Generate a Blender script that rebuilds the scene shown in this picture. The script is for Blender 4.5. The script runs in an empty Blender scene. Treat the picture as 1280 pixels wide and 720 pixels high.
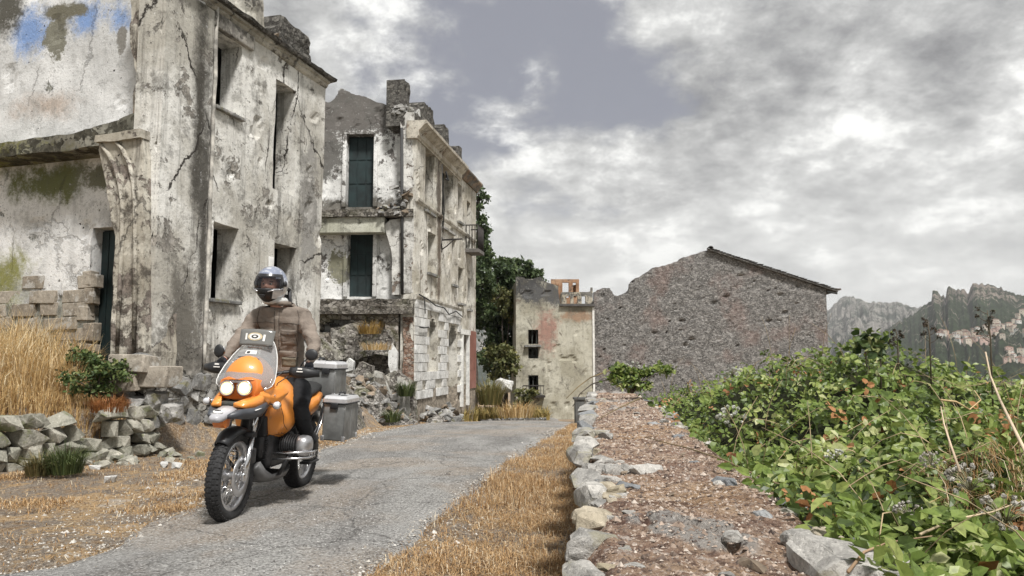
import bpy, bmesh, math, random
from mathutils import Vector, Matrix, noise
R = math.radians
rnd = random.Random(7)
S = bpy.context.scene
C = S.collection

# ---------------------------------------------------------------- camera
ZC = 1.2
PITCH = math.atan(90/960)
cam_d = bpy.data.cameras.new('camera'); cam_d.lens = 27; cam_d.sensor_width = 36
cam_d.clip_start = 0.05; cam_d.clip_end = 20000
cam = bpy.data.objects.new('camera', cam_d); C.objects.link(cam)
cam.location = (0, 0, ZC); cam.rotation_euler = (R(90)+PITCH, 0, 0)
S.camera = cam
FW = Vector((0, math.cos(PITCH), math.sin(PITCH))); UP = Vector((0, -math.sin(PITCH), math.cos(PITCH)))
EYE = Vector((0, 0, ZC))
def ray(px, py): return Vector((1,0,0))*((px-640)/960) + UP*((360-py)/960) + FW
def at(px, py, Y):                       # the point of the place seen at a pixel, Y metres ahead
    d = ray(px, py); return EYE + d*(Y/d.y)
def on_z(px, py, z):
    d = ray(px, py); return EYE + d*((z-ZC)/d.z)
def on_plane(O, r, px, py):              # -> (distance along the wall, height above its foot)
    d = ray(px, py); n = Vector((-math.sin(r), math.cos(r), 0)); O = Vector(O)
    t = (O-EYE).dot(n)/d.dot(n); p = EYE + d*t - O
    return p.x*math.cos(r)+p.y*math.sin(r), p.z

# ---------------------------------------------------------------- light
S.view_settings.view_transform = 'Standard'; S.view_settings.look = 'None'
S.view_settings.exposure = 0.5; S.view_settings.gamma = 1.0
SUN_EL, SUN_AZ = R(57), R(155)           # azimuth clockwise from +Y
sd = bpy.data.lights.new('sun', 'SUN'); sd.energy = 3.8; sd.angle = R(9); sd.color = (1.0, .97, .93)
sun = bpy.data.objects.new('sun', sd); C.objects.link(sun)
sdir = Vector((math.sin(SUN_AZ)*math.cos(SUN_EL), math.cos(SUN_AZ)*math.cos(SUN_EL), math.sin(SUN_EL)))
sun.rotation_euler = sdir.to_track_quat('Z', 'Y').to_euler(); sun.location = (20, -20, 40)

class NT:
    """small node-tree writer"""
    def __init__(s, tree): s.t = tree; s.n = tree.nodes; s.l = tree.links
    def put(s, sock, v):
        if v is None: return
        if hasattr(v, 'links'): s.l.new(v, sock)
        elif isinstance(v, (tuple, list)) and len(v) == 3 and sock.type == 'RGBA': sock.default_value = (*v, 1)
        else: sock.default_value = v
    def math(s, op, a, b=None, c=None, clamp=False):
        n = s.n.new('ShaderNodeMath'); n.operation = op; n.use_clamp = clamp
        for i, v in enumerate((a, b, c)): s.put(n.inputs[i], v)
        return n.outputs[0]
    def vm(s, op, a, b=None, out=0):
        n = s.n.new('ShaderNodeVectorMath'); n.operation = op
        s.put(n.inputs[0], a); s.put(n.inputs[1], b); return n.outputs[out]
    def noise(s, vec, scale, detail=6, rough=.55, dist=0, col=False):
        n = s.n.new('ShaderNodeTexNoise'); s.put(n.inputs['Vector'], vec)
        n.inputs['Scale'].default_value = scale; n.inputs['Detail'].default_value = detail
        n.inputs['Roughness'].default_value = rough; n.inputs['Distortion'].default_value = dist
        return n.outputs[1 if col else 0]
    def voro(s, vec, scale, feat='F1', out='Distance', rnd_=1):
        n = s.n.new('ShaderNodeTexVoronoi'); n.feature = feat; s.put(n.inputs['Vector'], vec)
        n.inputs['Scale'].default_value = scale; n.inputs['Randomness'].default_value = rnd_
        return n.outputs[out]
    def ramp(s, f, *stops, interp='LINEAR'):
        n = s.n.new('ShaderNodeValToRGB'); s.put(n.inputs[0], f); cr = n.color_ramp; cr.interpolation = interp
        while len(cr.elements) < len(stops): cr.elements.new(.5)
        for e, (p, c) in zip(cr.elements, stops):
            e.position = p; e.color = (*c, 1) if isinstance(c, (tuple, list)) else (c, c, c, 1)
        return n.outputs[0]
    def step(s, f, a, b):                # smooth 0..1 between a and b
        n = s.n.new('ShaderNodeMapRange'); n.interpolation_type = 'SMOOTHSTEP'; s.put(n.inputs[0], f)
        n.inputs[1].default_value = a; n.inputs[2].default_value = b; return n.outputs[0]
    def mix(s, f, a, b, mode='MIX'):
        n = s.n.new('ShaderNodeMix'); n.data_type = 'RGBA'; n.blend_type = mode
        s.put(n.inputs[0], f); s.put(n.inputs[6], a); s.put(n.inputs[7], b); return n.outputs[2]
    def scale(s, vec, v):
        n = s.n.new('ShaderNodeMapping'); s.put(n.inputs[0], vec); n.inputs['Scale'].default_value = v; return n.outputs[0]
    def sep(s, vec):
        n = s.n.new('ShaderNodeSeparateXYZ'); s.put(n.inputs[0], vec); return n.outputs

W = bpy.data.worlds.new('World'); S.world = W; W.use_nodes = True
w = NT(W.node_tree); w.n.clear()
tc = w.n.new('ShaderNodeTexCoord').outputs['Generated']
dx, dy, dz = w.sep(tc)
za = w.math('ADD', w.math('ABSOLUTE', dz), .38)
comb = w.n.new('ShaderNodeCombineXYZ')
w.put(comb.inputs[0], w.math('DIVIDE', dx, za)); w.put(comb.inputs[1], w.math('DIVIDE', dy, za)); comb.inputs[2].default_value = 3.7
cp = comb.outputs[0]
n1 = w.noise(w.scale(cp, (1.0, .75, 1)), 1.9, 11, .60, .15)
n2 = w.noise(w.vm('ADD', cp, (5.3, 2.1, 0)), 5.4, 12, .60, .12)
n3 = w.noise(w.vm('ADD', cp, (9.3, 7.1, 0)), 1.7, 5, .55, .15)
gapdir = ray(600, 60).normalized()
gd = w.vm('DOT_PRODUCT', tc, tuple(gapdir), out=1)
gap = w.step(gd, .960, .998)
n4 = w.noise(w.vm('ADD', cp, (1.3, 4.1, 2)), 17, 8, .7, .1)
dens = w.math('SUBTRACT', w.math('ADD', w.math('MULTIPLY', n1, .7), w.math('MULTIPLY', n2, .3)), w.math('MULTIPLY', gap, .15))
cov = w.step(dens, .33, .43)
shade = w.math('ADD', w.math('ADD', w.math('MULTIPLY', n2, .48), w.math('MULTIPLY', n4, .17)), w.math('MULTIPLY', n3, .35))
shade = w.math('ADD', shade, w.math('MULTIPLY', w.step(dz, .62, .25), .022))
ccol = w.ramp(shade, (.41, (.19, .192, .198)), (.47, (.29, .292, .295)), (.51, (.38, .382, .38)), (.555, (.50, .502, .495)), (.61, (.78, .78, .76)))
sky = w.n.new('ShaderNodeTexSky'); sky.sky_type = 'NISHITA'; sky.sun_disc = False
sky.sun_elevation = SUN_EL; sky.sun_rotation = SUN_AZ
skyc = w.mix(.86, w.mix(1, sky.outputs[0], (.07, .07, .07), 'MULTIPLY'), (.23, .232, .262))
col = w.mix(cov, skyc, ccol)
hz = w.step(dz, .30, .02)
col = w.mix(w.math('MULTIPLY', hz, .62), col, (.78, .785, .765))
bg = w.n.new('ShaderNodeBackground'); w.put(bg.inputs[0], col); bg.inputs[1].default_value = 1.0
ow = w.n.new('ShaderNodeOutputWorld'); w.l.new(bg.outputs[0], ow.inputs[0])

# ---------------------------------------------------------------- mesh helpers
class MB:
    """collects shapes for ONE mesh object"""
    def __init__(s): s.v = []; s.f = []; s.sm = []; s.mi = []; s.cur = 0
    def add(s, vs, fs, smooth=False):
        b = len(s.v); s.v += [tuple(v) for v in vs]
        for f in fs: s.f.append(tuple(i+b for i in f)); s.sm.append(smooth); s.mi.append(s.cur)
        return s
    def box(s, c, d, rot=None, bev=0):
        c = Vector(c); hx, hy, hz_ = d[0]/2, d[1]/2, d[2]/2
        if bev:
            bm = bmesh.new(); bmesh.ops.create_cube(bm, size=1)
            for v in bm.verts: v.co = Vector((v.co.x*d[0], v.co.y*d[1], v.co.z*d[2]))
            bmesh.ops.bevel(bm, geom=bm.edges[:], offset=bev, segments=2, affect='EDGES', profile=.6)
            bm.verts.index_update()
            vs = [v.co.copy() for v in bm.verts]; fs = [[v.index for v in f.verts] for f in bm.faces]; bm.free()
            if rot: vs = [rot @ v for v in vs]
            return s.add([c+v for v in vs], fs, True)
        vs = [Vector((x*hx, y*hy, z*hz_)) for z in (-1, 1) for y in (-1, 1) for x in (-1, 1)]
        if rot: vs = [rot @ v for v in vs]
        return s.add([c+v for v in vs], [(0,2,3,1),(4,5,7,6),(0,1,5,4),(2,6,7,3),(0,4,6,2),(1,3,7,5)])
    def rings(s, rings, cap=True, smooth=True, closed=True):
        n = len(rings[0]); vs = [p for r in rings for p in r]; fs = []
        for i in range(len(rings)-1):
            for j in range(n if closed else n-1):
                k = (j+1) % n; fs.append((i*n+j, i*n+k, (i+1)*n+k, (i+1)*n+j))
        if cap: fs.append(tuple(range(n-1, -1, -1))); fs.append(tuple((len(rings)-1)*n+j for j in range(n)))
        return s.add(vs, fs, smooth)
    def tube(s, pts, r, n=8, smooth=True, flat=1.0, refv=None):
        pts = [Vector(p) for p in pts]; rs = r if isinstance(r, (list, tuple)) else [r]*len(pts)
        rings = []; prev = refv
        for i, p in enumerate(pts):
            t = (pts[min(i+1, len(pts)-1)]-pts[max(i-1, 0)]).normalized()
            if prev is None: prev = Vector((0,0,1)) if abs(t.z) < .9 else Vector((1,0,0))
            a = (prev - t*prev.dot(t)).normalized(); b = t.cross(a); prev = a
            rr = rs[i] if isinstance(rs[i], (tuple, list)) else (rs[i], rs[i]*flat)
            rings.append([p + a*math.cos(2*math.pi*k/n)*rr[0] + b*math.sin(2*math.pi*k/n)*rr[1] for k in range(n)])
        return s.rings(rings, smooth=smooth)
    def lathe(s, prof, c, axis='z', n=24, smooth=True):
        rings = []
        for r, h in prof:
            ring = []
            for k in range(n):
                a = 2*math.pi*k/n; x, y = r*math.cos(a), r*math.sin(a)
                ring.append(Vector(c)+Vector((x, y, h) if axis == 'z' else (h, x, y) if axis == 'x' else (y, h, x)))
            rings.append(ring)
        return s.rings(rings, smooth=smooth)
    def torus(s, c, R_, r, n=32, m=10, axis='x', prof=None):
        prof = prof or [(r*math.cos(2*math.pi*j/m), r*math.sin(2*math.pi*j/m)) for j in range(m)]
        m = len(prof); vs = []; fs = []
        for i in range(n):
            a = 2*math.pi*i/n
            for (dr, dh) in prof:
                rr = R_+dr; vs.append(Vector(c)+(Vector((dh, rr*math.cos(a), rr*math.sin(a))) if axis == 'x' else Vector((rr*math.cos(a), rr*math.sin(a), dh)) if axis == 'z' else Vector((rr*math.cos(a), dh, rr*math.sin(a)))))
        for i in range(n):
            for j in range(m): fs.append((i*m+j, i*m+(j+1)%m, ((i+1)%n)*m+(j+1)%m, ((i+1)%n)*m+j))
        return s.add(vs, fs, True)
    def ell(s, c, rad, n=16, m=10, f=None):
        rings = []
        for i in range(1, m):
            th = math.pi*i/m
            rings.append([Vector((math.sin(th)*math.cos(2*math.pi*k/n), math.sin(th)*math.sin(2*math.pi*k/n), -math.cos(th))) for k in range(n)])
        rings = [[Vector((0,0,-1))*1.0 + (p-p)+Vector((math.cos(2*math.pi*k/n)*.02, math.sin(2*math.pi*k/n)*.02, 0)) for k, p in enumerate(rings[0])]] + rings + [[Vector((math.cos(2*math.pi*k/n)*.02, math.sin(2*math.pi*k/n)*.02, 1)) for k in range(n)]]
        out = []
        for r_ in rings:
            q = []
            for p in r_:
                if f: p = f(p.copy())
                q.append(Vector(c)+Vector((p.x*rad[0], p.y*rad[1], p.z*rad[2])))
            out.append(q)
        return s.rings(out)
    def prism(s, poly, h0, h1, frame=None, smooth=False):   # polygon (x,z) swept along y
        n = len(poly); vs = [Vector((x, h0, z)) for x, z in poly]+[Vector((x, h1, z)) for x, z in poly]
        if frame: vs = [frame @ v for v in vs]
        fs = [tuple(range(n)), tuple(range(2*n-1, n-1, -1))]+[(i, n+i, n+(i+1) % n, (i+1) % n) for i in range(n)]
        return s.add(vs, fs, smooth)
    def mesh(s, name, mats):
        me = bpy.data.meshes.new(name); me.from_pydata(s.v, [], s.f)
        for m in (mats if isinstance(mats, (list, tuple)) else [mats]): me.materials.append(m)
        me.polygons.foreach_set('use_smooth', s.sm); me.polygons.foreach_set('material_index', s.mi); me.update()
        return me
    def build(s, name, mats, parent=None, fix=False):
        me = s.mesh(name, mats)
        if fix:
            bm = bmesh.new(); bm.from_mesh(me); bmesh.ops.recalc_face_normals(bm, faces=bm.faces[:]); bm.to_mesh(me); bm.free()
        return link(name, me, parent)
def link(name, me, parent=None, loc=None, rot=None, scale=None):
    o = bpy.data.objects.new(name, me); C.objects.link(o)
    if parent: o.parent = parent
    if loc is not None: o.location = loc
    if rot is not None: o.rotation_euler = rot
    if scale is not None: o.scale = scale
    return o
def tag(o, label=None, cat=None, group=None, kind=None):
    if label: o['label'] = label
    if cat: o['category'] = cat
    if group: o['group'] = group
    if kind: o['kind'] = kind
    return o
def thing(name, label, cat, loc=(0,0,0), rz=0, group=None):
    o = bpy.data.objects.new(name, None); C.objects.link(o); o.empty_display_size = .2
    o.location = loc; o.rotation_euler = (0, 0, rz); return tag(o, label, cat, group)

def fbm(p, s=1.0, oct=4):
    return noise.fractal(Vector(p)*s, 1.0, 2.0, oct)/1.4
def lerp(pts, x):
    if x <= pts[0][0]: return pts[0][1]
    for (a, va), (b, vb) in zip(pts, pts[1:]):
        if x <= b: return va+(vb-va)*(x-a)/(b-a)
    return pts[-1][1]
def sm(x, a, b):
    t = max(0, min(1, (x-a)/(b-a))); return t*t*(3-2*t)

def stone_mesh(name, seed, mat, pts=13, box=.75, sub=0):
    r = random.Random(seed); bm = bmesh.new()
    for i in range(pts):
        p = Vector((r.uniform(-1,1), r.uniform(-1,1), r.uniform(-1,1)))
        m = max(abs(p.x), abs(p.y), abs(p.z)); q = p/m; s_ = p.normalized()
        bm.verts.new((q*box+s_*(1-box))*.5*r.uniform(.86, 1.08))
    g = bmesh.ops.convex_hull(bm, input=bm.verts[:])
    bmesh.ops.delete(bm, geom=[v for v in g['geom_interior'] if isinstance(v, bmesh.types.BMVert)], context='VERTS')
    if sub:
        if sub < 2: bmesh.ops.bevel(bm, geom=bm.edges[:], offset=.022, segments=1, affect='EDGES', clamp_overlap=True)
        bmesh.ops.subdivide_edges(bm, edges=bm.edges[:], cuts=max(sub, 1), use_grid_fill=True)
        bmesh.ops.triangulate(bm, faces=bm.faces[:])
        for v in bm.verts: v.co += v.co.normalized()*(fbm(v.co+Vector((seed,0,0)), 2.6, 4)*.11+fbm(v.co+Vector((seed,9,0)), 9, 3)*.035)
        for v in bm.verts:
            if v.co.length > .72: v.co *= .72/v.co.length
    me = bpy.data.meshes.new(name); bm.to_mesh(me); bm.free()
    me.materials.append(mat); return me
def brick_mesh(name, seed, mat, bev=.06, jit=.06):
    r = random.Random(seed); bm = bmesh.new(); bmesh.ops.create_cube(bm, size=1)
    for v in bm.verts: v.co += Vector((r.uniform(-jit,jit), r.uniform(-jit,jit), r.uniform(-jit,jit)))
    bmesh.ops.bevel(bm, geom=bm.edges[:], offset=bev, segments=1, affect='EDGES')
    me = bpy.data.meshes.new(name); bm.to_mesh(me); bm.free(); me.materials.append(mat); return me

def panel(name, mat, parent, loc, rz, length, z0, top, thick=.35, holes=(), step=.1, disp=None, jit=0, keep=None, mats=None):
    """a real wall with thickness, cut openings and an uneven top.
       local frame: x along the wall, front looks to -y. top: height or function of x. holes: (x0, x1, z0, z1)"""
    ztop = top if callable(top) else (lambda u: top)
    hmax = max(ztop(length*i/80) for i in range(81))
    def lines(a, b, ex):
        n = max(2, int(round((b-a)/step))); L = [a+(b-a)*i/n for i in range(n+1)]
        for e in ex:
            if a < e < b:
                L = [x for x in L if abs(x-e) > step*.45 or x in (a, b)]; L.append(e)
        return sorted(set(L))
    us = lines(0, length, [h[0] for h in holes]+[h[1] for h in holes])
    zs = lines(z0, hmax, [h[2] for h in holes]+[h[3] for h in holes])
    nu, nz = len(us), len(zs)
    def solid(i, j):
        if i < 0 or j < 0 or i >= nu-1 or j >= nz-1: return False
        u, z = (us[i]+us[i+1])/2, (zs[j]+zs[j+1])/2
        if zs[j] >= ztop(u)-.01: return False
        for h in holes:
            if h[0] < u < h[1] and h[2] < z < h[3]: return False
        return keep(u, z) if keep else True
    sol = [[solid(i, j) for j in range(nz-1)] for i in range(nu-1)]
    vs = []; idx = {}
    he = [e for h in holes for e in h[:2]]; hz_ = [e for h in holes for e in h[2:]]
    def V(i, j, b):
        k = (i, j, b)
        if k not in idx:
            u, z = us[i], zs[j]; z = min(z, ztop(u))
            if jit and 0 < i < nu-1 and 0 < j < nz-1:
                q = jit*(.35 if any(abs(u-e) < .02 for e in he) or any(abs(z-e) < .02 for e in hz_) else 1)
                du, dv = noise.noise(Vector((u*4.1, z*4.3, 3)))*q, noise.noise(Vector((u*4.7, z*3.9, 13)))*q
            else: du = dv = 0
            y = thick if b else -(disp(u, z) if disp else 0)
            idx[k] = len(vs); vs.append((u+du, y, z+dv))
        return idx[k]
    fs = []
    for i in range(nu-1):
        for j in range(nz-1):
            if not sol[i][j]: continue
            fs.append((V(i,j,0), V(i+1,j,0), V(i+1,j+1,0), V(i,j+1,0)))
            fs.append((V(i,j,1), V(i,j+1,1), V(i+1,j+1,1), V(i+1,j,1)))
            if i == 0 or not sol[i-1][j]: fs.append((V(i,j,0), V(i,j+1,0), V(i,j+1,1), V(i,j,1)))
            if i == nu-2 or not sol[i+1][j]: fs.append((V(i+1,j,0), V(i+1,j,1), V(i+1,j+1,1), V(i+1,j+1,0)))
            if j == 0 or not sol[i][j-1]: fs.append((V(i,j,0), V(i,j,1), V(i+1,j,1), V(i+1,j,0)))
            if j == nz-2 or not sol[i][j+1]: fs.append((V(i,j+1,0), V(i+1,j+1,0), V(i+1,j+1,1), V(i,j+1,1)))
    me = bpy.data.meshes.new(name); me.from_pydata(vs, [], fs)
    for m in (mats or [mat]): me.materials.append(m)
    me.update()
    return link(name, me, parent, loc, (0, 0, rz))
# ---------------------------------------------------------------- materials
def mat(name):
    m = bpy.data.materials.new(name); m.use_nodes = True; t = NT(m.node_tree)
    b = m.node_tree.nodes['Principled BSDF']; o = t.n.new('ShaderNodeTexCoord').outputs['Object']
    return m, t, b, o
def bump(t, b, h, strength=.5, dist=.02):
    n = t.n.new('ShaderNodeBump'); n.inputs['Strength'].default_value = strength; n.inputs['Distance'].default_value = dist
    t.put(n.inputs['Height'], h); t.l.new(n.outputs[0], b.inputs['Normal'])
def simple(name, col, rough=.5, metal=0, var=.12, sc=6, bumpd=0, coat=0, spec=None):
    m, t, b, o = mat(name)
    n = t.noise(o, sc, 6, .6)
    c = t.mix(t.step(n, .3, .7), tuple(x*(1-var) for x in col), tuple(min(1, x*(1+var)) for x in col))
    t.put(b.inputs['Base Color'], c); b.inputs['Metallic'].default_value = metal
    t.put(b.inputs['Roughness'], t.math('ADD', rough-.08, t.math('MULTIPLY', t.noise(o, sc*3, 4), .16)))
    if coat: b.inputs['Coat Weight'].default_value = coat; b.inputs['Coat Roughness'].default_value = .05
    if spec is not None: b.inputs['Specular IOR Level'].default_value = spec
    if bumpd: bump(t, b, t.noise(o, sc*4, 6, .7), .6, bumpd)
    return m
def emit(name, col, s):
    m, t, b, o = mat(name); b.inputs['Base Color'].default_value = (*col, 1)
    b.inputs['Emission Color'].default_value = (*col, 1); b.inputs['Emission Strength'].default_value = s; return m

def plaster(name, a, b2, bare=(.2,.19,.17), bare_amt=.5, grime=(.06,.055,.05), grime_amt=.5, patches=(), streak=.5, pit=.62, seed=0, crack=.5, courses=0, bscale=2.2, zones=()):
    """weathered lime plaster. patches: (x,y,z,rx,ry,rz,color) paint or moss spots with ragged outlines.
       zones: (z_low, z_high, amount) bare-mortar bands"""
    m, t, b, o = mat(name); o = t.vm('ADD', o, (seed*3.1, seed*1.7, 0)); x, y, z = t.sep(o)
    big = t.noise(o, .7, 5, .6, .3); mid = t.noise(o, bscale, 10, .68, .4); fine = t.noise(o, 14, 8, .7); vf = t.noise(o, 55, 4, .6)
    c = t.mix(t.step(big, .38, .62), a, b2)
    c = t.mix(t.math('MULTIPLY', t.step(t.noise(o, 4.5, 8, .7), .5, .68), .55), c, tuple(v*.55 for v in a))
    bm_ = mid
    for (zl, zh, am) in zones:
        band = t.math('MULTIPLY', t.step(z, zl-.25, zl+.25), t.step(z, zh+.25, zh-.25))
        bm_ = t.math('ADD', bm_, t.math('MULTIPLY', band, am))
    bmask = t.step(bm_, 1-bare_amt-.015, 1-bare_amt+.015)
    barec = t.mix(t.step(t.noise(o, 9, 8, .7), .35, .65), tuple(v*.55 for v in bare), tuple(min(1, v*1.35) for v in bare))
    c = t.mix(bmask, c, barec)
    for (px_, py_, pz_, rx_, ry_, rz_, pc, soft) in patches:
        d = t.vm('SUBTRACT', o, (px_+seed*3.1, py_+seed*1.7, pz_)); d = t.scale(d, (1/rx_, 1/ry_, 1/rz_))
        d = t.vm('LENGTH', d, out=1); d = t.math('ADD', d, t.math('MULTIPLY', t.math('SUBTRACT', mid, .5), 3.6))
        d = t.math('ADD', d, t.math('MULTIPLY', t.math('SUBTRACT', fine, .5), 1.6))
        c = t.mix(t.step(d, 1+soft, 1-soft), c, pc)
    st = t.noise(t.scale(o, (3.2, 3.2, .22)), 1.3, 8, .72, .2)
    c = t.mix(t.math('MULTIPLY', t.step(st, .5, .72), streak), c, grime)
    c = t.mix(t.math('MULTIPLY', t.step(t.noise(o, 1.6, 12, .78), .515, .62), grime_amt), c, grime)
    c = t.mix(t.math('MULTIPLY', t.step(t.noise(t.vm('ADD', o, (3,5,7)), 3.4, 12, .8), .55, .63), grime_amt*.6), c, tuple(v*1.8 for v in grime))
    sp = t.noise(o, 30, 5, .75); c = t.mix(t.math('MULTIPLY', t.math('MULTIPLY', t.step(sp, .57, .63), t.step(mid, .44, .56)), .8), c, tuple(v*.6 for v in grime))
    c = t.mix(t.math('MULTIPLY', t.step(fine, .58, .68), .6), c, tuple(v*1.0 for v in grime))
    c = t.mix(t.math('MULTIPLY', t.step(fine, .40, .30), .5), c, tuple(min(.85, v*1.25) for v in b2))
    pv = t.voro(t.vm('ADD', o, t.vm('MULTIPLY', t.noise(o, 5, 3, .5, col=True), (.25,.25,.25))), 7, out='Distance')
    pm = t.math('MULTIPLY', t.step(pv, .13, .05), t.step(t.noise(o, 2.3, 3), .45, .62))
    c = t.mix(pm, c, (.02, .018, .015))
    cd = t.vm('ADD', t.vm('ADD', t.scale(o, (1, 1, .45)), t.vm('MULTIPLY', t.noise(o, 2.2, 5, .6, col=True), (.30, .30, .30))), t.vm('MULTIPLY', t.noise(o, 16, 4, .7, col=True), (.07,.07,.07)))
    cv = t.voro(cd, .5, 'DISTANCE_TO_EDGE')
    cm = t.math('MULTIPLY', t.math('MULTIPLY', t.step(cv, .008, .002), t.step(t.noise(o, .9, 2), .46, .56)), crack)
    c = t.mix(cm, c, (.045, .04, .035))
    h = t.math('ADD', t.math('MULTIPLY', bmask, -.5), t.math('ADD', t.math('MULTIPLY', fine, .5), t.math('MULTIPLY', vf, .15)))
    h = t.math('SUBTRACT', h, t.math('MULTIPLY', t.math('ADD', cm, pm), .8))
    t.put(b.inputs['Base Color'], c); b.inputs['Roughness'].default_value = .95; b.inputs['Specular IOR Level'].default_value = .15
    bump(t, b, h, .9, .03); return m

def rubble(name, cols, joint=(.05,.045,.04), scale=5, jw=.06, seed=0, pink=0, flat=1.5, moss=0, plast=None, plast_amt=0):
    m, t, b, o = mat(name); o = t.vm('ADD', o, (seed*2.3, seed, 0))
    q = t.vm('ADD', t.scale(o, (1, 1, flat)), t.vm('MULTIPLY', t.noise(o, scale*.8, 4, .6, col=True), (.10, .10, .10)))
    n = t.n.new('ShaderNodeTexVoronoi'); t.put(n.inputs['Vector'], q); n.inputs['Scale'].default_value = scale
    cell = t.sep(n.outputs['Color'])[0]
    c = t.ramp(cell, *[(i/(len(cols)-1), k) for i, k in enumerate(cols)])
    f = t.noise(o, 20, 8, .75); big = t.noise(o, .8, 5, .6)
    c = t.mix(t.math('MULTIPLY', t.step(f, .5, .66), .7), c, tuple(v*.3 for v in cols[0]))
    c = t.mix(t.math('MULTIPLY', t.step(f, .45, .34), .6), c, tuple(min(.9, v*1.7) for v in cols[-1]))
    if plast: c = t.mix(t.step(t.noise(o, 1.4, 9, .68), 1-plast_amt-.05, 1-plast_amt+.05), c, plast)
    if pink: c = t.mix(t.math('MULTIPLY', t.step(t.noise(t.vm('ADD', o, (4, 4, 4)), .55, 5, .6), .5, .68), pink), c, (.30, .20, .17))
    e = t.voro(q, scale, 'DISTANCE_TO_EDGE')
    jm = t.math('MULTIPLY', t.step(e, jw, jw*.25), t.step(t.noise(o, 3, 4), .36, .55))
    c = t.mix(jm, c, joint)
    dark = t.step(t.noise(o, 4.1, 10, .8), .62, .70); c = t.mix(t.math('MULTIPLY', dark, .8), c, (.02,.02,.02))
    if moss: c = t.mix(t.math('MULTIPLY', t.step(t.noise(t.vm('ADD', o, (8, 1, 4)), 1.6, 7, .65), .5, .62), moss), c, (.10, .105, .035))
    t.put(b.inputs['Base Color'], c); b.inputs['Roughness'].default_value = .95; b.inputs['Specular IOR Level'].default_value = .15
    h = t.math('SUBTRACT', t.math('ADD', t.math('MULTIPLY', f, .5), t.math('MULTIPLY', cell, .3)), t.math('ADD', jm, dark))
    bump(t, b, h, 1, .04); return m

def rock(name, a, b2, dark=(.05,.05,.05), sc=5, seed=0, lichen=None):
    """per-stone tint from the object's own random number"""
    m, t, b, o = mat(name); oi = t.n.new('ShaderNodeObjectInfo'); rv = oi.outputs['Random']
    gp = t.n.new('ShaderNodeNewGeometry').outputs['Position']
    n = t.noise(gp, sc, 10, .7, .5); f = t.noise(gp, sc*7, 6, .7)
    c = t.mix(rv, a, b2); c = t.mix(t.math('MULTIPLY', t.step(n, .42, .62), .6), c, tuple(v*.45 for v in a))
    c = t.mix(t.math('MULTIPLY', t.step(f, .56, .7), .75), c, dark)
    c = t.mix(t.math('MULTIPLY', t.step(f, .45, .32), .5), c, tuple(min(.9, v*1.6) for v in b2))
    if lichen: c = t.mix(t.math('MULTIPLY', t.step(t.noise(gp, 3, 6, .7), .55, .62), .7), c, lichen)
    t.put(b.inputs['Base Color'], c); b.inputs['Roughness'].default_value = .93; b.inputs['Specular IOR Level'].default_value = .2
    bump(t, b, t.math('ADD', n, t.math('MULTIPLY', f, .5)), .9, .02); return m

def ground_mat(name, cols, sc=3, speck=None, seed=0, bumpd=.03):
    m, t, b, o = mat(name); o = t.vm('ADD', o, (seed, seed, 0))
    big = t.noise(o, .5, 6, .6, .4); md = t.noise(o, sc, 8, .7, .4); f = t.noise(o, 38, 6, .75); ff = t.voro(o, 60)
    c = t.ramp(t.math('ADD', t.math('MULTIPLY', big, .5), t.math('MULTIPLY', md, .5)), *[(.36+.28*i/(len(cols)-1), k) for i, k in enumerate(cols)])
    c = t.mix(t.math('MULTIPLY', t.step(f, .52, .64), .8), c, tuple(v*.22 for v in cols[0]))
    c = t.mix(t.math('MULTIPLY', t.step(f, .46, .36), .7), c, speck or tuple(min(.9, v*1.8) for v in cols[-1]))
    t.put(b.inputs['Base Color'], c); b.inputs['Roughness'].default_value = .95; b.inputs['Specular IOR Level'].default_value = .15
    bump(t, b, t.math('ADD', t.math('MULTIPLY', md, .6), t.math('ADD', f, t.math('MULTIPLY', ff, .4))), 1, bumpd); return m

def leaf_mat(name, cols, trans=.25, rough=.5, attr=True):
    m, t, b, o = mat(name)
    n = t.n.new('ShaderNodeAttribute'); n.attribute_name = 'tint'; f = n.outputs['Fac']
    c = t.ramp(f, *[(i/(len(cols)-1), k) for i, k in enumerate(cols)])
    gp = t.n.new('ShaderNodeNewGeometry').outputs['Position']
    c = t.mix(t.math('MULTIPLY', t.step(t.noise(gp, 60, 4, .6), .45, .65), .35), c, tuple(v*.45 for v in cols[0]))
    t.put(b.inputs['Base Color'], c); b.inputs['Roughness'].default_value = rough; b.inputs['Specular IOR Level'].default_value = .35
    if trans:
        tr = t.n.new('ShaderNodeBsdfTranslucent'); t.put(tr.inputs[0], c); mx = t.n.new('ShaderNodeMixShader'); mx.inputs[0].default_value = trans
        out = m.node_tree.nodes['Material Output']; t.l.new(b.outputs[0], mx.inputs[1]); t.l.new(tr.outputs[0], mx.inputs[2]); t.l.new(mx.outputs[0], out.inputs[0])
    return m

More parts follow.
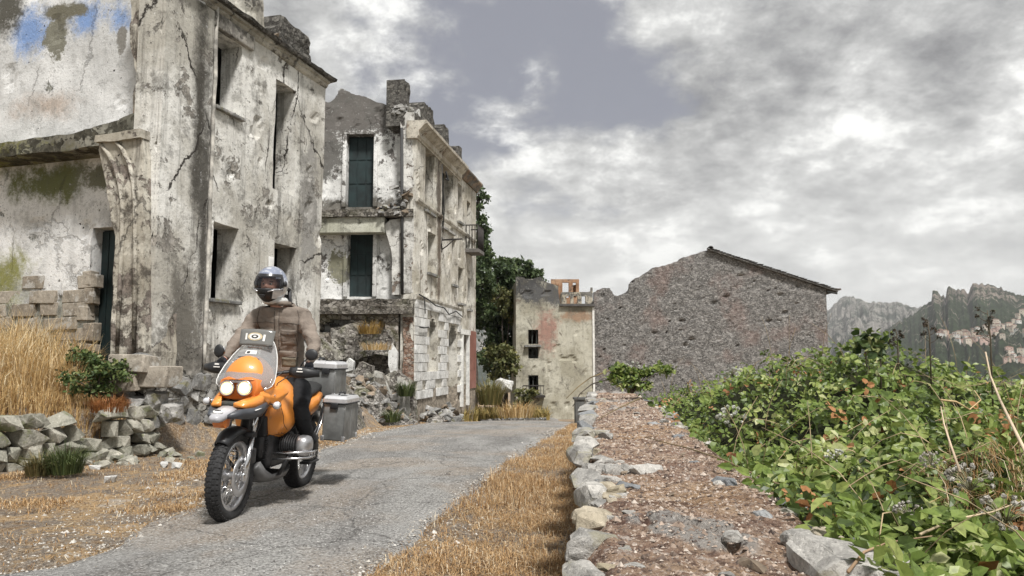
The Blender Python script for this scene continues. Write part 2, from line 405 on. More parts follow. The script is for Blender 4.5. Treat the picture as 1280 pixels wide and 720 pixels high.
WHITE = (.62, .61, .58)
GREY = (.20, .195, .18)
M = {}
M['mortar'] = rubble('old_mortar', [(.10,.095,.085), (.24,.23,.21), (.34,.33,.30)], scale=6, jw=.05)
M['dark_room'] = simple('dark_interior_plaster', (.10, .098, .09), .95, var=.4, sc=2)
M['roof_dark'] = rubble('weathered_roof_rubble', [(.06,.055,.05), (.12,.115,.105), (.2,.19,.17)], scale=9)
M['stone'] = rock('grey_stone', (.17,.17,.165), (.40,.39,.37), sc=5, lichen=(.16,.15,.07))
M['pale_stone'] = rock('pale_stone', (.48,.48,.46), (.72,.71,.68), (.14,.14,.14), sc=7)
M['brown_stone'] = rock('brown_stone', (.19,.15,.11), (.36,.29,.22), sc=5)
M['teal'] = simple('dark_teal_boards', (.008, .020, .021), .7, var=.45, sc=3, bumpd=.004)
M['dark_grey'] = simple('dark_grey_wood', (.045, .05, .045), .8, var=.4, sc=4)
M['iron'] = simple('rusty_iron', (.035, .03, .028), .7, .3, var=.4, sc=20)
M['asphalt'] = None
# ---------------------------------------------------------------- ground and road
ZR = [(-5,0),(8,0),(14,-.2),(24,-.74),(30,-1.2),(36,-1.6),(45,-2.0),(60,-2.0)]
BANK = [(-14,6.9),(-9,7.5),(-5.75,8.3),(-5.0,10.3),(-4.95,10.9),(-3.75,15.9),(-3.75,19),(-3.3,23.9),(-1.75,33),(-3,36),(-9,39),(-16,40)]
def zroad(y): return lerp(ZR, y)
def bank_d(x, y):                        # signed distance to the bank line, + on the house side
    best = 1e9; sg = 1
    for (x0, y0), (x1, y1) in zip(BANK, BANK[1:]):
        ex, ey = x1-x0, y1-y0; L = ex*ex+ey*ey
        t = max(0, min(1, ((x-x0)*ex+(y-y0)*ey)/L)); qx, qy = x0+ex*t, y0+ey*t
        d = math.hypot(x-qx, y-qy)
        if d < best-1e-6: best = d; sg = 1 if (ex*(y-y0)-ey*(x-x0)) > 0 else -1
    return best*sg
def wall_x(y): return -.047+.104*y       # left face of the low wall
def zg(x, y):
    z = zroad(y)
    d = bank_d(x, y)
    hgt = .58 if y < 11 else .75 if y < 17 else .5
    if d > -.4: z += hgt*sm(d, -.12, .35) + min(max(d-.3, 0), 5)*(.24 if y < 11 else .2) 
    if y > 33 and d > 0: z += min(d, 8)*.35
    e = x-wall_x(y)
    if e > .35 and y < 40:
        z -= sm(e, .3, 1.0)*.15; z -= max(0, e-5)*.25*(1 if e < 40 else 1)
    z += fbm((x, y, 0), .6, 3)*.05*min(1, max(.25, abs(d)))
    return max(z, -38)
RL = [on_z(-260,760,0), on_z(60,715,0), on_z(215,650,0), on_z(300,598,-.03), on_z(395,566,-.1), on_z(452,545,-.3), on_z(520,533,-.72), on_z(594,527.5,-1.1)]
RRr = [on_z(330,860,0), on_z(472,722,0), on_z(532,670,0), on_z(602,612,-.02), on_z(655,573,-.12), on_z(698,546,-.35), on_z(712,538,-.62), on_z(720,533,-.95)]
def edge_x(L, y): return lerp(sorted([(p.y, p.x) for p in L]), y)
def build_ground():
    xs = []; x = -60
    while x < 70:
        xs.append(x); x += .18 if -9 < x < 2.5 else (.5 if -14 < x < 16 else 2.5)
    ys = []; y = -8
    while y < 90:
        ys.append(y); y += .18 if 3 < y < 17 else (.4 if 2 < y < 42 else 2.5)
    vs = [(x, y, zg(x, y)) for y in ys for x in xs]; n = len(xs)
    fs = [(j*n+i, j*n+i+1, (j+1)*n+i+1, (j+1)*n+i) for j in range(len(ys)-1) for i in range(n-1)]
    me = bpy.data.meshes.new('ground'); me.from_pydata(vs, [], fs); me.polygons.foreach_set('use_smooth', [True]*len(fs))
    me.materials.append(ground_mat('dry_earth', [(.13,.095,.065), (.27,.18,.10), (.22,.19,.16), (.40,.27,.14), (.44,.39,.33)], 2.6, (.66,.58,.46)))
    tag(link('ground', me), kind='structure')
build_ground()
def build_road():
    vs = []; fs = []; n = 26; y = 1.0; rows = 0
    while y < 34.6:
        a = edge_x(RL, y)+fbm((0, y, 1), 1.3, 4)*.22; b = edge_x(RRr, y)+fbm((7, y, 1), 1.7, 4)*.14
        for i in range(n+1):
            t = i/n; x = a+(b-a)*t
            vs.append((x, y, zg(x, y)*.0+zroad(y)+.035*math.sin(math.pi*t)**.6+.018+fbm((x, y, 5), .9, 2)*.012-(.05 if i in (0, n) else 0)))
        rows += 1; y += .12 if y < 16 else .3
    # beyond the second house the road bends away to the left
    a0, b0 = vs[-(n+1)], vs[-1]
    for k in range(1, 14):
        ang = k*R(6.5); 
        for i in range(n+1):
            t = i/n; r = .6+(b0[0]-a0[0])*t*1.0
            x = a0[0]-.6+r*math.cos(ang); yy = 34.6+r*math.sin(ang)
            vs.append((x, yy, zroad(34.6)+.05+.0*k))
        rows += 1
    fs = [(j*(n+1)+i, j*(n+1)+i+1, (j+1)*(n+1)+i+1, (j+1)*(n+1)+i) for j in range(rows-1) for i in range(n)]
    me = bpy.data.meshes.new('road'); me.from_pydata(vs, [], fs); me.polygons.foreach_set('use_smooth', [True]*len(fs))
    m, t, b, o = mat('worn_asphalt'); x, y_, z = t.sep(o)
    big = t.noise(o, .45, 5, .6, .4); md = t.noise(t.scale(o, (1.4, .35, 1)), 1.2, 7, .65); f = t.noise(o, 34, 6, .8); g = t.voro(o, 48)
    gn = t.n.new('ShaderNodeTexVoronoi'); t.put(gn.inputs['Vector'], o); gn.inputs['Scale'].default_value = 85; cell = t.sep(gn.outputs['Color'])[0]
    c = t.mix(t.step(md, .35, .65), (.185, .18, .172), (.33, .325, .31))
    c = t.mix(t.math('MULTIPLY', t.step(big, .46, .6), .55), c, (.34, .275, .21))
    c = t.mix(t.math('MULTIPLY', t.step(t.noise(o, 1.7, 9, .75), .55, .68), .45), c, (.12, .11, .10))
    c = t.mix(t.math('MULTIPLY', t.step(cell, .6, .95), .5), c, (.56, .55, .53))
    c = t.mix(t.math('MULTIPLY', t.step(cell, .35, .03), .6), c, (.075, .072, .068))
    c = t.mix(t.math('MULTIPLY', t.step(f, .54, .66), .6), c, (.05, .047, .045))
    tk = t.math('ABSOLUTE', t.math('SUBTRACT', t.math('ABSOLUTE', t.math('SUBTRACT', t.math('ADD', x, t.math('MULTIPLY', y_, -.335)), -3.25)), .62))
    c = t.mix(t.math('MULTIPLY', t.step(t.math('ADD', tk, t.math('MULTIPLY', md, .25)), .34, .10), .35), c, (.36, .355, .345))
    ck = t.voro(t.vm('ADD', o, t.vm('MULTIPLY', t.noise(o, 3, 5, .6, col=True), (.35,.35,.35))), .9, 'DISTANCE_TO_EDGE')
    c = t.mix(t.math('MULTIPLY', t.step(ck, .012, .004), .5), c, (.05, .047, .045))
    t.put(b.inputs['Base Color'], c); b.inputs['Roughness'].default_value = .9; b.inputs['Specular IOR Level'].default_value = .2
    bump(t, b, t.math('ADD', g, t.math('MULTIPLY', f, .8)), 1, .02)
    me.materials.append(m); tag(link('road', me), kind='structure')
build_road()

# ---------------------------------------------------------------- far country
def build_far():
    # valley and mountains as one polar sheet reaching the horizon
    def ridge(az):                       # degrees right of straight ahead -> metres above eye at its distance
        px = 640+960*math.tan(R(az)) if abs(az) < 80 else 9999
        pts = [(-4000,370),(300,385),(700,395),(900,392),(1005,402),(1036,388),(1055,371),(1070,366),(1086,374),(1110,379),(1135,380.5),(1152,380.2),(1158,384),(1180,392),(1250,415),(1400,420),(6000,410)]
        return lerp(pts, px)
    def ridge2(az):
        px = 640+960*math.tan(R(az)) if abs(az) < 80 else 9999
        pts = [(-4000,452),(1000,456),(1060,440),(1090,422),(1120,404),(1150,386),(1161,378),(1166,377),(1167.5,364),(1170,361.5),(1174,363),(1178,369),(1181,366),(1183,371),(1186,357),(1189,355),(1193,358),(1198,361),(1206,361),(1213,366),(1216,357),(1220,353.5),(1228,354),(1236,356),(1250,359),(1262,363),(1272,367),(1290,371),(1400,380),(1800,392),(6000,400)]
        return lerp(pts, px)
    def sheet(name, rfun, d0, d1, zlow, azs, rows, matl, rough, power, seed):
        vs = []; fs = []
        for a in azs:
            yr = rfun(a); el = math.atan2(*reversed((960/math.cos(0), 0))) if False else 0
            # elevation of the pixel row at this azimuth
            px = 640+960*math.tan(R(a)) if abs(a) < 80 else 640
            d = ray(px, yr); h1 = d.z/math.hypot(d.x, d.y)*d1+ZC
            for k in range(rows+1):
                t = k/rows; dist = d0+(d1-d0)*t
                z = zlow+(h1-zlow)*(t**power)
                nn = fbm((a*.55+seed, t*5, seed), 1.0, 6)
                gully = abs(fbm((a*1.3+seed, t*2.2, 4), 1.0, 5))
                z += (nn*rough*1.3-gully*rough*1.6)*math.sin(math.pi*min(1, t*.94))**.6+fbm((a*6+seed, t*3, 1), 1.0, 4)*rough*(.55 if seed > 5 else .16)*t
                vs.append((math.sin(R(a))*dist, math.cos(R(a))*dist, z))
            # back slope
            vs.append((math.sin(R(a))*(d1*1.25), math.cos(R(a))*(d1*1.25), h1*.3))
        n = rows+2
        for i in range(len(azs)-1):
            for k in range(n-1): fs.append((i*n+k, (i+1)*n+k, (i+1)*n+k+1, i*n+k+1))
        me = bpy.data.meshes.new(name); me.from_pydata(vs, [], fs); me.materials.append(matl)
        return tag(link(name, me), kind='structure')
    def mm(name, green, rockc, lo, hi, sc):
        m, t, b, o = mat(name); g = t.n.new('ShaderNodeNewGeometry'); nz = t.sep(g.outputs['Normal'])[2]
        n = t.noise(t.scale(o, (1, 1, .45)), sc, 10, .7, .6)
        n2 = t.noise(t.scale(o, (1, 1, .25)), sc*3.5, 8, .72, .3)
        h = t.sep(o)[2]
        k = t.math('ADD', t.math('MULTIPLY', n, .55), t.math('MULTIPLY', n2, .45))
        k = t.math('ADD', k, t.math('MULTIPLY', t.step(h, lo, hi), .085))
        k = t.math('SUBTRACT', k, t.math('MULTIPLY', t.step(nz, .75, .98), .05))
        c = t.mix(t.step(n2, .4, .6), green, tuple(v*2.0 for v in green))
        c = t.mix(t.step(k, .535, .575), c, t.mix(t.step(n2, .42, .6), tuple(v*.45 for v in rockc), rockc))
        t.put(b.inputs['Base Color'], c); b.inputs['Roughness'].default_value = 1; b.inputs['Specular IOR Level'].default_value = 0
        bump(t, b, t.math('ADD', n, n2), 1, 30); return m
    azs = [-75+.9*i for i in range(95)]+[10.8+.05*i for i in range(560)]+[39+.9*i for i in range(40)]
    far = sheet('mountain', ridge, 1500, 3100, -60, azs, 46, mm('limestone_mountain', (.045,.055,.042), (.36,.34,.31), -60, 60, .0062), 42, 1.0, 3)
    azs = [14+.05*i for i in range(460)]+[37+.9*i for i in range(42)]
    near = sheet('mountain', ridge2, 500, 1900, -70, azs, 70, mm('wooded_ridge', (.03,.045,.022), (.44,.37,.31), 100, 128, .012), 14, 1.25, 9)
    # wide valley sheet
    mb = MB(); n = 40
    rad = [30, 60, 120, 250, 500, 900, 1600, 3000, 6000]
    vs = []; fs = []
    for r_ in rad:
        for i in range(72):
            a = 2*math.pi*i/72; vs.append((r_*math.cos(a), r_*math.sin(a), -45-(25 if r_ > 400 else 0)+fbm((math.cos(a)*3, math.sin(a)*3, r_*.01), 1, 3)*6))
    for j in range(len(rad)-1):
        for i in range(72): fs.append((j*72+i, j*72+(i+1)%72, (j+1)*72+(i+1)%72, (j+1)*72+i))
    fs.append(tuple(range(71, -1, -1)))
    me = bpy.data.meshes.new('valley_floor'); me.from_pydata(vs, [], fs)
    me.materials.append(ground_mat('valley_scrub', [(.03,.042,.02), (.05,.065,.035), (.1,.1,.06)], .02)); tag(link('valley_floor', me), kind='structure')
    return near
near_ridge = build_far()

# village on the far slope: every house its own thing
def build_village():
    bpy.context.view_layer.update()
    dg = bpy.context.evaluated_depsgraph_get(); ev = near_ridge.evaluated_get(dg)
    walls = [simple('village_wall_%s' % k, c, .9, var=.2, sc=.3) for k, c in (('white', (.62,.60,.56)), ('cream', (.56,.49,.40)), ('pink', (.54,.39,.33)))]
    roofm = simple('village_terracotta_roof', (.34,.20,.15), .9, var=.3, sc=.4)
    win = simple('village_window', (.05,.05,.05), .4)
    protos = []
    for k, (w_, d_, h_) in enumerate([(11,9,7), (8,8,9), (15,9,8), (9,7,6), (12,10,11)]):
        q = MB(); q.box((0,0,h_/2-3), (w_, d_, h_+6)); wm = q.mesh('wall', walls[k % 3])
        q = MB(); q.prism([(-w_/2-.5, h_-.05), (w_/2+.5, h_-.05), (0, h_+w_*.17)], -d_/2-.5, d_/2+.5)
        rm = q.mesh('roof', roofm); q = MB(); q.box((0,0,0), (1.4,.3,1.8)); protos.append((wm, rm, w_, d_, h_, q.mesh('window', win)))
    r = random.Random(4); spots = []
    for i in range(125):
        t = r.random(); px = 1172+t*150; base = lerp([(1172,418),(1200,424),(1225,420),(1260,411),(1322,398)], px)
        spots.append((px, base+r.uniform(-1, 1)*lerp([(1172,2),(1195,5),(1230,10),(1280,14),(1322,16)], px)))
    for i in range(26): spots.append((r.uniform(1040, 1100), r.uniform(424, 438)))
    for i in range(30): spots.append((r.uniform(1255, 1320), r.uniform(438, 452)))
    n = 0
    for px, py in spots:
        d = ray(px, py).normalized(); hit, loc, nor, idx = ev.ray_cast(EYE, d)
        if not hit: continue
        if near_ridge.matrix_world.to_translation().length > 0: pass
        wm, rm, w_, d_, h_, wi = r.choice(protos)
        h = bpy.data.objects.new('village_house', None); C.objects.link(h); h.location = loc; h.rotation_euler = (0,0,r.uniform(-.6,.6)+R(25)*-1)
        s_ = loc.length/1500*r.uniform(.5, .8); h.scale = (s_, s_, s_)
        where = 'on the hillside below the rocky crags' if px > 1160 and py < 437 else ('in the valley below the grey peak' if px < 1160 else 'at the right edge, below the hillside village')
        ck = {0:'white',1:'cream',2:'pink'}[int(wm.materials[0].name.endswith('cream'))+2*int(wm.materials[0].name.endswith('pink'))]; sz = 'smaller' if s_*w_ < 9 else 'larger'
        tag(h, 'tiny %s-walled %s house %s' % (ck, sz, where), 'house', '%s %s houses %s' % (sz, ck, where))
        link('wall', wm, h); link('roof', rm, h)
        for sx in (-.25, .25): link('window', wi, h, (sx*w_, -d_/2, h_*.55))
        n += 1
    print('village houses', n)
build_village()
# ---------------------------------------------------------------- leaves and trees
def leaf_cloud(name, matl, parent, items, shape='oval'):
    """items: (pos, size, normal-ish, tint). one folded leaf each"""
    vs = []; fs = []; tint = []; r = random.Random(len(items))
    for it_ in items:
        p, s, nrm, tn = it_[:4]; nrm = Vector(nrm).normalized(); a = it_[4] if len(it_) > 4 else Vector((r.uniform(-1,1), r.uniform(-1,1), r.uniform(-1,1)))
        u = (a-nrm*a.dot(nrm)).normalized(); v = nrm.cross(u); b = len(vs); p = Vector(p)
        if shape == 'quad':
            L, w_ = s, s*.55
            vs += [p-u*L*.5, p+v*w_*.5, p+u*L*.5+nrm*-.1*s, p-v*w_*.5]; fs.append((b, b+1, b+2, b+3)); tint += [tn]*4
        else:
            L, w_ = s, s*(.34+.08*math.sin(len(vs))); d_ = nrm*(s*.10)
            vs += [p, p+u*L*.3+v*w_+d_, p+u*L*.72+v*w_*.72+d_*.6, p+u*L-nrm*s*.12, p+u*L*.72-v*w_*.72+d_*.6, p+u*L*.3-v*w_+d_, p+u*L*.45-d_*.3]
            fs += [(b, b+6, b+1), (b+1, b+6, b+2), (b+2, b+6, b+3), (b+3, b+6, b+4), (b+4, b+6, b+5), (b+5, b+6, b)]; tint += [tn]*7
    me = bpy.data.meshes.new(name); me.from_pydata([tuple(v) for v in vs], [], fs)
    at_ = me.attributes.new('tint', 'FLOAT', 'POINT'); at_.data.foreach_set('value', tint)
    me.materials.append(matl); return link(name, me, parent)
LM = {}
LM['tree'] = leaf_mat('dark_tree_leaves', [(.03,.05,.022), (.07,.105,.04), (.14,.18,.075)], .25)
LM['olive'] = leaf_mat('yellow_green_leaves', [(.05,.06,.02), (.12,.13,.045), (.24,.22,.09)], .2)
LM['bark'] = simple('tree_bark', (.09,.075,.06), .95, var=.4, sc=8, bumpd=.02)
def tree(label, loc, h, crown, n, seed, matk='tree', lf=.3, group=None, trunk_r=.22):
    """crown: list of (x,y,z,rx,ry,rz) lumps relative to the base"""
    r = random.Random(seed); tr = thing('tree', label, 'tree', loc, 0, group)
    mb = MB(); top = Vector((0, 0, h*.55))
    mb.tube([(0,0,-.6), (.1,.05,h*.2), (-.1,.1,h*.4), top], [trunk_r*1.3, trunk_r, trunk_r*.8, trunk_r*.6], 8)
    mb.build('trunk', LM['bark'], tr)
    lb = MB(); items = []
    tot = sum(c[3]*c[4]*c[5] for c in crown)
    for c in crown:
        cc = Vector(c[:3])
        a = Vector((0,0,h*r.uniform(.3,.5))); mid = (a+cc)/2+Vector((r.uniform(-.3,.3), r.uniform(-.3,.3), .3))
        lb.tube([a, mid, cc], [trunk_r*.5, trunk_r*.3, .03], 5)
        clumps = [Vector((r.gauss(0,1), r.gauss(0,1), r.gauss(0,1))).normalized()*r.uniform(.45, 1) for _ in range(26)]
        for cl in clumps:
            cpn = cc+Vector((cl.x*c[3], cl.y*c[4], cl.z*c[5]))
            lb.tube([cc, (cc+cpn)/2+Vector((0,0,.1)), cpn], [.05, .03, .012], 4)
        for _ in range(int(n*c[3]*c[4]*c[5]/tot)):
            cl = r.choice(clumps); q = cl+Vector((r.gauss(0,.17), r.gauss(0,.17), r.gauss(0,.14)))
            p = cc+Vector((q.x*c[3], q.y*c[4], q.z*c[5]))
            nr = Vector((r.gauss(0,.7)+q.x*.5, r.gauss(0,.7)+q.y*.5, r.gauss(.3,.6)))
            items.append((p, lf*r.uniform(.6,1.3), nr, min(1, max(0, .5+r.gauss(0,.22)+noise.noise(p*.9)*.45))))
    lb.build('limb', LM['bark'], tr)
    tag(leaf_cloud('crown', LM[matk], tr, items, 'quad'), kind='stuff')
    return tr
def zb(p, extra=0): return (p.x, p.y, zg(p.x, p.y)-.1)
def tree_px(label, boxes, Y, n, seed, basepx, **k):
    """boxes: (px centre, py centre, px radius x, px radius y, depth offset)"""
    sc = Y/960; b = at(basepx, 470, Y); bz = zg(b.x, b.y)-.2; base = Vector((b.x, b.y, bz)); crown = []
    for (cx, cy, rx, ry, dy) in boxes:
        p = at(cx, cy, Y+dy); q = p-base; crown.append((q.x, q.y, q.z, rx*sc, (rx+ry)*.5*sc, ry*sc))
    top = max(c[2]+c[5] for c in crown)
    return tree(label, base, top, crown, n, seed, **k)
tree_px('tall dark evergreen tree rising right behind the second ruined house', [(598,252,12,16,0),(600,288,14,20,0),(603,325,16,24,0),(596,360,20,40,0)], 40, 5200, 3, 590, lf=.24)
tree_px('dark leafy tree mass between second house and small plastered tower', [(622,352,24,26,0),(612,385,26,30,0),(628,405,22,26,-1),(622,440,24,24,-1),(636,455,14,20,0)], 43, 12000, 5, 622, lf=.26)
tree_px('round-topped dark tree showing above the small plastered tower', [(645,338,22,15,0),(664,345,16,14,0),(632,330,14,9,0),(655,362,26,14,0)], 55, 5600, 8, 650, lf=.34)
tree_px('yellow-green tree beside the dark trees left of the tower', [(629,372,15,12,0),(637,388,12,16,0)], 40.5, 1700, 9, 630, matk='olive', lf=.2, trunk_r=.12)
# ---------------------------------------------------------------- first ruined house (left)
def rough(amp, s=1.2, seed=0, pits=0, pit_s=2.2):
    def f(u, z):
        d = fbm((u, z, seed), s, 5)*amp
        if pits:
            k = noise.noise(Vector((u*pit_s, z*pit_s, seed+5)))
            if k > .42: d -= pits*min(1, (k-.42)*9)
        return d
    return f
SMESH = [stone_mesh('stone', i, M['stone'], 11, .86, 1) for i in range(8)]
PSMESH = [stone_mesh('stone', i+20, M['pale_stone']) for i in range(6)]
BSMESH = [stone_mesh('stone', i+40, M['brown_stone'], 10, .8, 1) for i in range(5)]
def stone(parent, p, size, rot=None, meshes=None, name='stone', r=rnd):
    rot = rot or (r.uniform(-.2,.2), r.uniform(-.2,.2), r.uniform(-.3,.3))
    return link(name, r.choice(meshes or SMESH), parent, p, rot, size)

A = Vector((-5.2, 11, 0)); RA = R(75); RE = R(-18)
inw = Vector((-math.sin(RE), math.cos(RE), 0)); lft = Vector((-math.cos(RE), -math.sin(RE), 0))
def hole(O, r, x0, x1, yt, yb, zfix=None):
    u0, zt = on_plane(O, r, x0, yt); _, zb_ = on_plane(O, r, x0, yb); u1, _ = on_plane(O, r, x1, yt)
    return (u0, u1, zfix if zfix is not None else zb_, zt)
H1 = thing('ruined_house', 'large derelict two-storey house at left with cracked cream facade beside the motorcyclist', 'house', A)
fh = [hole(A, RA, 272, 304, 38, 133), hole(A, RA, 345, 371, 98, 237), hole(A, RA, 267, 299, 277, 373), hole(A, RA, 343, 371, 303, 440, 1.15)]
LEN1 = on_plane(A, RA, 402, 300)[0]
ZT1 = 7.0
def px_patch(O, r, px, py, rx, rz, col, soft=.25, back=0):
    u, z = on_plane(O, r, px, py); return (u, back, z, rx, 1.5, rz, col, soft)
cream = (.50, .475, .40)
fmat = plaster('cream_lime_plaster', (.46,.44,.39), (.76,.75,.71), (.30,.28,.25), .40, (.09,.085,.075), .6, streak=.8, seed=1, crack=1,
   patches=[px_patch(A, RA, 247, 120, .16, 1.6, (.07,.065,.055), .7), px_patch(A, RA, 250, 300, .12, 2.0, (.09,.085,.075), .7),
            px_patch(A, RA, 385, 260, .35, 1.2, (.30,.29,.27), .3), px_patch(A, RA, 225, 400, .35, .8, (.16,.15,.13), .5)], zones=[(-.5, 1.35, .2)])
panel('facade', fmat, H1, (0,0,0), RA, LEN1, 0, ZT1, .42, fh, .09, rough(.022, 1.1, 1, .05), .03)
# pilaster at the corner and the seam / drain channel
def bump_line(u, z, c, w_): return max(0, 1-abs(u-c-.02*math.sin(z*2.3))/w_)
pu = on_plane(A, RA, 254, 300)[0]
panel('corner_pilaster', fmat, H1, (math.sin(RA)*.0+.055*math.cos(R(15)), -.055*math.sin(R(15)), 0), RA, pu, .9, ZT1-.13, .05, (), .07, rough(.015, 1.6, 4, 0), .015)
dp = MB(); q = [Vector((math.cos(RA)*(pu+.07), math.sin(RA)*(pu+.07), z))+Vector((math.cos(R(15)), -math.sin(R(15)), 0))*.05 for z in [1.0+i*.4 for i in range(16)]]
q = [p+Vector((fbm((p.z,1,2),2)*.02, 0, 0)) for p in q]
dp.tube(q, [.035+.012*noise.noise(Vector((i*1.7,0,0))) for i in range(16)], 7); dp.build('drain_pipe', simple('flaking_drain_pipe', (.42,.40,.36), .8, var=.6, sc=5), H1)
# end stub of the torn-off wall and the pier with its flared head
emat = plaster('broken_end_plaster', (.36,.33,.27), (.56,.53,.46), (.22,.19,.165), .46, (.07,.06,.05), .9, streak=.9, seed=5, crack=.6,
   patches=[px_patch(A, RE, 178, 145, .14, .2, (.34,.13,.07), .3, 0)])
stub = MB()
def E(px, py, back=0.0):                 # point on the end plane through the corner, relative to the corner
    u, z = on_plane(A, RE, px, py); return Vector((u*math.cos(RE), u*math.sin(RE), z))+inw*back
def outline_panel(name, pts, back0, back1, m, parent, O=None, r=None, amp=.02, step=.08, bev=True):
    """an outline in the plane of a wall with its own thickness, filled with small faces and roughened"""
    O_, r_ = O or A, RE if r is None else r
    uv = [on_plane(O_, r_, *p) for p in pts]
    bm = bmesh.new(); n_in = Vector((-math.sin(r_), math.cos(r_), 0)); ax = Vector((math.cos(r_), math.sin(r_), 0))
    ps = []
    for (a, b) in zip(uv, uv[1:]+uv[:1]):
        L = math.hypot(b[0]-a[0], b[1]-a[1]); k = max(1, int(L/step))
        for i in range(k): ps.append((a[0]+(b[0]-a[0])*i/k, a[1]+(b[1]-a[1])*i/k))
    vs = [bm.verts.new(ax*u+Vector((0,0,z))+n_in*back0) for u, z in ps]
    f = bm.faces.new(vs); bmesh.ops.triangulate(bm, faces=[f], quad_method='BEAUTY')
    for _ in range(4):
        e = [e for e in bm.edges if e.calc_length() > step*1.7]
        if not e: break
        bmesh.ops.subdivide_edges(bm, edges=e, cuts=1); bmesh.ops.triangulate(bm, faces=bm.faces[:])
    g = bmesh.ops.extrude_face_region(bm, geom=bm.faces[:])
    ev = [v for v in g['geom'] if isinstance(v, bmesh.types.BMVert)]
    for v in ev: v.co += n_in*(back1-back0)
    es = set(ev)
    for v in bm.verts:
        if v not in es: v.co -= n_in*(fbm(v.co+O_, 1.7, 5)*amp*2-amp*.3)
        v.co += Vector((noise.noise(v.co*5), 0, noise.noise(v.co*5+Vector((9,0,0)))))*amp*.5
    bmesh.ops.recalc_face_normals(bm, faces=bm.faces[:])
    me = bpy.data.meshes.new(name); bm.to_mesh(me); bm.free(); me.materials.append(m); return link(name, me, parent)
outline_panel('pier', [(133,192),(135,181),(150,176),(170,172),(186,168),(189,200),(189,440),(187,462),(146,462),(148,440),(150,340),(154,290),(155,258),(153,234),(149,216),(142,203)], -.14, .5, emat, H1, amp=.02)
for pts in ([(137,184),(146,196),(154,211),(160,230),(163,255),(163,300),(160,360),(157,440)], [(154,179),(164,191),(172,208),(177,230),(179,258),(179,320),(178,440)]):
    q = MB(); q.tube([E(px, py, -.15) for px, py in pts], [.028,.032,.034,.034,.032,.030,.028,.026][:len(pts)], 8, flat=1.3); q.build('moulding', emat, H1)
outline_panel('capital', [(132,182),(134,174),(160,170),(188,165),(188,176),(160,181)], -.20, .3, emat, H1, amp=.02, step=.06)
outline_panel('broken_wall_stub', [(160,-60),(188,-60),(188,166),(168,160),(163,140),(166,100),(161,60),(164,20)], .02, .5, emat, H1, amp=.05)
# inner wall with paint remains
OI = A+inw*.55+lft*6.6
iw = plaster('old_interior_plaster', (.56,.56,.55), (.76,.76,.75), (.24,.24,.21), .34, (.13,.13,.12), .35, streak=.25, seed=0, crack=.35, bscale=1.5,
   patches=[px_patch(OI, RE, 42, 38, .42, .34, (.22,.33,.58), .6), px_patch(OI, RE, 108, 18, .35, .26, (.22,.33,.58), .6), px_patch(OI, RE, 150, 22, .22, .22, (.24,.34,.56), .6),
            px_patch(OI, RE, 70, 45, .26, .34, (.20,.195,.155), .12), px_patch(OI, RE, 85, 14, .55, .14, (.17,.16,.12), .3), px_patch(OI, RE, 8, 8, .35, .5, (.10,.095,.08), .4),
            px_patch(OI, RE, 152, 48, .1, .22, (.22,.21,.19), .15), px_patch(OI, RE, 60, 130, .5, .2, (.50,.42,.36), .9),
            px_patch(OI, RE, 50, 188, 1.6, .16, (.36,.38,.38), .3),
            px_patch(OI, RE, 60, 228, .9, .30, (.14,.15,.07), .5), px_patch(OI, RE, 5, 350, .5, .4, (.22,.22,.08), .6),
            px_patch(OI, RE, 130, 222, .5, .25, (.17,.17,.12), .3)], zones=[(.3, 2.15, .26)])
ih = [hole(OI, RE, 115, 153, 285, 456)]
ZI = 7.6
panel('inner_wall', iw, H1, OI-A, RE, 6.6, .2, ZI, .35, ih, .09, rough(.02, 1.3, 8, .03), .02)
# broken jamb stones by the door, and the exposed courses under the plaster
bmat = rock('dusty_masonry', (.25,.215,.17), (.44,.40,.34), (.07,.06,.05), sc=3, lichen=(.48,.47,.44))
BM_ = [brick_mesh('stone', i, bmat, .05, .05) for i in range(6)]
r = random.Random(12)
for row, (y0, hh) in enumerate([(352,.2),(370,.2),(388,.2),(404,.19),(419,.2),(434,.2)]):
    px = -12+r.uniform(-10, 0)
    while px < 112-row*4+r.uniform(0,14):
        wpx = r.uniform(26, 52); u, z = on_plane(OI, RE, px+wpx/2, y0+r.uniform(-1.5,1.5)); sc = 12.2/960
        if not (row == 0 and r.random() < .55):
            p = (OI-A)+Vector((math.cos(RE), math.sin(RE), 0))*u+Vector((0,0,z))-inw*(-.045+r.uniform(-.012,.024))
            link('stone', r.choice(BM_), H1, p, (r.uniform(-.03,.03), r.uniform(-.03,.03), RE), (wpx*sc+.005, .12, hh+.004))
        px += wpx
for (px, y, w_, h_) in [(110,348,14,18),(112,370,14,20),(104,392,18,18),(112,415,16,22),(112,440,14,20)]:
    u, z = on_plane(OI, RE, px, y); p = (OI-A)+Vector((math.cos(RE), math.sin(RE), 0))*u+Vector((0,0,z))+inw*.05
    link('stone', r.choice(BM_), H1, p, (0, 0, RE+r.uniform(-.05,.05)), (w_*.0125, .16, h_*.0125))
# the torn floor slab that is left as a ledge
lm = plaster('mossy_broken_slab', (.13,.125,.10), (.26,.25,.21), (.07,.065,.05), .5, (.03,.03,.022), .8, streak=.2, seed=33, crack=.3, bscale=4, patches=[(1, 0, 4.5, 2.4, 1, .2, (.16,.155,.04), .5)])
OS = A+inw*.02+lft*6.6
panel('floor_slab_remnant', lm, H1, OS-A, RE, 6.35, 4.42, lambda u: 4.66+.06*fbm((u,0,0),1.2,3)+.22*sm(u,4.9,6.3), .55, (), .09, lambda u, z: fbm((u,z,2),1.6,5)*.10-.10*sm(u,4,2), .03)
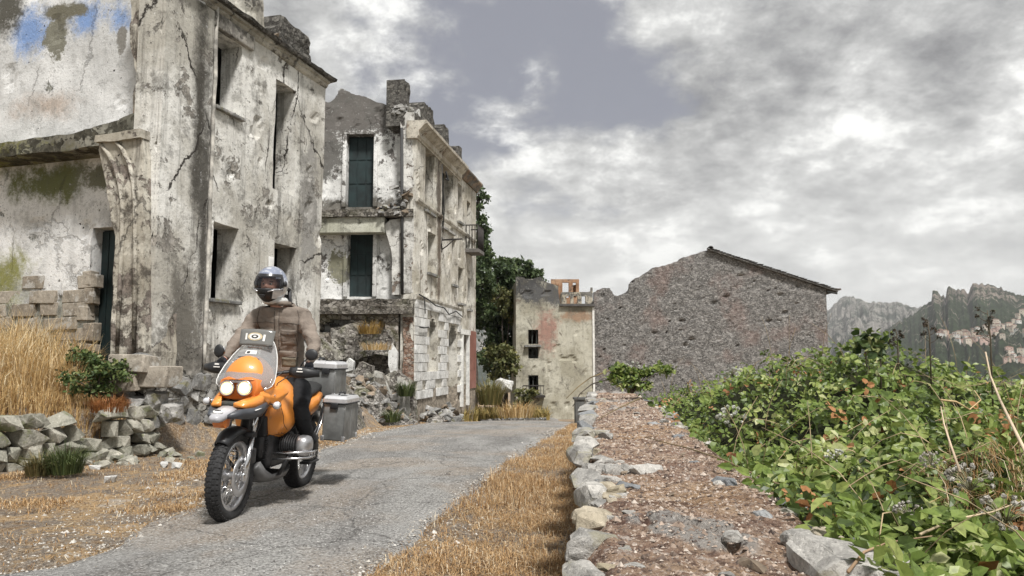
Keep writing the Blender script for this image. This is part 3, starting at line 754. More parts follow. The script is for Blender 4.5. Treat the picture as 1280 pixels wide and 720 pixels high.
# floors, rear walls
fl = MB()
ax1 = Vector((math.cos(RA), math.sin(RA), 0)); axl = Vector((-math.sin(R(75)), math.cos(R(75)), 0))
def slab(name, z, th, m):
    q = MB(); a = ax1*1.05+axl*.44; b = ax1*(LEN1-.05)+axl*.44; c = b+axl*5.0; d = a+axl*5.0+ax1*.4
    q.add([v+Vector((0,0,z)) for v in (a,b,c,d)]+[v+Vector((0,0,z-th)) for v in (a,b,c,d)], [(0,1,2,3),(7,6,5,4),(0,4,5,1),(1,5,6,2),(2,6,7,3),(3,7,4,0)]); q.build(name, m, H1)
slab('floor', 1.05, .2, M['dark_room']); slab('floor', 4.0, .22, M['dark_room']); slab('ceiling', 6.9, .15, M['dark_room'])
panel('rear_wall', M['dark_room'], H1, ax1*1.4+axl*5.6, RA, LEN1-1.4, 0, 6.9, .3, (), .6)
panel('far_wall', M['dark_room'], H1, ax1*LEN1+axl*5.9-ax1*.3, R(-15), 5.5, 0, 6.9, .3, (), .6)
# things inside the openings
dmat = simple('weathered_shutter', (.065,.068,.064), .85, var=.45, sc=3, bumpd=.01)
for i, (x0, x1, z0, z1) in enumerate(fh):
    q = MB(); n = 4 if i != 3 else 5; wd = (x1-x0)*.55
    if i != 3:
        for k in range(n): q.box((x0+wd*(k+.5)/n, .33, (z0+z1)/2), (wd/n-.012, .03, z1-z0-.03))
        s_ = q.build('shutter', dmat, H1); s_.location = (0,0,0); s_.rotation_euler = (0,0,RA)
du0, du1, dz0, dz1 = ih[0]
q = MB(); q.box(((du0+du1)/2, .25, (dz0+dz1)/2), (du1-du0-.04, .05, dz1-dz0-.03)); 
for k in range(4): q.box((du0+(du1-du0)*(k+.5)/4, .22, (dz0+dz1)/2), ((du1-du0)/4-.02, .03, dz1-dz0-.06))
o = q.build('door', M['teal'], H1); o.location = OI-A; o.rotation_euler = (0,0,RE)
# window 4 (doorway): leaning black frame and a small white plate beside it
x0, x1, z0, z1 = fh[3]
q = MB(); 
for a, b in (((x0+.05,1.2),(x0+.07,2.62)),((x0+.07,2.62),(x1-.12,2.54)),((x1-.12,2.54),(x1-.05,2.1)),((x1-.05,2.1),(x1-.06,1.2)),((x0+.05,2.35),(x1-.1,2.30))):
    q.tube([(a[0], .06, a[1]), (b[0], .06, b[1])], .035, 6)
q.box(((x0+x1)/2, .12, 1.85), (x1-x0-.1, .03, 1.2)); o = q.build('door_frame', simple('black_door_frame', (.03,.03,.032), .6), H1); o.rotation_euler = (0,0,RA)
uu, zz = on_plane(A, RA, 336.5, 328)
q = MB(); q.box((0,0,0), (.16,.015,.2), bev=.004); o = q.build('plate', simple('white_plate', (.75,.75,.73), .6), H1, )
o.location = ax1*uu+Vector((0,0,zz))-axl*.04; o.rotation_euler = (0,0,RA)
# lintel, sills and cornice
q = MB(); x0, x1, z0, z1 = fh[0]; q.box(((x0+x1)/2+.05, -.01, z1+.14), (x1-x0+.42, .12, .25), bev=.02); o = q.build('lintel', plaster('lintel_mortar', (.30,.28,.25),(.42,.40,.36), seed=7), H1); o.rotation_euler = (0,0,RA)
for (x0, x1, z0, z1) in (fh[0], fh[2]):
    q = MB(); q.box(((x0+x1)/2, -.01, z0-.035), (x1-x0+.1, .14, .06), bev=.01); o = q.build('sill', M['stone'], H1); o.rotation_euler = (0,0,RA)
cmat = plaster('cornice_plaster', (.36,.34,.29), (.60,.58,.52), (.2,.19,.17), .42, (.06,.055,.05), .8, seed=9)
q = MB(); prof = [(.0,6.88),(-.04,6.90),(-.07,6.94),(-.07,6.97),(-.12,6.99),(-.12,7.035),(.3,7.035),(.3,6.88)]
q.rings([[Vector((u, y+fbm((u,y,z),3)*.012, z+fbm((u,0,z),1.7)*.012)) for (y, z) in prof] for u in [LEN1*i/50-(.02 if i == 0 else 0) for i in range(51)]], smooth=False)
o = q.build('cornice', cmat, H1); o.rotation_euler = (0,0,RA)
q = MB(); nn = 40
tm = rock('old_roof_tiles', (.09,.085,.08), (.20,.17,.15), (.03,.03,.03), sc=5)
tile_me = None
def tile_mesh(seed):
    q = MB(); r_ = random.Random(seed); ring = []
    for yy, s_ in ((-.22, 1), (.22, .82)):
        ring.append([Vector((math.cos(a)*.085*s_, yy, math.sin(a)*.07*s_)) for a in [math.pi*k/5 for k in range(6)]]+[Vector((math.cos(a)*.066*s_, yy, math.sin(a)*.05*s_)) for a in [math.pi*(5-k)/5 for k in range(6)]])
    q.rings(ring); return q.mesh('tile', tm)
TM_ = [tile_mesh(i) for i in range(2)]
q.rings([[Vector((u, y-.06*fbm((u,y,3),2.5,3), z+fbm((u,y,0),2)*.03)) for (y, z) in [(-.20,7.04),(-.22,7.09),(-.05,7.15),(.35,7.13),(.75,7.09),(.75,7.04),(-.05,7.035)]] for u in [LEN1*1.02*i/60 for i in range(61)]], smooth=False)
roof = q.build('roof', M['roof_dark'], H1); roof.rotation_euler = (0,0,RA)
for k in range(46):
    u = LEN1*r.random(); stone(roof, Vector((u, r.uniform(-.12,.25), 7.12)), (r.uniform(.1,.32), r.uniform(.15,.3), r.uniform(.05,.16)), meshes=BSMESH, r=r)
def chimney(O, r_, x0, x1, yt, zbase, parent, m, th=.6, seed=0, label=None, back=.1):
    u0, zt = on_plane(O, r_, x0, yt); u1, zt2 = on_plane(O, r_, x1, yt); z1 = max(zt, zbase+.3)
    w_ = u1-u0
    o = panel('chimney', m, parent, (0,0,0), r_, w_, zbase, lambda u: z1+.10*fbm((u,seed,0),2.2,4)-.35*sm(abs(u/w_-.5), .36, .5)*min(1, z1-zbase), th, (), .06, lambda u, z: fbm((u,z,seed),2.5,4)*.07, .05)
    ax = Vector((math.cos(r_), math.sin(r_), 0)); nn = Vector((-math.sin(r_), math.cos(r_), 0)); o.location = ax*u0+nn*back
    return o
chimney(A, RA, 303, 338, -60, 7.0, H1, cmat, .5, 1)
chimney(A, RA, 350, 397, 12, 6.95, H1, M['roof_dark'], .55, 2)
# rock foundation, stone by stone
fnd = MB()
fo = panel('foundation', M['mortar'], H1, Vector((math.cos(R(15)), -math.sin(R(15)),0))*.10-Vector((0,0,0)), RA, LEN1, -.5, lambda u: 1.02-.06*u+.1*fbm((u,3,0),1.5,3), .1, (), .12, rough(.05, 2, 3), .04)
panel('foundation', M['mortar'], H1, Vector((math.cos(RE)*-.62, math.sin(RE)*-.62, 0))-inw*.16, RE, .74, -.5, .98, .2, (), .12, rough(.06, 2, 6), .04)
outn = Vector((math.cos(R(15)), -math.sin(R(15)), 0))
z = -.12; row = 0
while z < 1.0:
    h_ = r.uniform(.15, .30); u = r.uniform(-.1, .05)
    while u < LEN1:
        w_ = r.uniform(.18, .56)
        if z+h_/2 < 1.06-.06*u: stone(fo, ax1*(u+w_/2)+outn*.03+Vector((0,0,z+h_/2))-fo.location*0 if False else Vector((u+w_/2, .015+r.uniform(-.02,.02), z+h_/2)), (w_*1.08, .16, h_*1.10), (r.uniform(-.08,.08), r.uniform(-.08,.08), r.uniform(-.1,.1)), r=r)
        u += w_+.01
    z += h_+.005
for (px, y, w_, h_) in [(168,455,52,20),(180,447,30,12),(160,478,42,20),(198,471,46,24),(172,503,30,18),(196,500,26,20),(150,492,26,18),(222,487,22,22),(160,520,34,20),(190,524,32,22),(215,516,26,22),(142,470,20,14),(140,520,24,18)]:
    D = 10.6; p = at(px, y, D)-A; stone(H1, p, (w_*.0112, .34, h_*.0116), (r.uniform(-.1,.1), r.uniform(-.06,.06), RE+r.uniform(-.2,.2)), BM_ if px in (160,198,168) else SMESH, r=r)

# ---------------------------------------------------------------- second ruined house
B = Vector((-3.05, 24, 0)); RB = R(80.5); RF = R(-2.5)
H2 = thing('ruined_house', 'tall three-storey roofless ruin in the middle with teal-dark openings and torn end wall', 'house', B)
LEN2 = on_plane(B, RB, 594.5, 400)[0]; ZT2 = on_plane(B, RB, 518.5, 150)[1]
b2m = plaster('streaked_white_facade', (.44,.41,.34), (.68,.66,.60), (.30,.26,.21), .38, (.10,.085,.07), .6, streak=.95, seed=11, crack=.6,
    patches=[px_patch(B, RB, 549, 300, .25, 2.2, (.16,.13,.10), .5), px_patch(B, RB, 548, 230, .2, 1.5, (.14,.12,.10), .5)], zones=[(-2, .15, .3)])
wh2 = [hole(B, RB, 532, 543, 178, 262), hole(B, RB, 553, 567, 197, 283), hole(B, RB, 572.5, 577.5, 228, 276), hole(B, RB, 583.5, 588, 250, 310),
       hole(B, RB, 535, 545, 288, 340), hole(B, RB, 565, 570, 297, 355), hole(B, RB, 573, 579, 333, 378), hole(B, RB, 584.5, 588, 347, 386),
       hole(B, RB, 576.5, 583, 418, 508)]
ar = [hole(B, RB, 536.5, 545.5, 398, 464), hole(B, RB, 561, 571.5, 406, 508)]
def arch_keep(u, z):
    for (u0, u1, z0, z1) in ar:
        c = (u0+u1)/2; rr = (u1-u0)/2
        if u0 < u < u1 and z0 < z < z1-rr: return False
        if z >= z1-rr and math.hypot(u-c, z-(z1-rr)) < rr: return False
    return True
base2 = -1.6
panel('facade', b2m, H2, (0,0,0), RB, LEN2, base2, ZT2, .45, wh2, .10, rough(.025, 1, 21, .05), .02, arch_keep)
f2 = Vector((math.cos(RB), math.sin(RB), 0)); n2o = Vector((math.sin(RB), -math.cos(RB), 0)); n2i = -n2o
def onB(o): o.rotation_euler = (0,0,RB); return o
def mould(prof, u0, u1, n, name, m, parent, rz, wob=.01):
    q = MB(); q.rings([[Vector((u, y+fbm((u,y,z),3)*wob, z+fbm((u,1,0),1.7)*wob)) for (y, z) in prof] for u in [u0+(u1-u0)*i/n for i in range(n+1)]], smooth=False)
    o = q.build(name, m, parent); o.rotation_euler = (0,0,rz); return o
z = ZT2
mould([(.3,z-.55),(-.05,z-.55),(-.05,z-.50),(-.10,z-.46),(-.10,z-.30),(-.20,z-.22),(-.28,z-.12),(-.36,z-.08),(-.36,z+.02),(.3,z+.03)], -.12, LEN2*.66, 40, 'cornice', plaster('cornice_2', (.40,.36,.29), (.60,.56,.48), (.3,.24,.19), .4, seed=13), H2, RB)
mould([(.3,z-.35),(-.08,z-.35),(-.22,z-.12),(-.30,z-.05),(-.30,z+.02),(.3,z+.03)], LEN2*.66+.02, LEN2, 16, 'eave', plaster('eave_brown', (.26,.19,.14), (.36,.29,.23), seed=14), H2, RB)
for py_, hh in ((247,.10),(369,.13)):
    zc_ = on_plane(B, RB, 518.5, py_)[1]
    mould([(.02,zc_-hh),(-.05,zc_-hh),(-.09,zc_-.03),(-.09,zc_+.03),(.02,zc_+.05)], -.02, LEN2*(.97 if hh < .12 else .68), 40, 'string_course', b2m, H2, RB)
# rubble of the wall top and chimneys
mould([(.05,z+.02),(.0,z+.3),(.5,z+.42),(.9,z+.2),(.9,z-.2),(.45,z-.2)], .15, LEN2-.1, 60, 'wall_top', M['roof_dark'], H2, RB, .11)
c2 = M['roof_dark']
for (x0, x1, yt) in ((497,506,99),(529,539,128),(553,558,156),(573,576,184)):
    u0 = max(.02, on_plane(B, RB, x0 if x0 > 518 else 518.6, yt)[0]); w_ = {497:.55, 529:1.5, 553:1.1, 573:.8}[x0]
    zt = on_plane(B, RB, max(x0, 519)+3, yt)[1]
    o = panel('chimney', c2, H2, f2*u0+n2i*(.02 if x0 > 500 else .0)-(Vector((.40,0,0)) if x0 == 497 else Vector((0,0,0))), RB, w_, z-.1, lambda u: zt+.12*fbm((u,x0,0),3,4)-(.3*sm(abs(u/w_-.5), .34, .5) if x0 > 500 else .0), .62, (), .07, lambda u, z: fbm((u,z,x0),3,4)*.06, .04)
# painted blocks on the ground storey
blk = rock('white_painted_block', (.56,.55,.52), (.74,.74,.72), (.22,.19,.16), sc=2.2)
BK = [brick_mesh('block', 70+i, blk, .03, .02) for i in range(4)]
zlo, zhi = on_plane(B, RB, 518.5, 500)[1], on_plane(B, RB, 518.5, 373)[1]; bh = (zhi-zlo)/11; r = random.Random(5)
for j in range(11):
    bw = .52; u = .02-(bw/2 if j % 2 else 0); zc_ = zlo+bh*(j+.5)
    while u < 6.0:
        a, b = max(u, .02), u+bw; c = (a+b)/2
        ok = b-a > .1 and all(not (b > h[0]-.02 and a < h[1]+.02 and zc_+bh/2 > h[2] and zc_-bh/2 < h[3]) for h in ar+wh2) and r.random() > (.04 if j > 1 else .3)
        if ok: link('block', r.choice(BK), H2, f2*c+n2o*.02+Vector((0,0,zc_)), (0,0,RB), (b-a-.018, .07, bh-.018))
        u += bw
# red rendered bay and its white door frame at the far end
redm = plaster('red_render', (.25,.115,.09), (.31,.16,.13), (.35,.25,.2), .3, (.12,.06,.05), .5, streak=.4, seed=15)
u0, zt = on_plane(B, RB, 584.5, 413); zb2 = on_plane(B, RB, 584.5, 486)[1]
panel('red_wall_bay', redm, H2, f2*u0+n2o*.04, RB, LEN2-u0-.02, zb2, zt, .03, (), .15, rough(.006), 0)
q = MB(); h = wh2[8]
for a, b in ((h[0]-.16, h[0]), (h[1], h[1]+.16)): q.box(((a+b)/2, -.05, (h[2]+h[3])/2), (b-a, .12, h[3]-h[2]))
q.box(((h[0]+h[1])/2, -.05, h[3]+.10), (h[1]-h[0]+.5, .14, .2)); onB(q.build('door_frame', simple('white_door_frame', (.66,.66,.63), .8, var=.2), H2))
for i, h in enumerate(wh2+ar):
    q = MB(); q.box(((h[0]+h[1])/2, .42, (h[2]+h[3])/2), (h[1]-h[0]+.04, .04, h[3]-h[2]+.04)); 
    for k in range(3): q.box((h[0]+(h[1]-h[0])*(k+.5)/3, .39, (h[2]+h[3])/2), ((h[1]-h[0])/3-.03, .03, h[3]-h[2]-.04))
    onB(q.build('shutter' if i < 8 else 'door', {4: simple('grey_green_shutter', (.13,.14,.11), .8, var=.3), 5: simple('brown_shutter', (.15,.10,.08), .8, var=.3)}.get(i, simple('dark_shutter', (.02,.022,.02), .8, var=.4) if i < 8 else M['dark_grey']), H2))
    if i < 8:
        q = MB(); q.box(((h[0]+h[1])/2, -.03, h[2]-.05), (h[1]-h[0]+.16, .16, .08)); onB(q.build('sill', M['stone'], H2))
# small balcony at the far end
h = wh2[3]; q = MB(); zb3 = h[2]-.05
q.box(((h[0]+h[1])/2, -.275, zb3-.09), (h[1]-h[0]+.5, .55, .14)); bal = onB(q.build('balcony', simple('balcony_concrete', (.14,.13,.12), .9, var=.3), H2))
q = MB()
for k in range(12): q.tube([(h[0]-.2+k*(h[1]-h[0]+.4)/11, -.52, zb3), (h[0]-.2+k*(h[1]-h[0]+.4)/11, -.52, zb3+.95)], .018, 4)
for k in range(5): q.tube([(h[0]-.22, -.52+k*.12, zb3), (h[0]-.22, -.52+k*.12, zb3+.95)], .018, 4)
q.tube([(h[0]-.22,0,zb3+.95), (h[0]-.22,-.52,zb3+.95), (h[1]+.22,-.52,zb3+.95), (h[1]+.22,0,zb3+.95)], .025, 4); q.build('railing', M['iron'], bal)
# lamp bracket and cables
u, zz = on_plane(B, RB, 552, 300); q = MB()
q.tube([(u,0,zz), (u,-.75,zz+.02)], .03, 6); q.tube([(u,0,zz-.35), (u,-.2,zz-.22), (u,-.45,zz)], .022, 6); q.tube([(u,0,zz+.1), (u,0,zz-.45)], .03, 6); onB(q.build('lamp_bracket', M['iron'], H2))
def cable(pts, rad=.022, name='cable'):
    q = MB(); q.tube([f2*on_plane(B, RB, *p)[0]+Vector((0,0,on_plane(B, RB, *p)[1]))+n2o*.13 for p in pts], rad, 5); q.build(name, simple('black_cable', (.02,.02,.02), .6), H2)
cable([(519,368),(530,374),(540,382),(551,385),(557,393),(566,389),(574,396)]); cable([(525,372),(526,380),(526.5,392)], .02); cable([(520,409),(525,410),(531,409)])
cable([(548,205),(549,230),(551,262),(549,290)], .02); cable([(553,215),(556,226),(553,224)], .04)
# end wall: pier strip, inner wall, slabs
e2 = Vector((math.cos(RF), math.sin(RF), 0)); in2 = Vector((-math.sin(RF), math.cos(RF), 0))
OE = B-e2*5.6+in2*.5
topl = sorted((on_plane(OE, RF, px, py)) for px, py in [(300,140),(398,128),(415,127),(419,122),(424,111),(428,110),(440,117),(455,121),(468,126),(485,131),(492,135),(502,134),(510,132),(520,136)])
ew = plaster('torn_end_wall', (.62,.62,.60), (.80,.80,.78), (.17,.16,.15), .42, (.12,.12,.11), .5, streak=.3, seed=21, crack=.5, bscale=1.8,
    patches=[px_patch(OE, RF, 410, 190, .5, .8, (.15,.145,.135), .2), px_patch(OE, RF, 430, 140, 2.4, .95, (.15,.14,.13), .15), px_patch(OE, RF, 425, 335, .45, .5, (.24,.235,.17), .1),
             px_patch(OE, RF, 455, 262, 2, .3, (.17,.16,.14), .3)])
eh = [hole(OE, RF, 434.5, 468, 169, 259), hole(OE, RF, 436, 467, 290, 371)]
panel('inner_wall', ew, H2, OE-B, RF, 5.6, 1.6, lambda u: lerp(topl, u)+.08*fbm((u,0,0),3,3), .4, eh, .08, rough(.035, 1.6, 31, .05), .03)
for h in eh:
    q = MB(); q.box(((h[0]+h[1])/2, .25, (h[2]+h[3])/2), (h[1]-h[0]-.02, .05, h[3]-h[2]-.02))
    for k in range(3):
        for j in range(3): q.box((h[0]+(h[1]-h[0])*(k+.5)/3, .22, h[2]+(h[3]-h[2])*(j+.5)/3), ((h[1]-h[0])/3-.05, .03, (h[3]-h[2])/3-.05))
    o = q.build('door', M['teal'], H2); o.location = OE-B; o.rotation_euler = (0,0,RF)
    q = MB()
    for a in (h[0]-.07, h[1]+.07): q.box((a, -.03, (h[2]+h[3])/2), (.13, .12, h[3]-h[2]), bev=.01)
    q.box(((h[0]+h[1])/2, -.03, h[3]+.07), (h[1]-h[0]+.27, .14, .13), bev=.01); o = q.build('door_surround', ew, H2); o.location = OE-B; o.rotation_euler = (0,0,RF)
p2m = plaster('end_pier_plaster', (.50,.49,.46), (.68,.67,.63), (.22,.18,.15), .42, (.09,.08,.07), .6, streak=.6, seed=23)
outline_panel('pier', [(500.5,152),(508,140),(517.5,140),(517.5,232),(512,240),(502,236),(500.5,200)], .0, .5, p2m, H2, B, RF, .02, .09)
outline_panel('pier', [(504,272),(517.5,268),(517.5,366),(504,366)], .0, .5, p2m, H2, B, RF, .02, .09)
outline_panel('pier', [(486,274),(501,272),(501,368),(489,368),(489,302),(485,290),(478,282)], .12, .5, p2m, H2, B, RF, .02, .09)
q = MB(); a = on_plane(B, RF, 502.3, 160); b_ = on_plane(B, RF, 502.8, 368)
q.tube([e2*a[0]+Vector((0,0,a[1]))-in2*.0, e2*b_[0]+Vector((0,0,b_[1]))-in2*.0], .05, 8); q.build('drain_pipe', simple('dark_drain_pipe', (.04,.04,.04), .7), H2)
sl2 = rubble('broken_slab_edge', [(.07,.065,.055), (.16,.145,.125), (.30,.28,.25)], scale=7, seed=8, moss=.15)
def ledge(y0, y1, x0, x1, out, name='floor_slab_remnant', m=sl2, amp=.1):
    OL = B-in2*out; u0, z1 = on_plane(OL, RF, x0, y0); u1, z0 = on_plane(OL, RF, x1, y1)
    panel(name, m, H2, OL-B+e2*u0, RF, u1-u0, z0, lambda u: z1+.05*fbm((u,y0,0),2,3), .48+out, (), .08, lambda u, z: fbm((u,z,y0),2.2,5)*amp, .04)
ledge(262, 270, 390, 516, .12); ledge(374, 392, 380, 516, .3, amp=.16); ledge(272, 290, 390, 480, .02, 'beam', plaster('concrete_beam', (.42,.42,.34), (.56,.56,.48), (.25,.25,.18), .35, seed=25), .02)
r = random.Random(31)
for k in range(34):       # loose brick and stone caught on the torn edge
    px, py = (r.gauss(502, 8), r.gauss(248, 8)) if k < 22 else (r.uniform(470, 516), r.gauss(262, 4))
    if px > 516: px = 512
    p = at(px, py, 24-.1+r.uniform(0,.2))-B; stone(H2, p, (r.uniform(.12,.34), .25, r.uniform(.08,.2)), None, BSMESH if r.random() < .4 else SMESH, r=r)
for k in range(12):
    px, py = r.uniform(488, 520), r.gauss(139, 5)
    p = at(px, py, 24.15)-B; stone(H2, p, (r.uniform(.2,.4), .3, r.uniform(.12,.25)), None, r=r)
# ground storey of the torn end, with vault openings
OL = B-in2*.05-e2*5.6
def low_keep(u, z):
    for (px, py, rx, ry) in ((424,416,27,17),(476,424,7,26)):
        cu, cz = on_plane(OL, RF, px, py); s_ = 24/960
        if ((u-cu)/(rx*s_))**2+((z-cz)/(ry*s_))**2 < 1 and z > cz-.02: return False
    return True
lwm = rubble('exposed_masonry', [(.13,.11,.09), (.26,.23,.19), (.42,.39,.35)], scale=6, seed=5, plast=(.46,.44,.38), plast_amt=.42, moss=.4)
panel('lower_wall', lwm, H2, OL-B, RF, 5.1, -1.6, lambda u: on_plane(OL, RF, 450, 390)[1], .5, (), .08, rough(.06, 1.6, 41, .08), .03, low_keep)
outline_panel('brick_pier', [(503,396),(517,396),(517.5,500),(510,500),(503,470),(505,440)], -.02, .45, rubble('red_brick_and_mortar', [(.22,.13,.09), (.30,.20,.15), (.40,.36,.31)], scale=8, seed=2, plast=(.40,.36,.3), plast_amt=.4), H2, B, RF, .04, .09)
whp = plaster('white_fragment', (.60,.60,.58), (.74,.74,.72), (.4,.38,.34), .3, seed=27, streak=.2)
masn = rubble('fallen_masonry', [(.12,.11,.095), (.24,.22,.20), (.40,.38,.34)], scale=9, seed=12, plast=(.42,.40,.35), plast_amt=.45, moss=.5)
for pts, d0, d1 in (([(385,430),(400,420),(418,424),(432,440),(438,470),(434,530),(385,530)], -1.5, -.9), ([(452,470),(462,452),(476,458),(480,500),(488,530),(452,530)], -1.3, -.85),
                    ([(418,412),(450,404),(486,412),(497,428),(490,446),(470,440),(446,452),(420,446)], -.55, -.1), ([(486,470),(500,462),(520,478),(524,530),(486,530)], -.75, -.2)):
    outline_panel('masonry_remnant', pts, d0, d1, masn, H2, B, RF, .10, .10)
gyp = plaster('grey_fragment', (.34,.33,.30), (.50,.49,.45), (.22,.2,.17), .45, seed=28)
for pts, d0, d1, m_ in (([(491,440),(495,430),(502,441),(501,464),(494,466),(491,455)], -.7, -.5, whp), ([(441,456),(447,448),(453,452),(452,462),(443,464)], -1.1, -.85, whp),
                       ([(432,466),(452,462),(452,512),(436,516)], -1.05, -.7, gyp), ([(473,462),(486,466),(500,500),(494,520),(480,505)], -1.0, -.7, gyp),
                       ([(503,470),(517,478),(518,520),(502,520)], -.8, -.3, gyp)):
    outline_panel('wall_fragment', pts, d0, d1, m_, H2, B, RF, .03, .09)
# the other walls and floors behind
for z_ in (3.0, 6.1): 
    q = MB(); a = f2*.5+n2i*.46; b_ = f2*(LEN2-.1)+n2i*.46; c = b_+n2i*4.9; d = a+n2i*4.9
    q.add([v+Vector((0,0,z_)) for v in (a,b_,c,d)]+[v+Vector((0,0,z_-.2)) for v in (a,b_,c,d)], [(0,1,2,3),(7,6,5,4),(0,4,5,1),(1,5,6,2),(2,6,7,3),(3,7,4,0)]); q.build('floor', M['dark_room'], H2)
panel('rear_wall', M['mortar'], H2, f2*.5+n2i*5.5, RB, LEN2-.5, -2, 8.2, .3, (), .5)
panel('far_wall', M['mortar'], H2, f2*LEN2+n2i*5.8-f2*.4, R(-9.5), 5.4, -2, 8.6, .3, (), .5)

# ---------------------------------------------------------------- rubble heaps
def heap(label, cx, cy, rx, ry, h, n, seed, group=None, cat='rubble'):
    r = random.Random(seed); t = thing('rubble_heap', label, cat, (cx, cy, zg(cx, cy)), 0, group)
    mb = MB(); N = 22; rows = []
    def hz_(x, y): return h*max(0, 1-(x/rx)**2-(y/ry)**2)**.75+fbm((x+cx, y+cy, 3), 1.4, 4)*.18
    vs = [(rx*1.1*(2*i/N-1), ry*1.1*(2*j/N-1), hz_(rx*1.1*(2*i/N-1), ry*1.1*(2*j/N-1))-.12+zg(cx+rx*1.1*(2*i/N-1), cy+ry*1.1*(2*j/N-1))-zg(cx,cy)) for j in range(N+1) for i in range(N+1)]
    mb.add(vs, [(j*(N+1)+i, j*(N+1)+i+1, (j+1)*(N+1)+i+1, (j+1)*(N+1)+i) for j in range(N) for i in range(N)])
    mb.build('earth', M['rubble_fill'], t)
    for k in range(n):
        a = r.uniform(0, 2*math.pi); q = math.sqrt(r.random()); x, y = rx*q*math.cos(a), ry*q*math.sin(a); s_ = r.choice((.12,.16,.2,.28,.4))*r.uniform(.8,1.2)
        stone(t, (x, y, hz_(x,y)-.1+zg(cx+x,cy+y)-zg(cx,cy)+s_*.15), (s_, s_*r.uniform(.6,1), s_*r.uniform(.4,.7)), (r.uniform(-.6,.6), r.uniform(-.6,.6), r.uniform(0,6)), r.choice((SMESH, SMESH, BSMESH, BSMESH)), r=r)
    return t
M['rubble_fill'] = rubble('rubble_fill', [(.10,.095,.085), (.22,.20,.18), (.38,.36,.33)], scale=8, seed=4, moss=.5)
M['rubble_earth'] = ground_mat('rubble_earth', [(.10,.085,.065), (.19,.16,.12), (.27,.24,.19)], 3)
heap('rubble heap of grey stones fallen against the torn end of the three-storey ruin', -4.7, 22.3, 2.2, 1.8, .75, 170, 3)
heap('low rubble along the foot of the white painted blocks by the road', -2.35, 26.2, .7, 3.2, .55, 90, 4)
heap('stony bank between the first house corner and the rubble-filled ruin', -4.6, 18.2, 1.1, 2.6, 1.0, 90, 6)

# ---------------------------------------------------------------- small plastered tower
T4 = at(645, 512, 38); RT = R(3)
H4 = thing('plastered_tower', 'small pale plastered house with three dark windows and soot-stained top, end of the road', 'house', T4)
LT = on_plane(T4, RT, 743, 440)[0]
def pz(O, r_, L): return sorted(on_plane(O, r_, *p) for p in L)
tp = pz(T4, RT, [(645,346),(652,346),(662,349),(676,346),(682,352),(699,358),(700,383),(743,383)])
tp = [(u if i != 5 else u, z) for i, (u, z) in enumerate(tp)]
th = [hole(T4, RT, 659, 672, 412, 430), hole(T4, RT, 659.5, 672, 434, 448), hole(T4, RT, 660.5, 673, 469, 491)]
tm4 = plaster('tower_plaster', (.34,.32,.25), (.50,.48,.40), (.26,.22,.18), .36, (.12,.11,.09), .55, streak=.5, seed=31, crack=.4,
    patches=[px_patch(T4, RT, 662, 360, 1.3, .75, (.06,.06,.06), .5), px_patch(T4, RT, 690, 368, 1.3, .5, (.10,.10,.10), .5), px_patch(T4, RT, 683, 415, .5, .9, (.34,.21,.17), .6), px_patch(T4, RT, 722, 395, .7, .25, (.32,.22,.15), .5)])
panel('wall', tm4, H4, (0,0,0), RT, LT, -.6, lambda u: lerp(tp, u)+.04*fbm((u,0,0),3,3), .4, th, .11, rough(.02, 1, 51, .06), .015)
panel('side_wall', tm4, H4, Vector((math.cos(RT), math.sin(RT), 0))*.0+Vector((-math.sin(RT), math.cos(RT), 0))*5.5, RT-R(90), 5.1, -.6, tp[0][1]-.2, .3, (), .3, rough(.02), .01)
panel('side_wall', tm4, H4, Vector((math.cos(RT), math.sin(RT), 0))*LT+Vector((-math.sin(RT), math.cos(RT), 0))*.401, RT+R(90), 5.1, -.6, tp[-1][1], .3, (), .3, rough(.02), .01)
panel('rear_wall', tm4, H4, Vector((-math.sin(RT), math.cos(RT), 0))*5.3, RT, LT, -.6, tp[-1][1]-.2, .2, (), .4)
q = MB(); q.box((LT/2, 2.8, 2.6), (LT-.7, 4.6, .15)); q.box((LT/2, 2.8, 4.9), (LT-.7, 4.6, .15)); o = q.build('floor', M['dark_room'], H4); o.rotation_euler = (0,0,RT)
for h in (th[1], th[2]):
    q = MB(); q.box(((h[0]+h[1])/2, -.12, h[2]-.06 if h is th[2] else h[3]+.06), (h[1]-h[0]+.3, .3, .09)); o = q.build('sill', M['stone'], H4); o.rotation_euler = (0,0,RT)
h = th[2]; q = MB(); q.tube([(h[0]-.3,-.35,h[2]+.35),(h[1]+.25,-.35,h[2]+.35)], .03, 5)
for k in range(7): q.tube([(h[0]-.3+k*.17,-.35,h[2]-.05),(h[0]-.3+k*.17,-.35,h[2]+.35)], .015, 4)
q.box(((h[0]+h[1])/2, -.2, h[2]-.16), (h[1]-h[0]+.6, .4, .1)); o = q.build('balcony', M['iron'], H4); o.rotation_euler = (0,0,RT)
q = MB(); u0 = on_plane(T4, RT, 700.5, 383)[0]; q.box(((u0+LT)/2, .1, tp[-1][1]+.06), (LT-u0+.1, .55, .12)); o = q.build('coping', simple('dark_coping', (.09,.085,.08), .9, var=.3), H4); o.rotation_euler = (0,0,RT)
q = MB(); q.box((LT-.04, -.03, tp[-1][1]/2-.3), (.10, .05, tp[-1][1]+.5)); o = q.build('corner_strip', simple('pale_corner_strip', (.68,.67,.63), .9, var=.2), H4); o.rotation_euler = (0,0,RT)  # pale upright strip along the right corner
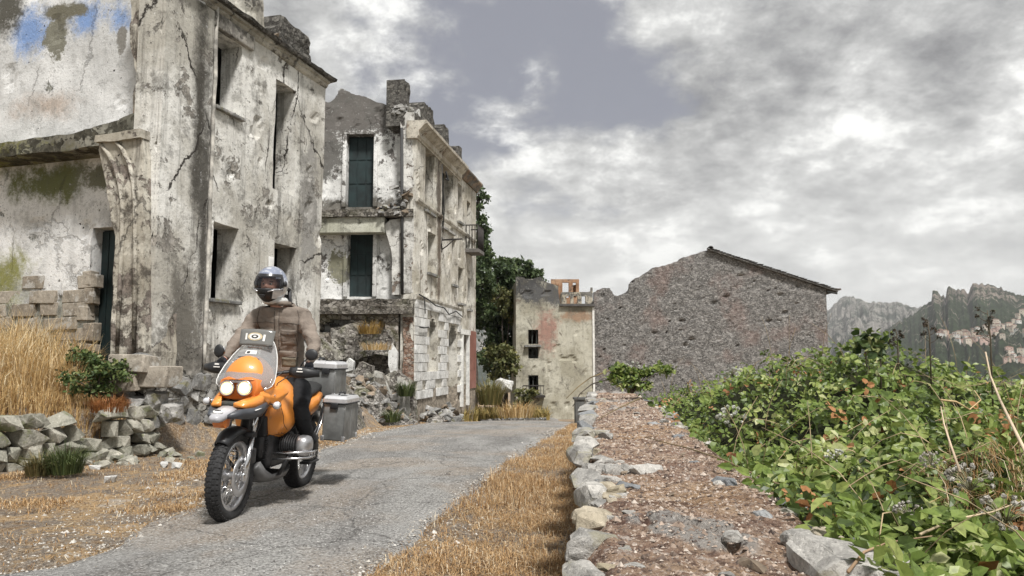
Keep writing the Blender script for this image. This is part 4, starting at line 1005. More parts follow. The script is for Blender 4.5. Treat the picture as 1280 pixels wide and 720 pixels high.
for h in th:
    q = MB(); fw = .06
    for a, b_, c_, d_ in ((h[0], h[0]+fw, h[2], h[3]), (h[1]-fw, h[1], h[2], h[3]), (h[0]+fw, h[1]-fw, h[3]-fw, h[3]), ((h[0]+h[1])/2-.02, (h[0]+h[1])/2+.02, h[2], h[3]-fw)): q.box(((a+b_)/2, .2, (c_+d_)/2), (b_-a, .06, d_-c_))
    o = q.build('window_frame', M['dark_grey'], H4); o.rotation_euler = (0,0,RT)
# brick ruin standing higher behind it
T5 = at(689, 392, 52); H5 = thing('brick_ruin', 'small roofless orange brick ruin with openings, seen over the plastered tower', 'house', T5)
bk5 = plaster('orange_brick_ruin', (.34,.19,.11), (.44,.29,.19), (.22,.15,.11), .4, (.1,.07,.05), .4, seed=41)
pl5 = plaster('pale_ruin_wall', (.42,.37,.28), (.52,.47,.38), seed=43)
h5 = [hole(T5, 0, 703, 711, 353, 372), hole(T5, 0, 716, 720, 353, 372)]
panel('brick_wall', bk5, H5, (0,0,0), 0, on_plane(T5, 0, 724, 380)[0], -1.5, on_plane(T5, 0, 700, 349)[1], .35, h5, .14, rough(.03), .04)
panel('side_wall', bk5, H5, (on_plane(T5,0,724,380)[0], .35, 0), R(90), 3.5, -1.5, on_plane(T5, 0, 700, 350)[1]-.3, .35, (), .2, rough(.03), .04)
O5 = T5+Vector((0,-2.2,0)); h6 = [hole(O5, 0, a, a+5, 370, 382) for a in (708, 717, 727)]; u5 = on_plane(O5, 0, 702, 380)[0]
o = panel('lower_wall', pl5, H5, (u5,-2.2,0), 0, on_plane(O5,0,741,380)[0]-u5, -1.5, lambda u: on_plane(O5,0,700,365)[1]+(.3 if 1.9 < u < 2.2 else 0), .35, [(a-u5, b-u5, c, d) for a, b, c, d in h6], .12, rough(.02), .04)
panel('side_wall', pl5, H5, (u5, -.1, 0), R(-90), 1.8, -1.5, on_plane(O5,0,700,366)[1], .3, (), .2, rough(.02), .03)

# ---------------------------------------------------------------- big stone gable
G6 = at(743.5, 500, 38.9); G6.z = -3.6; RG = R(-3)
H6 = thing('stone_barn', 'long low grey rubble-stone building with one pitched gable, right of the road', 'barn', G6)
LG = on_plane(G6, RG, 1035.5, 440)[0]
gt = pz(G6, RG, [(744,365),(747,362),(754,360),(763,360),(768,369),(780,370),(785,366),(786,355),(790,350),(800,345),(812,338),(814,335),(830,332),(848,326),(850,323),(870,317),(884,312.5),(888,312),(1035,362.5)])
gm = rubble('rubble_stone_wall', [(.14,.135,.128), (.24,.23,.218), (.37,.355,.335)], (.045,.042,.038), 12, .07, seed=9, pink=.4, flat=1.5)
pr = random.Random(5); pits = [on_plane(G6, RG, pr.uniform(750,1025), pr.uniform(345,462)) for _ in range(46)]+[on_plane(G6, RG, *p) for p in ((857,432),(864,425),(908,371),(975,369),(981,391),(961,402),(893,379),(926,345),(852,402),(818,417))]
pw = [pr.uniform(.05,.09) for _ in pits[:46]]+[.2]*10
def gdisp(u, z):
    d = fbm((u, z, 61), 1.6, 4)*.04+noise.noise(Vector((u*7, z*10, 1)))*.02
    for (a, b), w_ in zip(pits, pw):
        d -= .16*math.exp(-((u-a)/(w_*.7))**2-((z-b)/(w_*.5))**2)
    return d
hu = [(a-w_*.4, a+w_*.4, b-w_*.3, b+w_*.3) for (a, b), w_ in zip(pits[-10:], pw[-10:])]
panel('gable_wall', gm, H6, (0,0,0), RG, LG, -.3, lambda u: lerp(gt, u)+.045*fbm((u,0,9),5,3)*(1 if u < on_plane(G6,RG,884,312)[0] else .25), .6, (), .095, gdisp, .035)
gx = Vector((math.cos(RG), math.sin(RG), 0)); gy = Vector((-math.sin(RG), math.cos(RG), 0))
panel('side_wall', gm, H6, gx*LG+gy*.601, RG+R(90), 8, -.3, gt[-1][1]-.05, .5, (), .2, rough(.05, 2), .03)
panel('side_wall', gm, H6, gx*0+gy*8.6, RG-R(90), 8, -.3, gt[0][1]-.4, .5, (), .2, rough(.05, 2), .03)
panel('rear_wall', gm, H6, gy*8.7, RG, LG, -.3, lambda u: lerp(gt, u)-.1, .5, (), .25, rough(.05, 2), .03)
ur, zr_ = on_plane(G6, RG, 886, 311.5); ue, ze = on_plane(G6, RG, 1046, 363.5)
q = MB(); ring = []
for yy in (-.18, 3, 6, 9.4): ring.append([Vector((ur+(ue-ur)*t, yy, zr_+(ze-zr_)*t+.0+fbm((t*9,yy,0),1,3)*.03)) for t in [i/24 for i in range(25)]]+[Vector((ur+(ue-ur)*t, yy, zr_+(ze-zr_)*t-.07)) for t in [1-i/24 for i in range(25)]])
q.rings(ring, smooth=False); roof6 = q.build('roof', M['roof_dark'], H6); roof6.rotation_euler = (0,0,RG)
r = random.Random(8); sl = math.atan2(ze-zr_, ue-ur)
for k in range(44):
    t = (k+.5)/44; link('tile', TM_[k % 2], roof6, (ur+(ue-ur)*t, -.12, zr_+(ze-zr_)*t+.01+r.uniform(-.015,.02)), (0, -sl+r.uniform(-.06,.06), R(90)+r.uniform(-.05,.05)), (.95, .8, .32))
link('tile', TM_[0], roof6, (ur+.05, 0, zr_+.03), (0,0,0), (1.6,1.2,1.5))
link('tile', TM_[1], roof6, (ue-.1, -.05, ze+.02), (0,0,R(90)), (1.5,1.2,1.5))
q = MB(); q.tube([(ue-.5,-.08,ze-.05),(ue-.02,-.1,ze-.14)], .05, 6); o = q.build('rafter_end', M['dark_grey'], roof6)
# ---------------------------------------------------------------- dry stone retaining wall (left)
DW = thing('dry_stone_wall', 'low crumbling dry-stone retaining wall at left below the golden grass', 'wall', (-5.75, 8.3, 0))
r = random.Random(21); mossy = rock('mossy_field_stone', (.20,.20,.16), (.44,.42,.36), (.05,.05,.04), 6, lichen=(.16,.17,.08))
DSM = [stone_mesh('stone', 80+i, mossy, 18, .86) for i in range(9)]
def dw_at(s):                            # along the wall, metres from its left end
    P = [(-9,7.5),(-5.75,8.3),(-5.0,10.3),(-4.93,10.9)]
    for (x0,y0),(x1,y1) in zip(P, P[1:]):
        L = math.hypot(x1-x0, y1-y0)
        if s <= L: return x0+(x1-x0)*s/L, y0+(y1-y0)*s/L, math.atan2(y1-y0, x1-x0)
        s -= L
    return P[-1][0], P[-1][1], math.pi/2
z = -.05
while z < .60:
    h_ = r.uniform(.12, .2); s = 1.0
    while s < 5.75:
        w_ = r.uniform(.14, .42) if s < 4.9 else r.uniform(.14, .26); x, y, a = dw_at(s+w_/2)
        top = .60+.13*fbm((s,0,4), 1.1, 3)-(.25 if 4.2 < s < 4.7 else 0)
        if z+h_*.6 < top: link('stone', r.choice(DSM), DW, (x+5.75+r.uniform(-.03,.03)+math.sin(a)*.04, y-8.3-math.cos(a)*.04+r.uniform(-.04,.04), z+h_/2), (r.uniform(-.12,.12), r.uniform(-.15,.15), a+r.uniform(-.2,.2)), (w_*1.06, .34, h_*1.12))
        s += w_+.006
    z += h_
for k in range(46):                      # fallen stones at its foot
    s = r.uniform(1.5, 6); x, y, a = dw_at(s); d = r.uniform(.15, .9); sz = r.uniform(.05, .16)
    px_, py_ = x+math.sin(a)*d, y-math.cos(a)*d
    st = link('stone', r.choice(DSM), DW, (px_+5.75, py_-8.3, zg(px_,py_)+sz*.2), (r.uniform(-.4,.4), r.uniform(-.4,.4), r.uniform(0,6)), (sz*1.4, sz, sz*.7))

# ---------------------------------------------------------------- foreground wall
WTH = .74
FWL = thing('stone_wall', 'broad low stone wall with a rough earthy gravel top and pale edge stones, right foreground', 'wall', (wall_x(4), 4, 0))
WO = Vector((wall_x(4), 4, 0)); wd_ = Vector((.104, 1, 0)).normalized(); wn = Vector((wd_.y, -wd_.x, 0))
def wp(x, y, z): # x across from the left face, y = world distance
    return Vector((wall_x(y), y, z))+wn*x-WO
def wstone(x, y):                         # 0..1, where a flat embedded stone shows
    p = Vector((x*5.2+fbm((x,y,3),2.5,3)*.5, y*4.0+fbm((x,y,8),2.5,3)*.5, 0)); d, _ = noise.voronoi(p); e = d[1]-d[0]
    k = noise.noise(Vector((x*1.6+9, y*1.3, 2)))
    return sm(e, .06, .22)*sm(k, .26, .40)
def wtop(x, y):
    z = .72+.035*fbm((x*2, y*1.2, 1), 1, 4)+.018*fbm((x*1.2, y*7, 3), 1, 4)+.016*fbm((x*9, y*13, 5), 1, 4)+.007*fbm((x,y,7), 55, 2)
    z += .028*wstone(x, y)
    return z-.07*sm(abs(x-WTH/2), WTH/2-.10, WTH/2)
ys = [.75]
while ys[-1] < 11.3: ys.append(ys[-1]+max(.012, .0075*ys[-1]))
NX = 110; vs = []; tw = []
for y in ys:
    er = WTH+.07*fbm((y*2.3, 0, 8), 1, 4)
    el = .02+.03*fbm((y*3.1, 4, 2), 1, 4)
    vs.append(wp(el+.01, y, .45)); tw.append(0)
    for i in range(NX+1): x = el+(er-el)*i/NX; vs.append(wp(x, y, wtop(x*WTH/er, y))); tw.append(wstone(x*WTH/er, y))
    vs.append(wp(er-.01, y, .3)); tw.append(0)
n = NX+3; fs = [(j*n+i, j*n+i+1, (j+1)*n+i+1, (j+1)*n+i) for j in range(len(ys)-1) for i in range(n-1)]
fs += [tuple(range(n-1, -1, -1)), tuple((len(ys)-1)*n+i for i in range(n))]
me = bpy.data.meshes.new('wall_top'); me.from_pydata([tuple(v) for v in vs], [], fs); me.polygons.foreach_set('use_smooth', [True]*len(fs))
at_ = me.attributes.new('tint', 'FLOAT', 'POINT'); at_.data.foreach_set('value', tw)
m, t, b, o = mat('earthy_gravel_top')
st = t.noise(t.scale(o, (.7, 2.4, 1)), 3.2, 9, .7, .5); f = t.noise(o, 70, 6, .8); g = t.noise(o, 22, 8, .75); big = t.noise(o, 1.1, 4, .6, .3)
c = t.ramp(st, (.34, (.17,.105,.08)), (.48, (.33,.225,.165)), (.58, (.43,.31,.22)), (.70, (.54,.45,.37)))
c = t.mix(t.math('MULTIPLY', t.step(big, .5, .66), .55), c, (.44, .29, .16)); tn = t.n.new('ShaderNodeAttribute'); tn.attribute_name = 'tint'
c = t.mix(t.math('MULTIPLY', t.step(tn.outputs['Fac'], .15, .6), .85), c, t.mix(t.step(g, .4, .6), (.26,.25,.235), (.52,.51,.48)))
c = t.mix(t.math('MULTIPLY', t.step(g, .5, .6), .7), c, (.07, .045, .04)); c = t.mix(t.math('MULTIPLY', t.step(g, .46, .36), .75), c, (.64, .58, .52))
c = t.mix(t.math('MULTIPLY', t.step(f, .55, .63), .8), c, (.03, .02, .02)); c = t.mix(t.math('MULTIPLY', t.step(f, .42, .35), .7), c, (.80, .76, .72))
t.put(b.inputs['Base Color'], c); b.inputs['Roughness'].default_value = .95; b.inputs['Specular IOR Level'].default_value = .1
bump(t, b, t.math('ADD', g, t.math('MULTIPLY', f, .8)), 1, .02); me.materials.append(m); link('wall_top', me, FWL)
EARTH = m
q = MB()
for (xa, xb, m_) in ((.10, WTH-.08, None),):
    a = [wp(xa, .75, -.6), wp(xb, .75, -.6), wp(xb, 11.25, -.9), wp(xa, 11.25, -.9), wp(xa, .75, .62), wp(xb, .75, .62), wp(xb, 11.25, .62), wp(xa, 11.25, .62)]
    q.add(a, [(3,2,1,0),(4,5,6,7),(0,1,5,4),(1,2,6,5),(2,3,7,6),(3,0,4,7)])
q.build('core', M['mortar'], FWL)
r = random.Random(77); wst = rock('wall_face_stone', (.30,.27,.23), (.50,.47,.42), (.10,.09,.08), 7)
WS = [stone_mesh('stone', 120+i, wst, 14, .82) for i in range(7)]
z = -.1
while z < .66:
    h_ = r.uniform(.10, .17); y = 1.0
    while y < 11.0:
        w_ = r.uniform(.18, .45)
        if z+h_ < .70: link('stone', r.choice(WS), FWL, wp(.085, y+w_/2, z+h_/2), (0, 0, R(90)-math.atan(.104)+r.uniform(-.04,.04)), (w_, .17, h_*1.05))
        y += w_+.01
    z += h_+.004
EM = rock('pale_edge_stone', (.32,.31,.29), (.56,.54,.50), (.09,.09,.09), 11, lichen=(.30,.28,.20))
ES = [stone_mesh('stone', 150+i, EM, 20, .8, 1) for i in range(6)]
EB = [stone_mesh('stone', 160+i, EM, 26, .72, 2) for i in range(3)]
TB = [stone_mesh('stone', 170+i, rock('tan_stone', (.36,.31,.22), (.52,.46,.36), (.14,.12,.1), 9), 14, .7, 1) for i in range(2)]
SL = [stone_mesh('stone', 180+i, rock('slate_edge_stone', (.20,.21,.22), (.38,.39,.39), (.07,.07,.07), 9), 12, .9, 1) for i in range(3)]
def edge_stone(px, py, w_, l_, h_, me, rz=0, dz=0, tilt=(0,0)):
    zt = .745; p = on_z(px, py, zt)
    link('stone', me, FWL, p-WO+Vector((0,0,-h_*.46+dz)), (tilt[0], tilt[1], rz), (w_, l_, h_))
edge_stone(736,664,.15,.09,.09,EB[0],.2); edge_stone(731,702,.10,.15,.09,ES[1],.1,-.01); edge_stone(731,738,.13,.16,.09,ES[4],.3)
edge_stone(748,632,.20,.13,.06,TB[0],-.2,-.005); edge_stone(741,641,.12,.10,.08,TB[1],.2)
edge_stone(741,606,.12,.20,.09,ES[2],.15); edge_stone(733,588,.13,.2,.10,ES[3],0)
for k, px in enumerate((738,752,768,784,798,812)): edge_stone(px, 581-(k % 2)*1, .075+.02*(k % 3), .11, .07, ES[k % 6], k*.7)
for k, (px, py) in enumerate([(728,560),(733,546),(730,536),(735,526),(733,519),(738,512),(735,506),(740,501),(738,497),(741,493),(741,490)]):
    d = on_z(px, py, .745).y; edge_stone(px, py, .16, .05*d+.1, .09, (ES+SL)[(k*5) % 9], r.uniform(-.3,.3))
edge_stone(1048,690,.27,.24,.17,EB[0],.3,.02); edge_stone(1098,706,.17,.2,.17,EB[2],1.1,.0); edge_stone(1000,664,.10,.08,.06,EB[1],.2); edge_stone(1032,662,.13,.09,.05,TB[1],.8)
for k, (px, py, w_, l_) in enumerate([(968,634,.13,.16),(925,612,.16,.2),(900,594,.12,.2),(884,574,.18,.26),(862,558,.16,.3),(845,540,.2,.35),(828,526,.22,.4),(812,510,.22,.5),(1010,645,.10,.14)]):
    edge_stone(px, py, w_, l_, .07, SL[k % 3], r.uniform(-.3,.3), -.01)
er_ = random.Random(99)
for k in range(120):
    y = 1.45*(7.2)**er_.random(); left = er_.random() < .6; x_ = er_.gauss(.09, .035) if left else WTH-er_.uniform(-.02,.10); s_ = er_.uniform(.02,.07)*(1+.10*y); p = wp(x_, y, 0)
    link('stone', er_.choice(ES+SL+TB), FWL, (p.x, p.y, .70+er_.uniform(-.03,.02)), (er_.uniform(-.2,.2), er_.uniform(-.2,.2), er_.uniform(0,6)), (s_*1.5, s_*1.2, s_*.6))
for k in range(26):
    y = 1.5*1.085**(k*1.0)
    if y > 10: break
    p = wp(r.uniform(.12, WTH-.12), y, 0); s_ = r.uniform(.02,.05)
    link('stone', r.choice(ES+BSMESH), FWL, (p.x, p.y, wtop(.3, y)+s_*.1), (0,0,r.uniform(0,6)), (s_*1.6, s_*1.2, s_*.6))

def scatter_pebbles(name, n, fpos, fsize, matl, parent=None, seed=1):
    r = random.Random(seed); vs = []; fs = []; tint = []
    for _ in range(n):
        p = Vector(fpos(r)); s_ = fsize(r, p); b = len(vs); a = r.uniform(0, 6.3)
        c_, s2 = math.cos(a)*s_, math.sin(a)*s_; k = r.uniform(.5, 1); hh = s_*r.uniform(.4, .9)
        vs += [p+Vector((c_,s2,0)), p+Vector((-s2*k,c_*k,0)), p+Vector((-c_,-s2,0)), p+Vector((s2*k,-c_*k,0)), p+Vector((r.uniform(-.3,.3)*s_,r.uniform(-.3,.3)*s_,hh))]
        fs += [(b,b+1,b+4),(b+1,b+2,b+4),(b+2,b+3,b+4),(b+3,b,b+4)]; tn = r.random(); tint += [tn]*5
    me = bpy.data.meshes.new(name); me.from_pydata([tuple(v) for v in vs], [], fs)
    at_ = me.attributes.new('tint', 'FLOAT', 'POINT'); at_.data.foreach_set('value', tint); me.materials.append(matl)
    return tag(link(name, me, parent), kind='stuff')
def wpeb(r):
    y = 1.0*(10.5)**r.random(); x = r.uniform(.05, WTH-.04); return wp(x, y, wtop(x, y)-.001)
scatter_pebbles('gravel', 15000, wpeb, lambda r, p: r.uniform(.002, .0055)*(1+(p.y+4)*.22)*(2 if r.random() < .06 else 1), leaf_mat('wall_gravel', [(.06,.045,.04), (.24,.18,.14), (.38,.30,.24), (.52,.46,.40)], 0, .9), FWL, 5)

# ---------------------------------------------------------------- blades: straw, grass, weeds
def blades(name, items, matl, parent=None, seed=1):
    """items: (pos, height, lean direction 2d, lean amount, width, tint)"""
    vs = []; fs = []; tint = []
    for p, h, ld, la, w_, tn in items:
        p = Vector(p); side = Vector((-ld[1], ld[0], 0))*w_; b = len(vs); L = Vector((ld[0], ld[1], 0))
        a = p; m1 = p+Vector((0,0,h*.5))+L*la*h*.2; tip = p+Vector((0,0,h*(1-min(.95, la*.45))))+L*la*h*.8
        vs += [a-side, a+side, m1-side*.8, m1+side*.8, tip]; fs += [(b,b+1,b+3,b+2),(b+2,b+3,b+4)]; tint += [tn]*5
    me = bpy.data.meshes.new(name); me.from_pydata([tuple(v) for v in vs], [], fs)
    at_ = me.attributes.new('tint', 'FLOAT', 'POINT'); at_.data.foreach_set('value', tint); me.materials.append(matl)
    return link(name, me, parent)
STRAW = leaf_mat('straw', [(.13,.07,.035), (.40,.235,.10), (.60,.41,.21), (.84,.74,.55)], .2, .7)
GOLD = leaf_mat('golden_dry_grass', [(.24,.13,.05), (.54,.36,.15), (.70,.53,.28), (.86,.77,.55)], .3, .7)
GREEN = leaf_mat('green_grass', [(.03,.045,.015), (.08,.11,.035), (.16,.19,.07)], .25, .6)
def field(n, reg, hr, la, wr, seed, dens=None, tintf=None):
    r = random.Random(seed); out = []
    while len(out) < n:
        x, y = reg(r)
        if x is None: continue
        d = fbm((x, y, seed), 1.1, 4)
        if dens and r.random() > dens(x, y, d): continue
        a = r.uniform(0, 6.3); k = 1+max(0, y-8)*.05
        out.append(((x, y, zg(x, y)-.01), r.uniform(*hr)*(1+d*.6), (math.cos(a), math.sin(a)), r.uniform(*la), r.uniform(*wr)*k, min(1, max(0, (tintf(x, y) if tintf else .5)+r.gauss(0,.25)))))
    return out
def reg_right(r):
    y = 3.6*(6.2)**r.random(); a = edge_x(RRr, y)-.06; b = wall_x(y)+.02
    if b <= a: return None, None
    x = a+(b-a)*r.random()**.85; return x, y
tag(blades('dry_grass', field(36000, reg_right, (.03,.11), (1.0,2.1), (.001,.0026), 3, lambda x, y, d: .25+.75*sm(d, -.35, .25)), STRAW), 'flattened orange straw and dry grass on the verge between road and foreground wall', 'grass', kind='stuff')
tag(blades('dry_grass', field(3000, reg_right, (.05,.15), (.2,1.3), (.0015,.003), 4, lambda x, y, d: sm(d, .05, .4)), STRAW), 'upright dry grass tufts standing in the straw verge beside foreground wall', 'grass', kind='stuff')
def reg_left(r):
    y = 4.2*(7.5)**r.random(); b = edge_x(RL, y)+.12; a = max(b-4.5, -.72*y)
    x = b-(b-a)*r.random()**1.2
    d = bank_d(x, y)
    if d > -.05: return None, None
    if y < 6.2 and r.random() < .75: return None, None
    return x, y
tag(blades('dry_grass', field(24000, reg_left, (.02,.09), (.7,1.9), (.0015,.0035), 5, lambda x, y, d: (.10+.9*sm(d, -.05, .3))*(1 if bank_d(x,y) > -1.3 else .35)), STRAW), 'trampled orange dry grass between the dry-stone wall and the road edge', 'grass', kind='stuff')
def reg_bank(r):
    y = r.uniform(8.0, 12.2); x = r.uniform(-9.5, -4.9); d = bank_d(x, y)
    if d < .08 or x*1.0 > -5.1 and y > 10.5: return None, None
    if y > 11.6+(-5.5-x)*.28: return None, None
    return x, y
def bank_h(items):
    out = []
    for p, h, ld, la, w_, tn in items:
        k = sm(-p[0], 5.4, 7.0); out.append((p, h*(.28+.9*k), ld, la, w_, min(1, max(0, tn+(k-.5)*.35))))
    return out
tag(blades('golden_grass', bank_h(field(20000, reg_bank, (.35,.95), (.15,.9), (.003,.006), 6, lambda x, y, d: .3+.7*sm(d, -.3, .2))), GOLD), 'tall golden dry grass covering the bank below the left house wall', 'grass', kind='stuff')
def reg_far(r):
    y = r.uniform(30, 41); x = r.uniform(-3.6, 1.6)
    if x > .9-(y-31)*.15 and y < 33 : return None, None
    if x < edge_x(RL, min(y, 33))-.1 and y < 34: return (x, y) if bank_d(x, y) > -.3 else (None, None)
    if y < 34.8 and x < 1.0: return None, None
    return x, y
tag(blades('hill_grass', field(9000, reg_far, (.25,.8), (.1,.8), (.008,.018), 7, None, lambda x, y: .45), leaf_mat('hillside_grass', [(.12,.11,.03), (.30,.24,.08), (.42,.30,.11), (.50,.40,.20)], .25)), 'tall yellow and orange grass on the slope below the plastered tower', 'grass', kind='stuff')
def tuft(label, x, y, z, n, h, spread, matl, seed, cat='grass tuft', wr=(.003,.006), name='grass_tuft', group=None):
    r = random.Random(seed); it = []
    for _ in range(n):
        a = r.uniform(0, 6.3); q = spread*math.sqrt(r.random())*.45
        it.append(((math.cos(a)*q, math.sin(a)*q, -.03), h*r.uniform(.5,1.1), (math.cos(a), math.sin(a)), r.uniform(.2,1.3), r.uniform(*wr), min(1, max(0, r.gauss(.5,.25)))))
    o = blades(name, it, matl); o.location = (x, y, z); return tag(o, label, cat, group)
def tpx(label, px, py, Y, n, hpx, spx, matl, seed, **k):
    p = at(px, py, Y); return tuft(label, p.x, p.y, p.z, n, hpx*Y/960, spx*Y/960*2, matl, seed, **k)
tpx('dark green grass tuft growing against the dry-stone wall', 82, 588, 8.0, 420, 46, 22, GREEN, 1)
tpx('olive dry-tipped grass tuft left of the dark green tuft', 50, 590, 8.0, 320, 36, 18, leaf_mat('olive_grass', [(.07,.07,.03), (.17,.15,.06), (.36,.28,.13)], .2), 2)
tpx('orange dry bush on the bank below the dark doorway', 136, 512, 9.9, 420, 26, 24, leaf_mat('rust_grass', [(.16,.06,.02), (.36,.15,.05), (.48,.24,.10)], .2), 3)
tpx('orange grass growing in the broken vault of the torn wall', 462, 416, 23.3, 260, 22, 16, leaf_mat('orange_weed', [(.20,.13,.03), (.42,.26,.07), (.5,.36,.14)], .2), 4, wr=(.006,.012))
tpx('green weed at the foot of the brick pier in the rubble', 508, 494, 22.8, 260, 26, 12, GREEN, 5, wr=(.006,.012))
tpx('green weed low in the rubble heap', 490, 526, 21, 200, 20, 12, GREEN, 6, wr=(.006,.012))
tpx('dry orange weed spilling over the rubble top', 470, 436, 21.8, 260, 14, 22, GOLD, 7, wr=(.005,.01))
tpx('yellow-green tall weeds right of the red rendered bay', 612, 505, 33.5, 320, 46, 16, leaf_mat('tall_weed', [(.08,.09,.03), (.20,.19,.07), (.38,.30,.12)], .25), 8, wr=(.01,.02))
tpx('orange weeds by the road below the pale boulder', 645, 520, 33, 320, 26, 26, GOLD, 9, wr=(.01,.02))
for k, (px, py, Y) in enumerate([(655,600,5.6),(668,584,6.6),(690,598,5.7),(640,640,4.8)]):
    tuft('dark dry stalks standing in the straw verge, %s' % ('nearest the road', 'behind the others', 'nearest the foreground wall', 'lowest and closest to the camera')[k], at(px,py,Y).x, Y, zg(at(px,py,Y).x, Y), 16, .14, .22, leaf_mat('dark_stalk_%d' % k, [(.07,.035,.015), (.14,.07,.03)], 0), 20+k, 'dry stalks', (.0015,.003), 'dry_stalks')
# leafy shrubs
def shrub(label, px, py, Y, rx, ry, n, matl, seed, lf=.05, cat='shrub', name='shrub'):
    r = random.Random(seed); p = at(px, py, Y); s_ = Y/960; t = thing(name, label, cat, p)
    it = []; st_ = MB(); cl = [Vector((r.gauss(0,.5), r.gauss(0,.4), r.uniform(.1,1))) for _ in range(16)]
    for c_ in cl:
        e = Vector((c_.x*rx*s_, c_.y*rx*s_, c_.z*ry*2*s_)); st_.tube([(0,0,-.05), e*.5+Vector((0,0,.03)), e], [.012,.008,.003], 4)
    for _ in range(n):
        c_ = r.choice(cl); q = Vector((c_.x*rx*s_+r.gauss(0,.18)*rx*s_, c_.y*rx*s_+r.gauss(0,.18)*rx*s_, c_.z*ry*2*s_+r.gauss(0,.16)*ry*s_))
        it.append((q, lf*r.uniform(.6,1.2), (r.gauss(0,.7), r.gauss(-.2,.6), r.gauss(.6,.5)), min(1, max(0, .5+r.gauss(0,.25)))))
    st_.build('stem', LM['bark'], t); tag(leaf_cloud('foliage', matl, t, it), kind='stuff'); return t
BUSH = leaf_mat('bush_leaves', [(.02,.035,.012), (.06,.10,.03), (.13,.18,.06), (.25,.27,.10)], .25)
shrub('green bush growing at the foot of the dark doorway', 122, 492, 10.2, 30, 22, 1500, BUSH, 1, .06)
shrub('small green bush left of the doorway among the golden grass', 96, 470, 10.9, 18, 16, 700, BUSH, 2, .06)
shrub('dusty green shrub on the slope beside the dark tree mass', 628, 475, 37, 18, 20, 1200, LM['olive'], 3, .22)
shrub('pale shrub climbing the foot of the plastered tower', 655, 508, 36.5, 14, 10, 600, LM['olive'], 4, .18)
p = at(630, 482, 36); tag(link('boulder', stone_mesh('boulder', 201, M['pale_stone'], 16, .6, 1), None, p, (0,0,.4), (.95,.8,.75)), 'pale boulder on the grassy slope left of the plastered tower', 'boulder')
r = random.Random(51); K = thing('stone_kerb', 'row of small kerb stones at the far bend of the road', 'kerb', (0, 33, zroad(33)))
for k in range(34):
    px = 612+k*2.1; p = at(px, 526.5-(k/34)*1.5, 33+.0*k); link('stone', r.choice(SMESH), K, (p.x, p.y-33, p.z-zroad(33)+.03), (0,0,r.uniform(0,3)), (.12,.12,r.uniform(.12,.2)))
q = MB(); p = at(727, 536, 24.5); q.box((0,0,.45), (.42,.42,.95), bev=.02); q.box((0,0,.95), (.5,.5,.07), bev=.01); o = q.build('concrete_post', simple('dark_concrete', (.09,.09,.085), .9, var=.4, sc=4, bumpd=.01)); o.location = p
tag(o, 'dark squat concrete post standing behind the far end of the foreground wall', 'post')

# loose gravel and stones on the road edges
def gp(r):
    y = 3.9*(5.0)**r.random()
    if r.random() < .75: e = edge_x(RL, y); x = e+r.gauss(.0, .55)
    else: e = edge_x(RRr, y); x = e+r.gauss(0, .22)
    z = max(zg(x, y), zroad(y)+.03 if edge_x(RL, y) < x < edge_x(RRr, y) else -9); return x, y, z
tag(scatter_pebbles('gravel', 9000, gp, lambda r, p: r.uniform(.004, .011)*(2.2 if r.random() < .05 else 1)*(1+.04*p.y), leaf_mat('loose_gravel', [(.08,.07,.06), (.25,.22,.18), (.42,.39,.34), (.62,.60,.56)], 0, .9), None, 9), 'loose gravel scattered along both edges of the asphalt', 'gravel', kind='stuff')
def gp2(r):
    y = 4.0*(6.0)**r.random(); a, b = edge_x(RL, y), edge_x(RRr, y); t = r.random(); return a+(b-a)*t, y, zroad(y)+.018+.035*math.sin(math.pi*t)**.6-.001
tag(scatter_pebbles('gravel', 9000, gp2, lambda r, p: r.uniform(.003, .007)*(1+.05*p.y), leaf_mat('road_chippings', [(.07,.065,.06), (.25,.24,.23), (.55,.54,.52)], 0, .9), None, 10), 'fine pale chippings lying on the asphalt surface', 'gravel', kind='stuff')
for k, (px, py, Y) in enumerate([(222,549,9.2),(140,594,7.7),(206,556,9.3),(120,545,8.9)]):
    p = at(px, py, Y); tag(link('loose_stone', PSMESH[k], None, (p.x, p.y, zg(p.x,p.y)+.03), (0,0,k), (.13,.1,.08)), 'pale loose stone lying %s' % ['right of the dry-stone wall end', 'in the straw in front of the dry-stone wall', 'in the dry grass near the wall end, smaller one', 'at the foot of the dry-stone wall'][k], 'stone')

# ---------------------------------------------------------------- bramble thicket (right)
def th_h(x, y):
    e = x-(wall_x(y)+WTH)
    h = lerp([(1.0,.50),(1.8,.60),(2.6,.72),(4,.93),(5.2,1.12),(6.2,1.22),(7.5,1.16),(9,1.05),(11,.97),(14,.8)], y)
    h += .16*math.exp(-((x-2.9)/.8)**2-((y-6.3)/1.2)**2)+.10*math.exp(-((x-4.4)/1.0)**2-((y-6.3)/1.2)**2)
    h = .70+(h-.70)*sm(e, -.05, .9) if y > 2 else h
    h -= .14*sm(y, 3, 5)+.28*sm(x, 3.1, 4.0)*sm(y, 3, 4.5)
    h += (fbm((x, y, 2), 1.5, 4)*.24+fbm((x, y, 6), 4.5, 3)*.07)*sm(e, -.1, .6)
    return h-max(0, e-7)*.2
TH = thing('bramble_thicket', 'dense green bramble thicket filling the right side behind the foreground wall', 'bush', (2.5, 5, .2))
TO = Vector((2.5, 5, .2))
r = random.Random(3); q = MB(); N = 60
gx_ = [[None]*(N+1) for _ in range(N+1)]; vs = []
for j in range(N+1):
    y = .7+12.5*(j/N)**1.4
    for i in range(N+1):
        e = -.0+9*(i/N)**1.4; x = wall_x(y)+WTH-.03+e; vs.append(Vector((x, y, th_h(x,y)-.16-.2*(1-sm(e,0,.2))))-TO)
q.add(vs, [(j*(N+1)+i, j*(N+1)+i+1, (j+1)*(N+1)+i+1, (j+1)*(N+1)+i) for j in range(N) for i in range(N)], True)
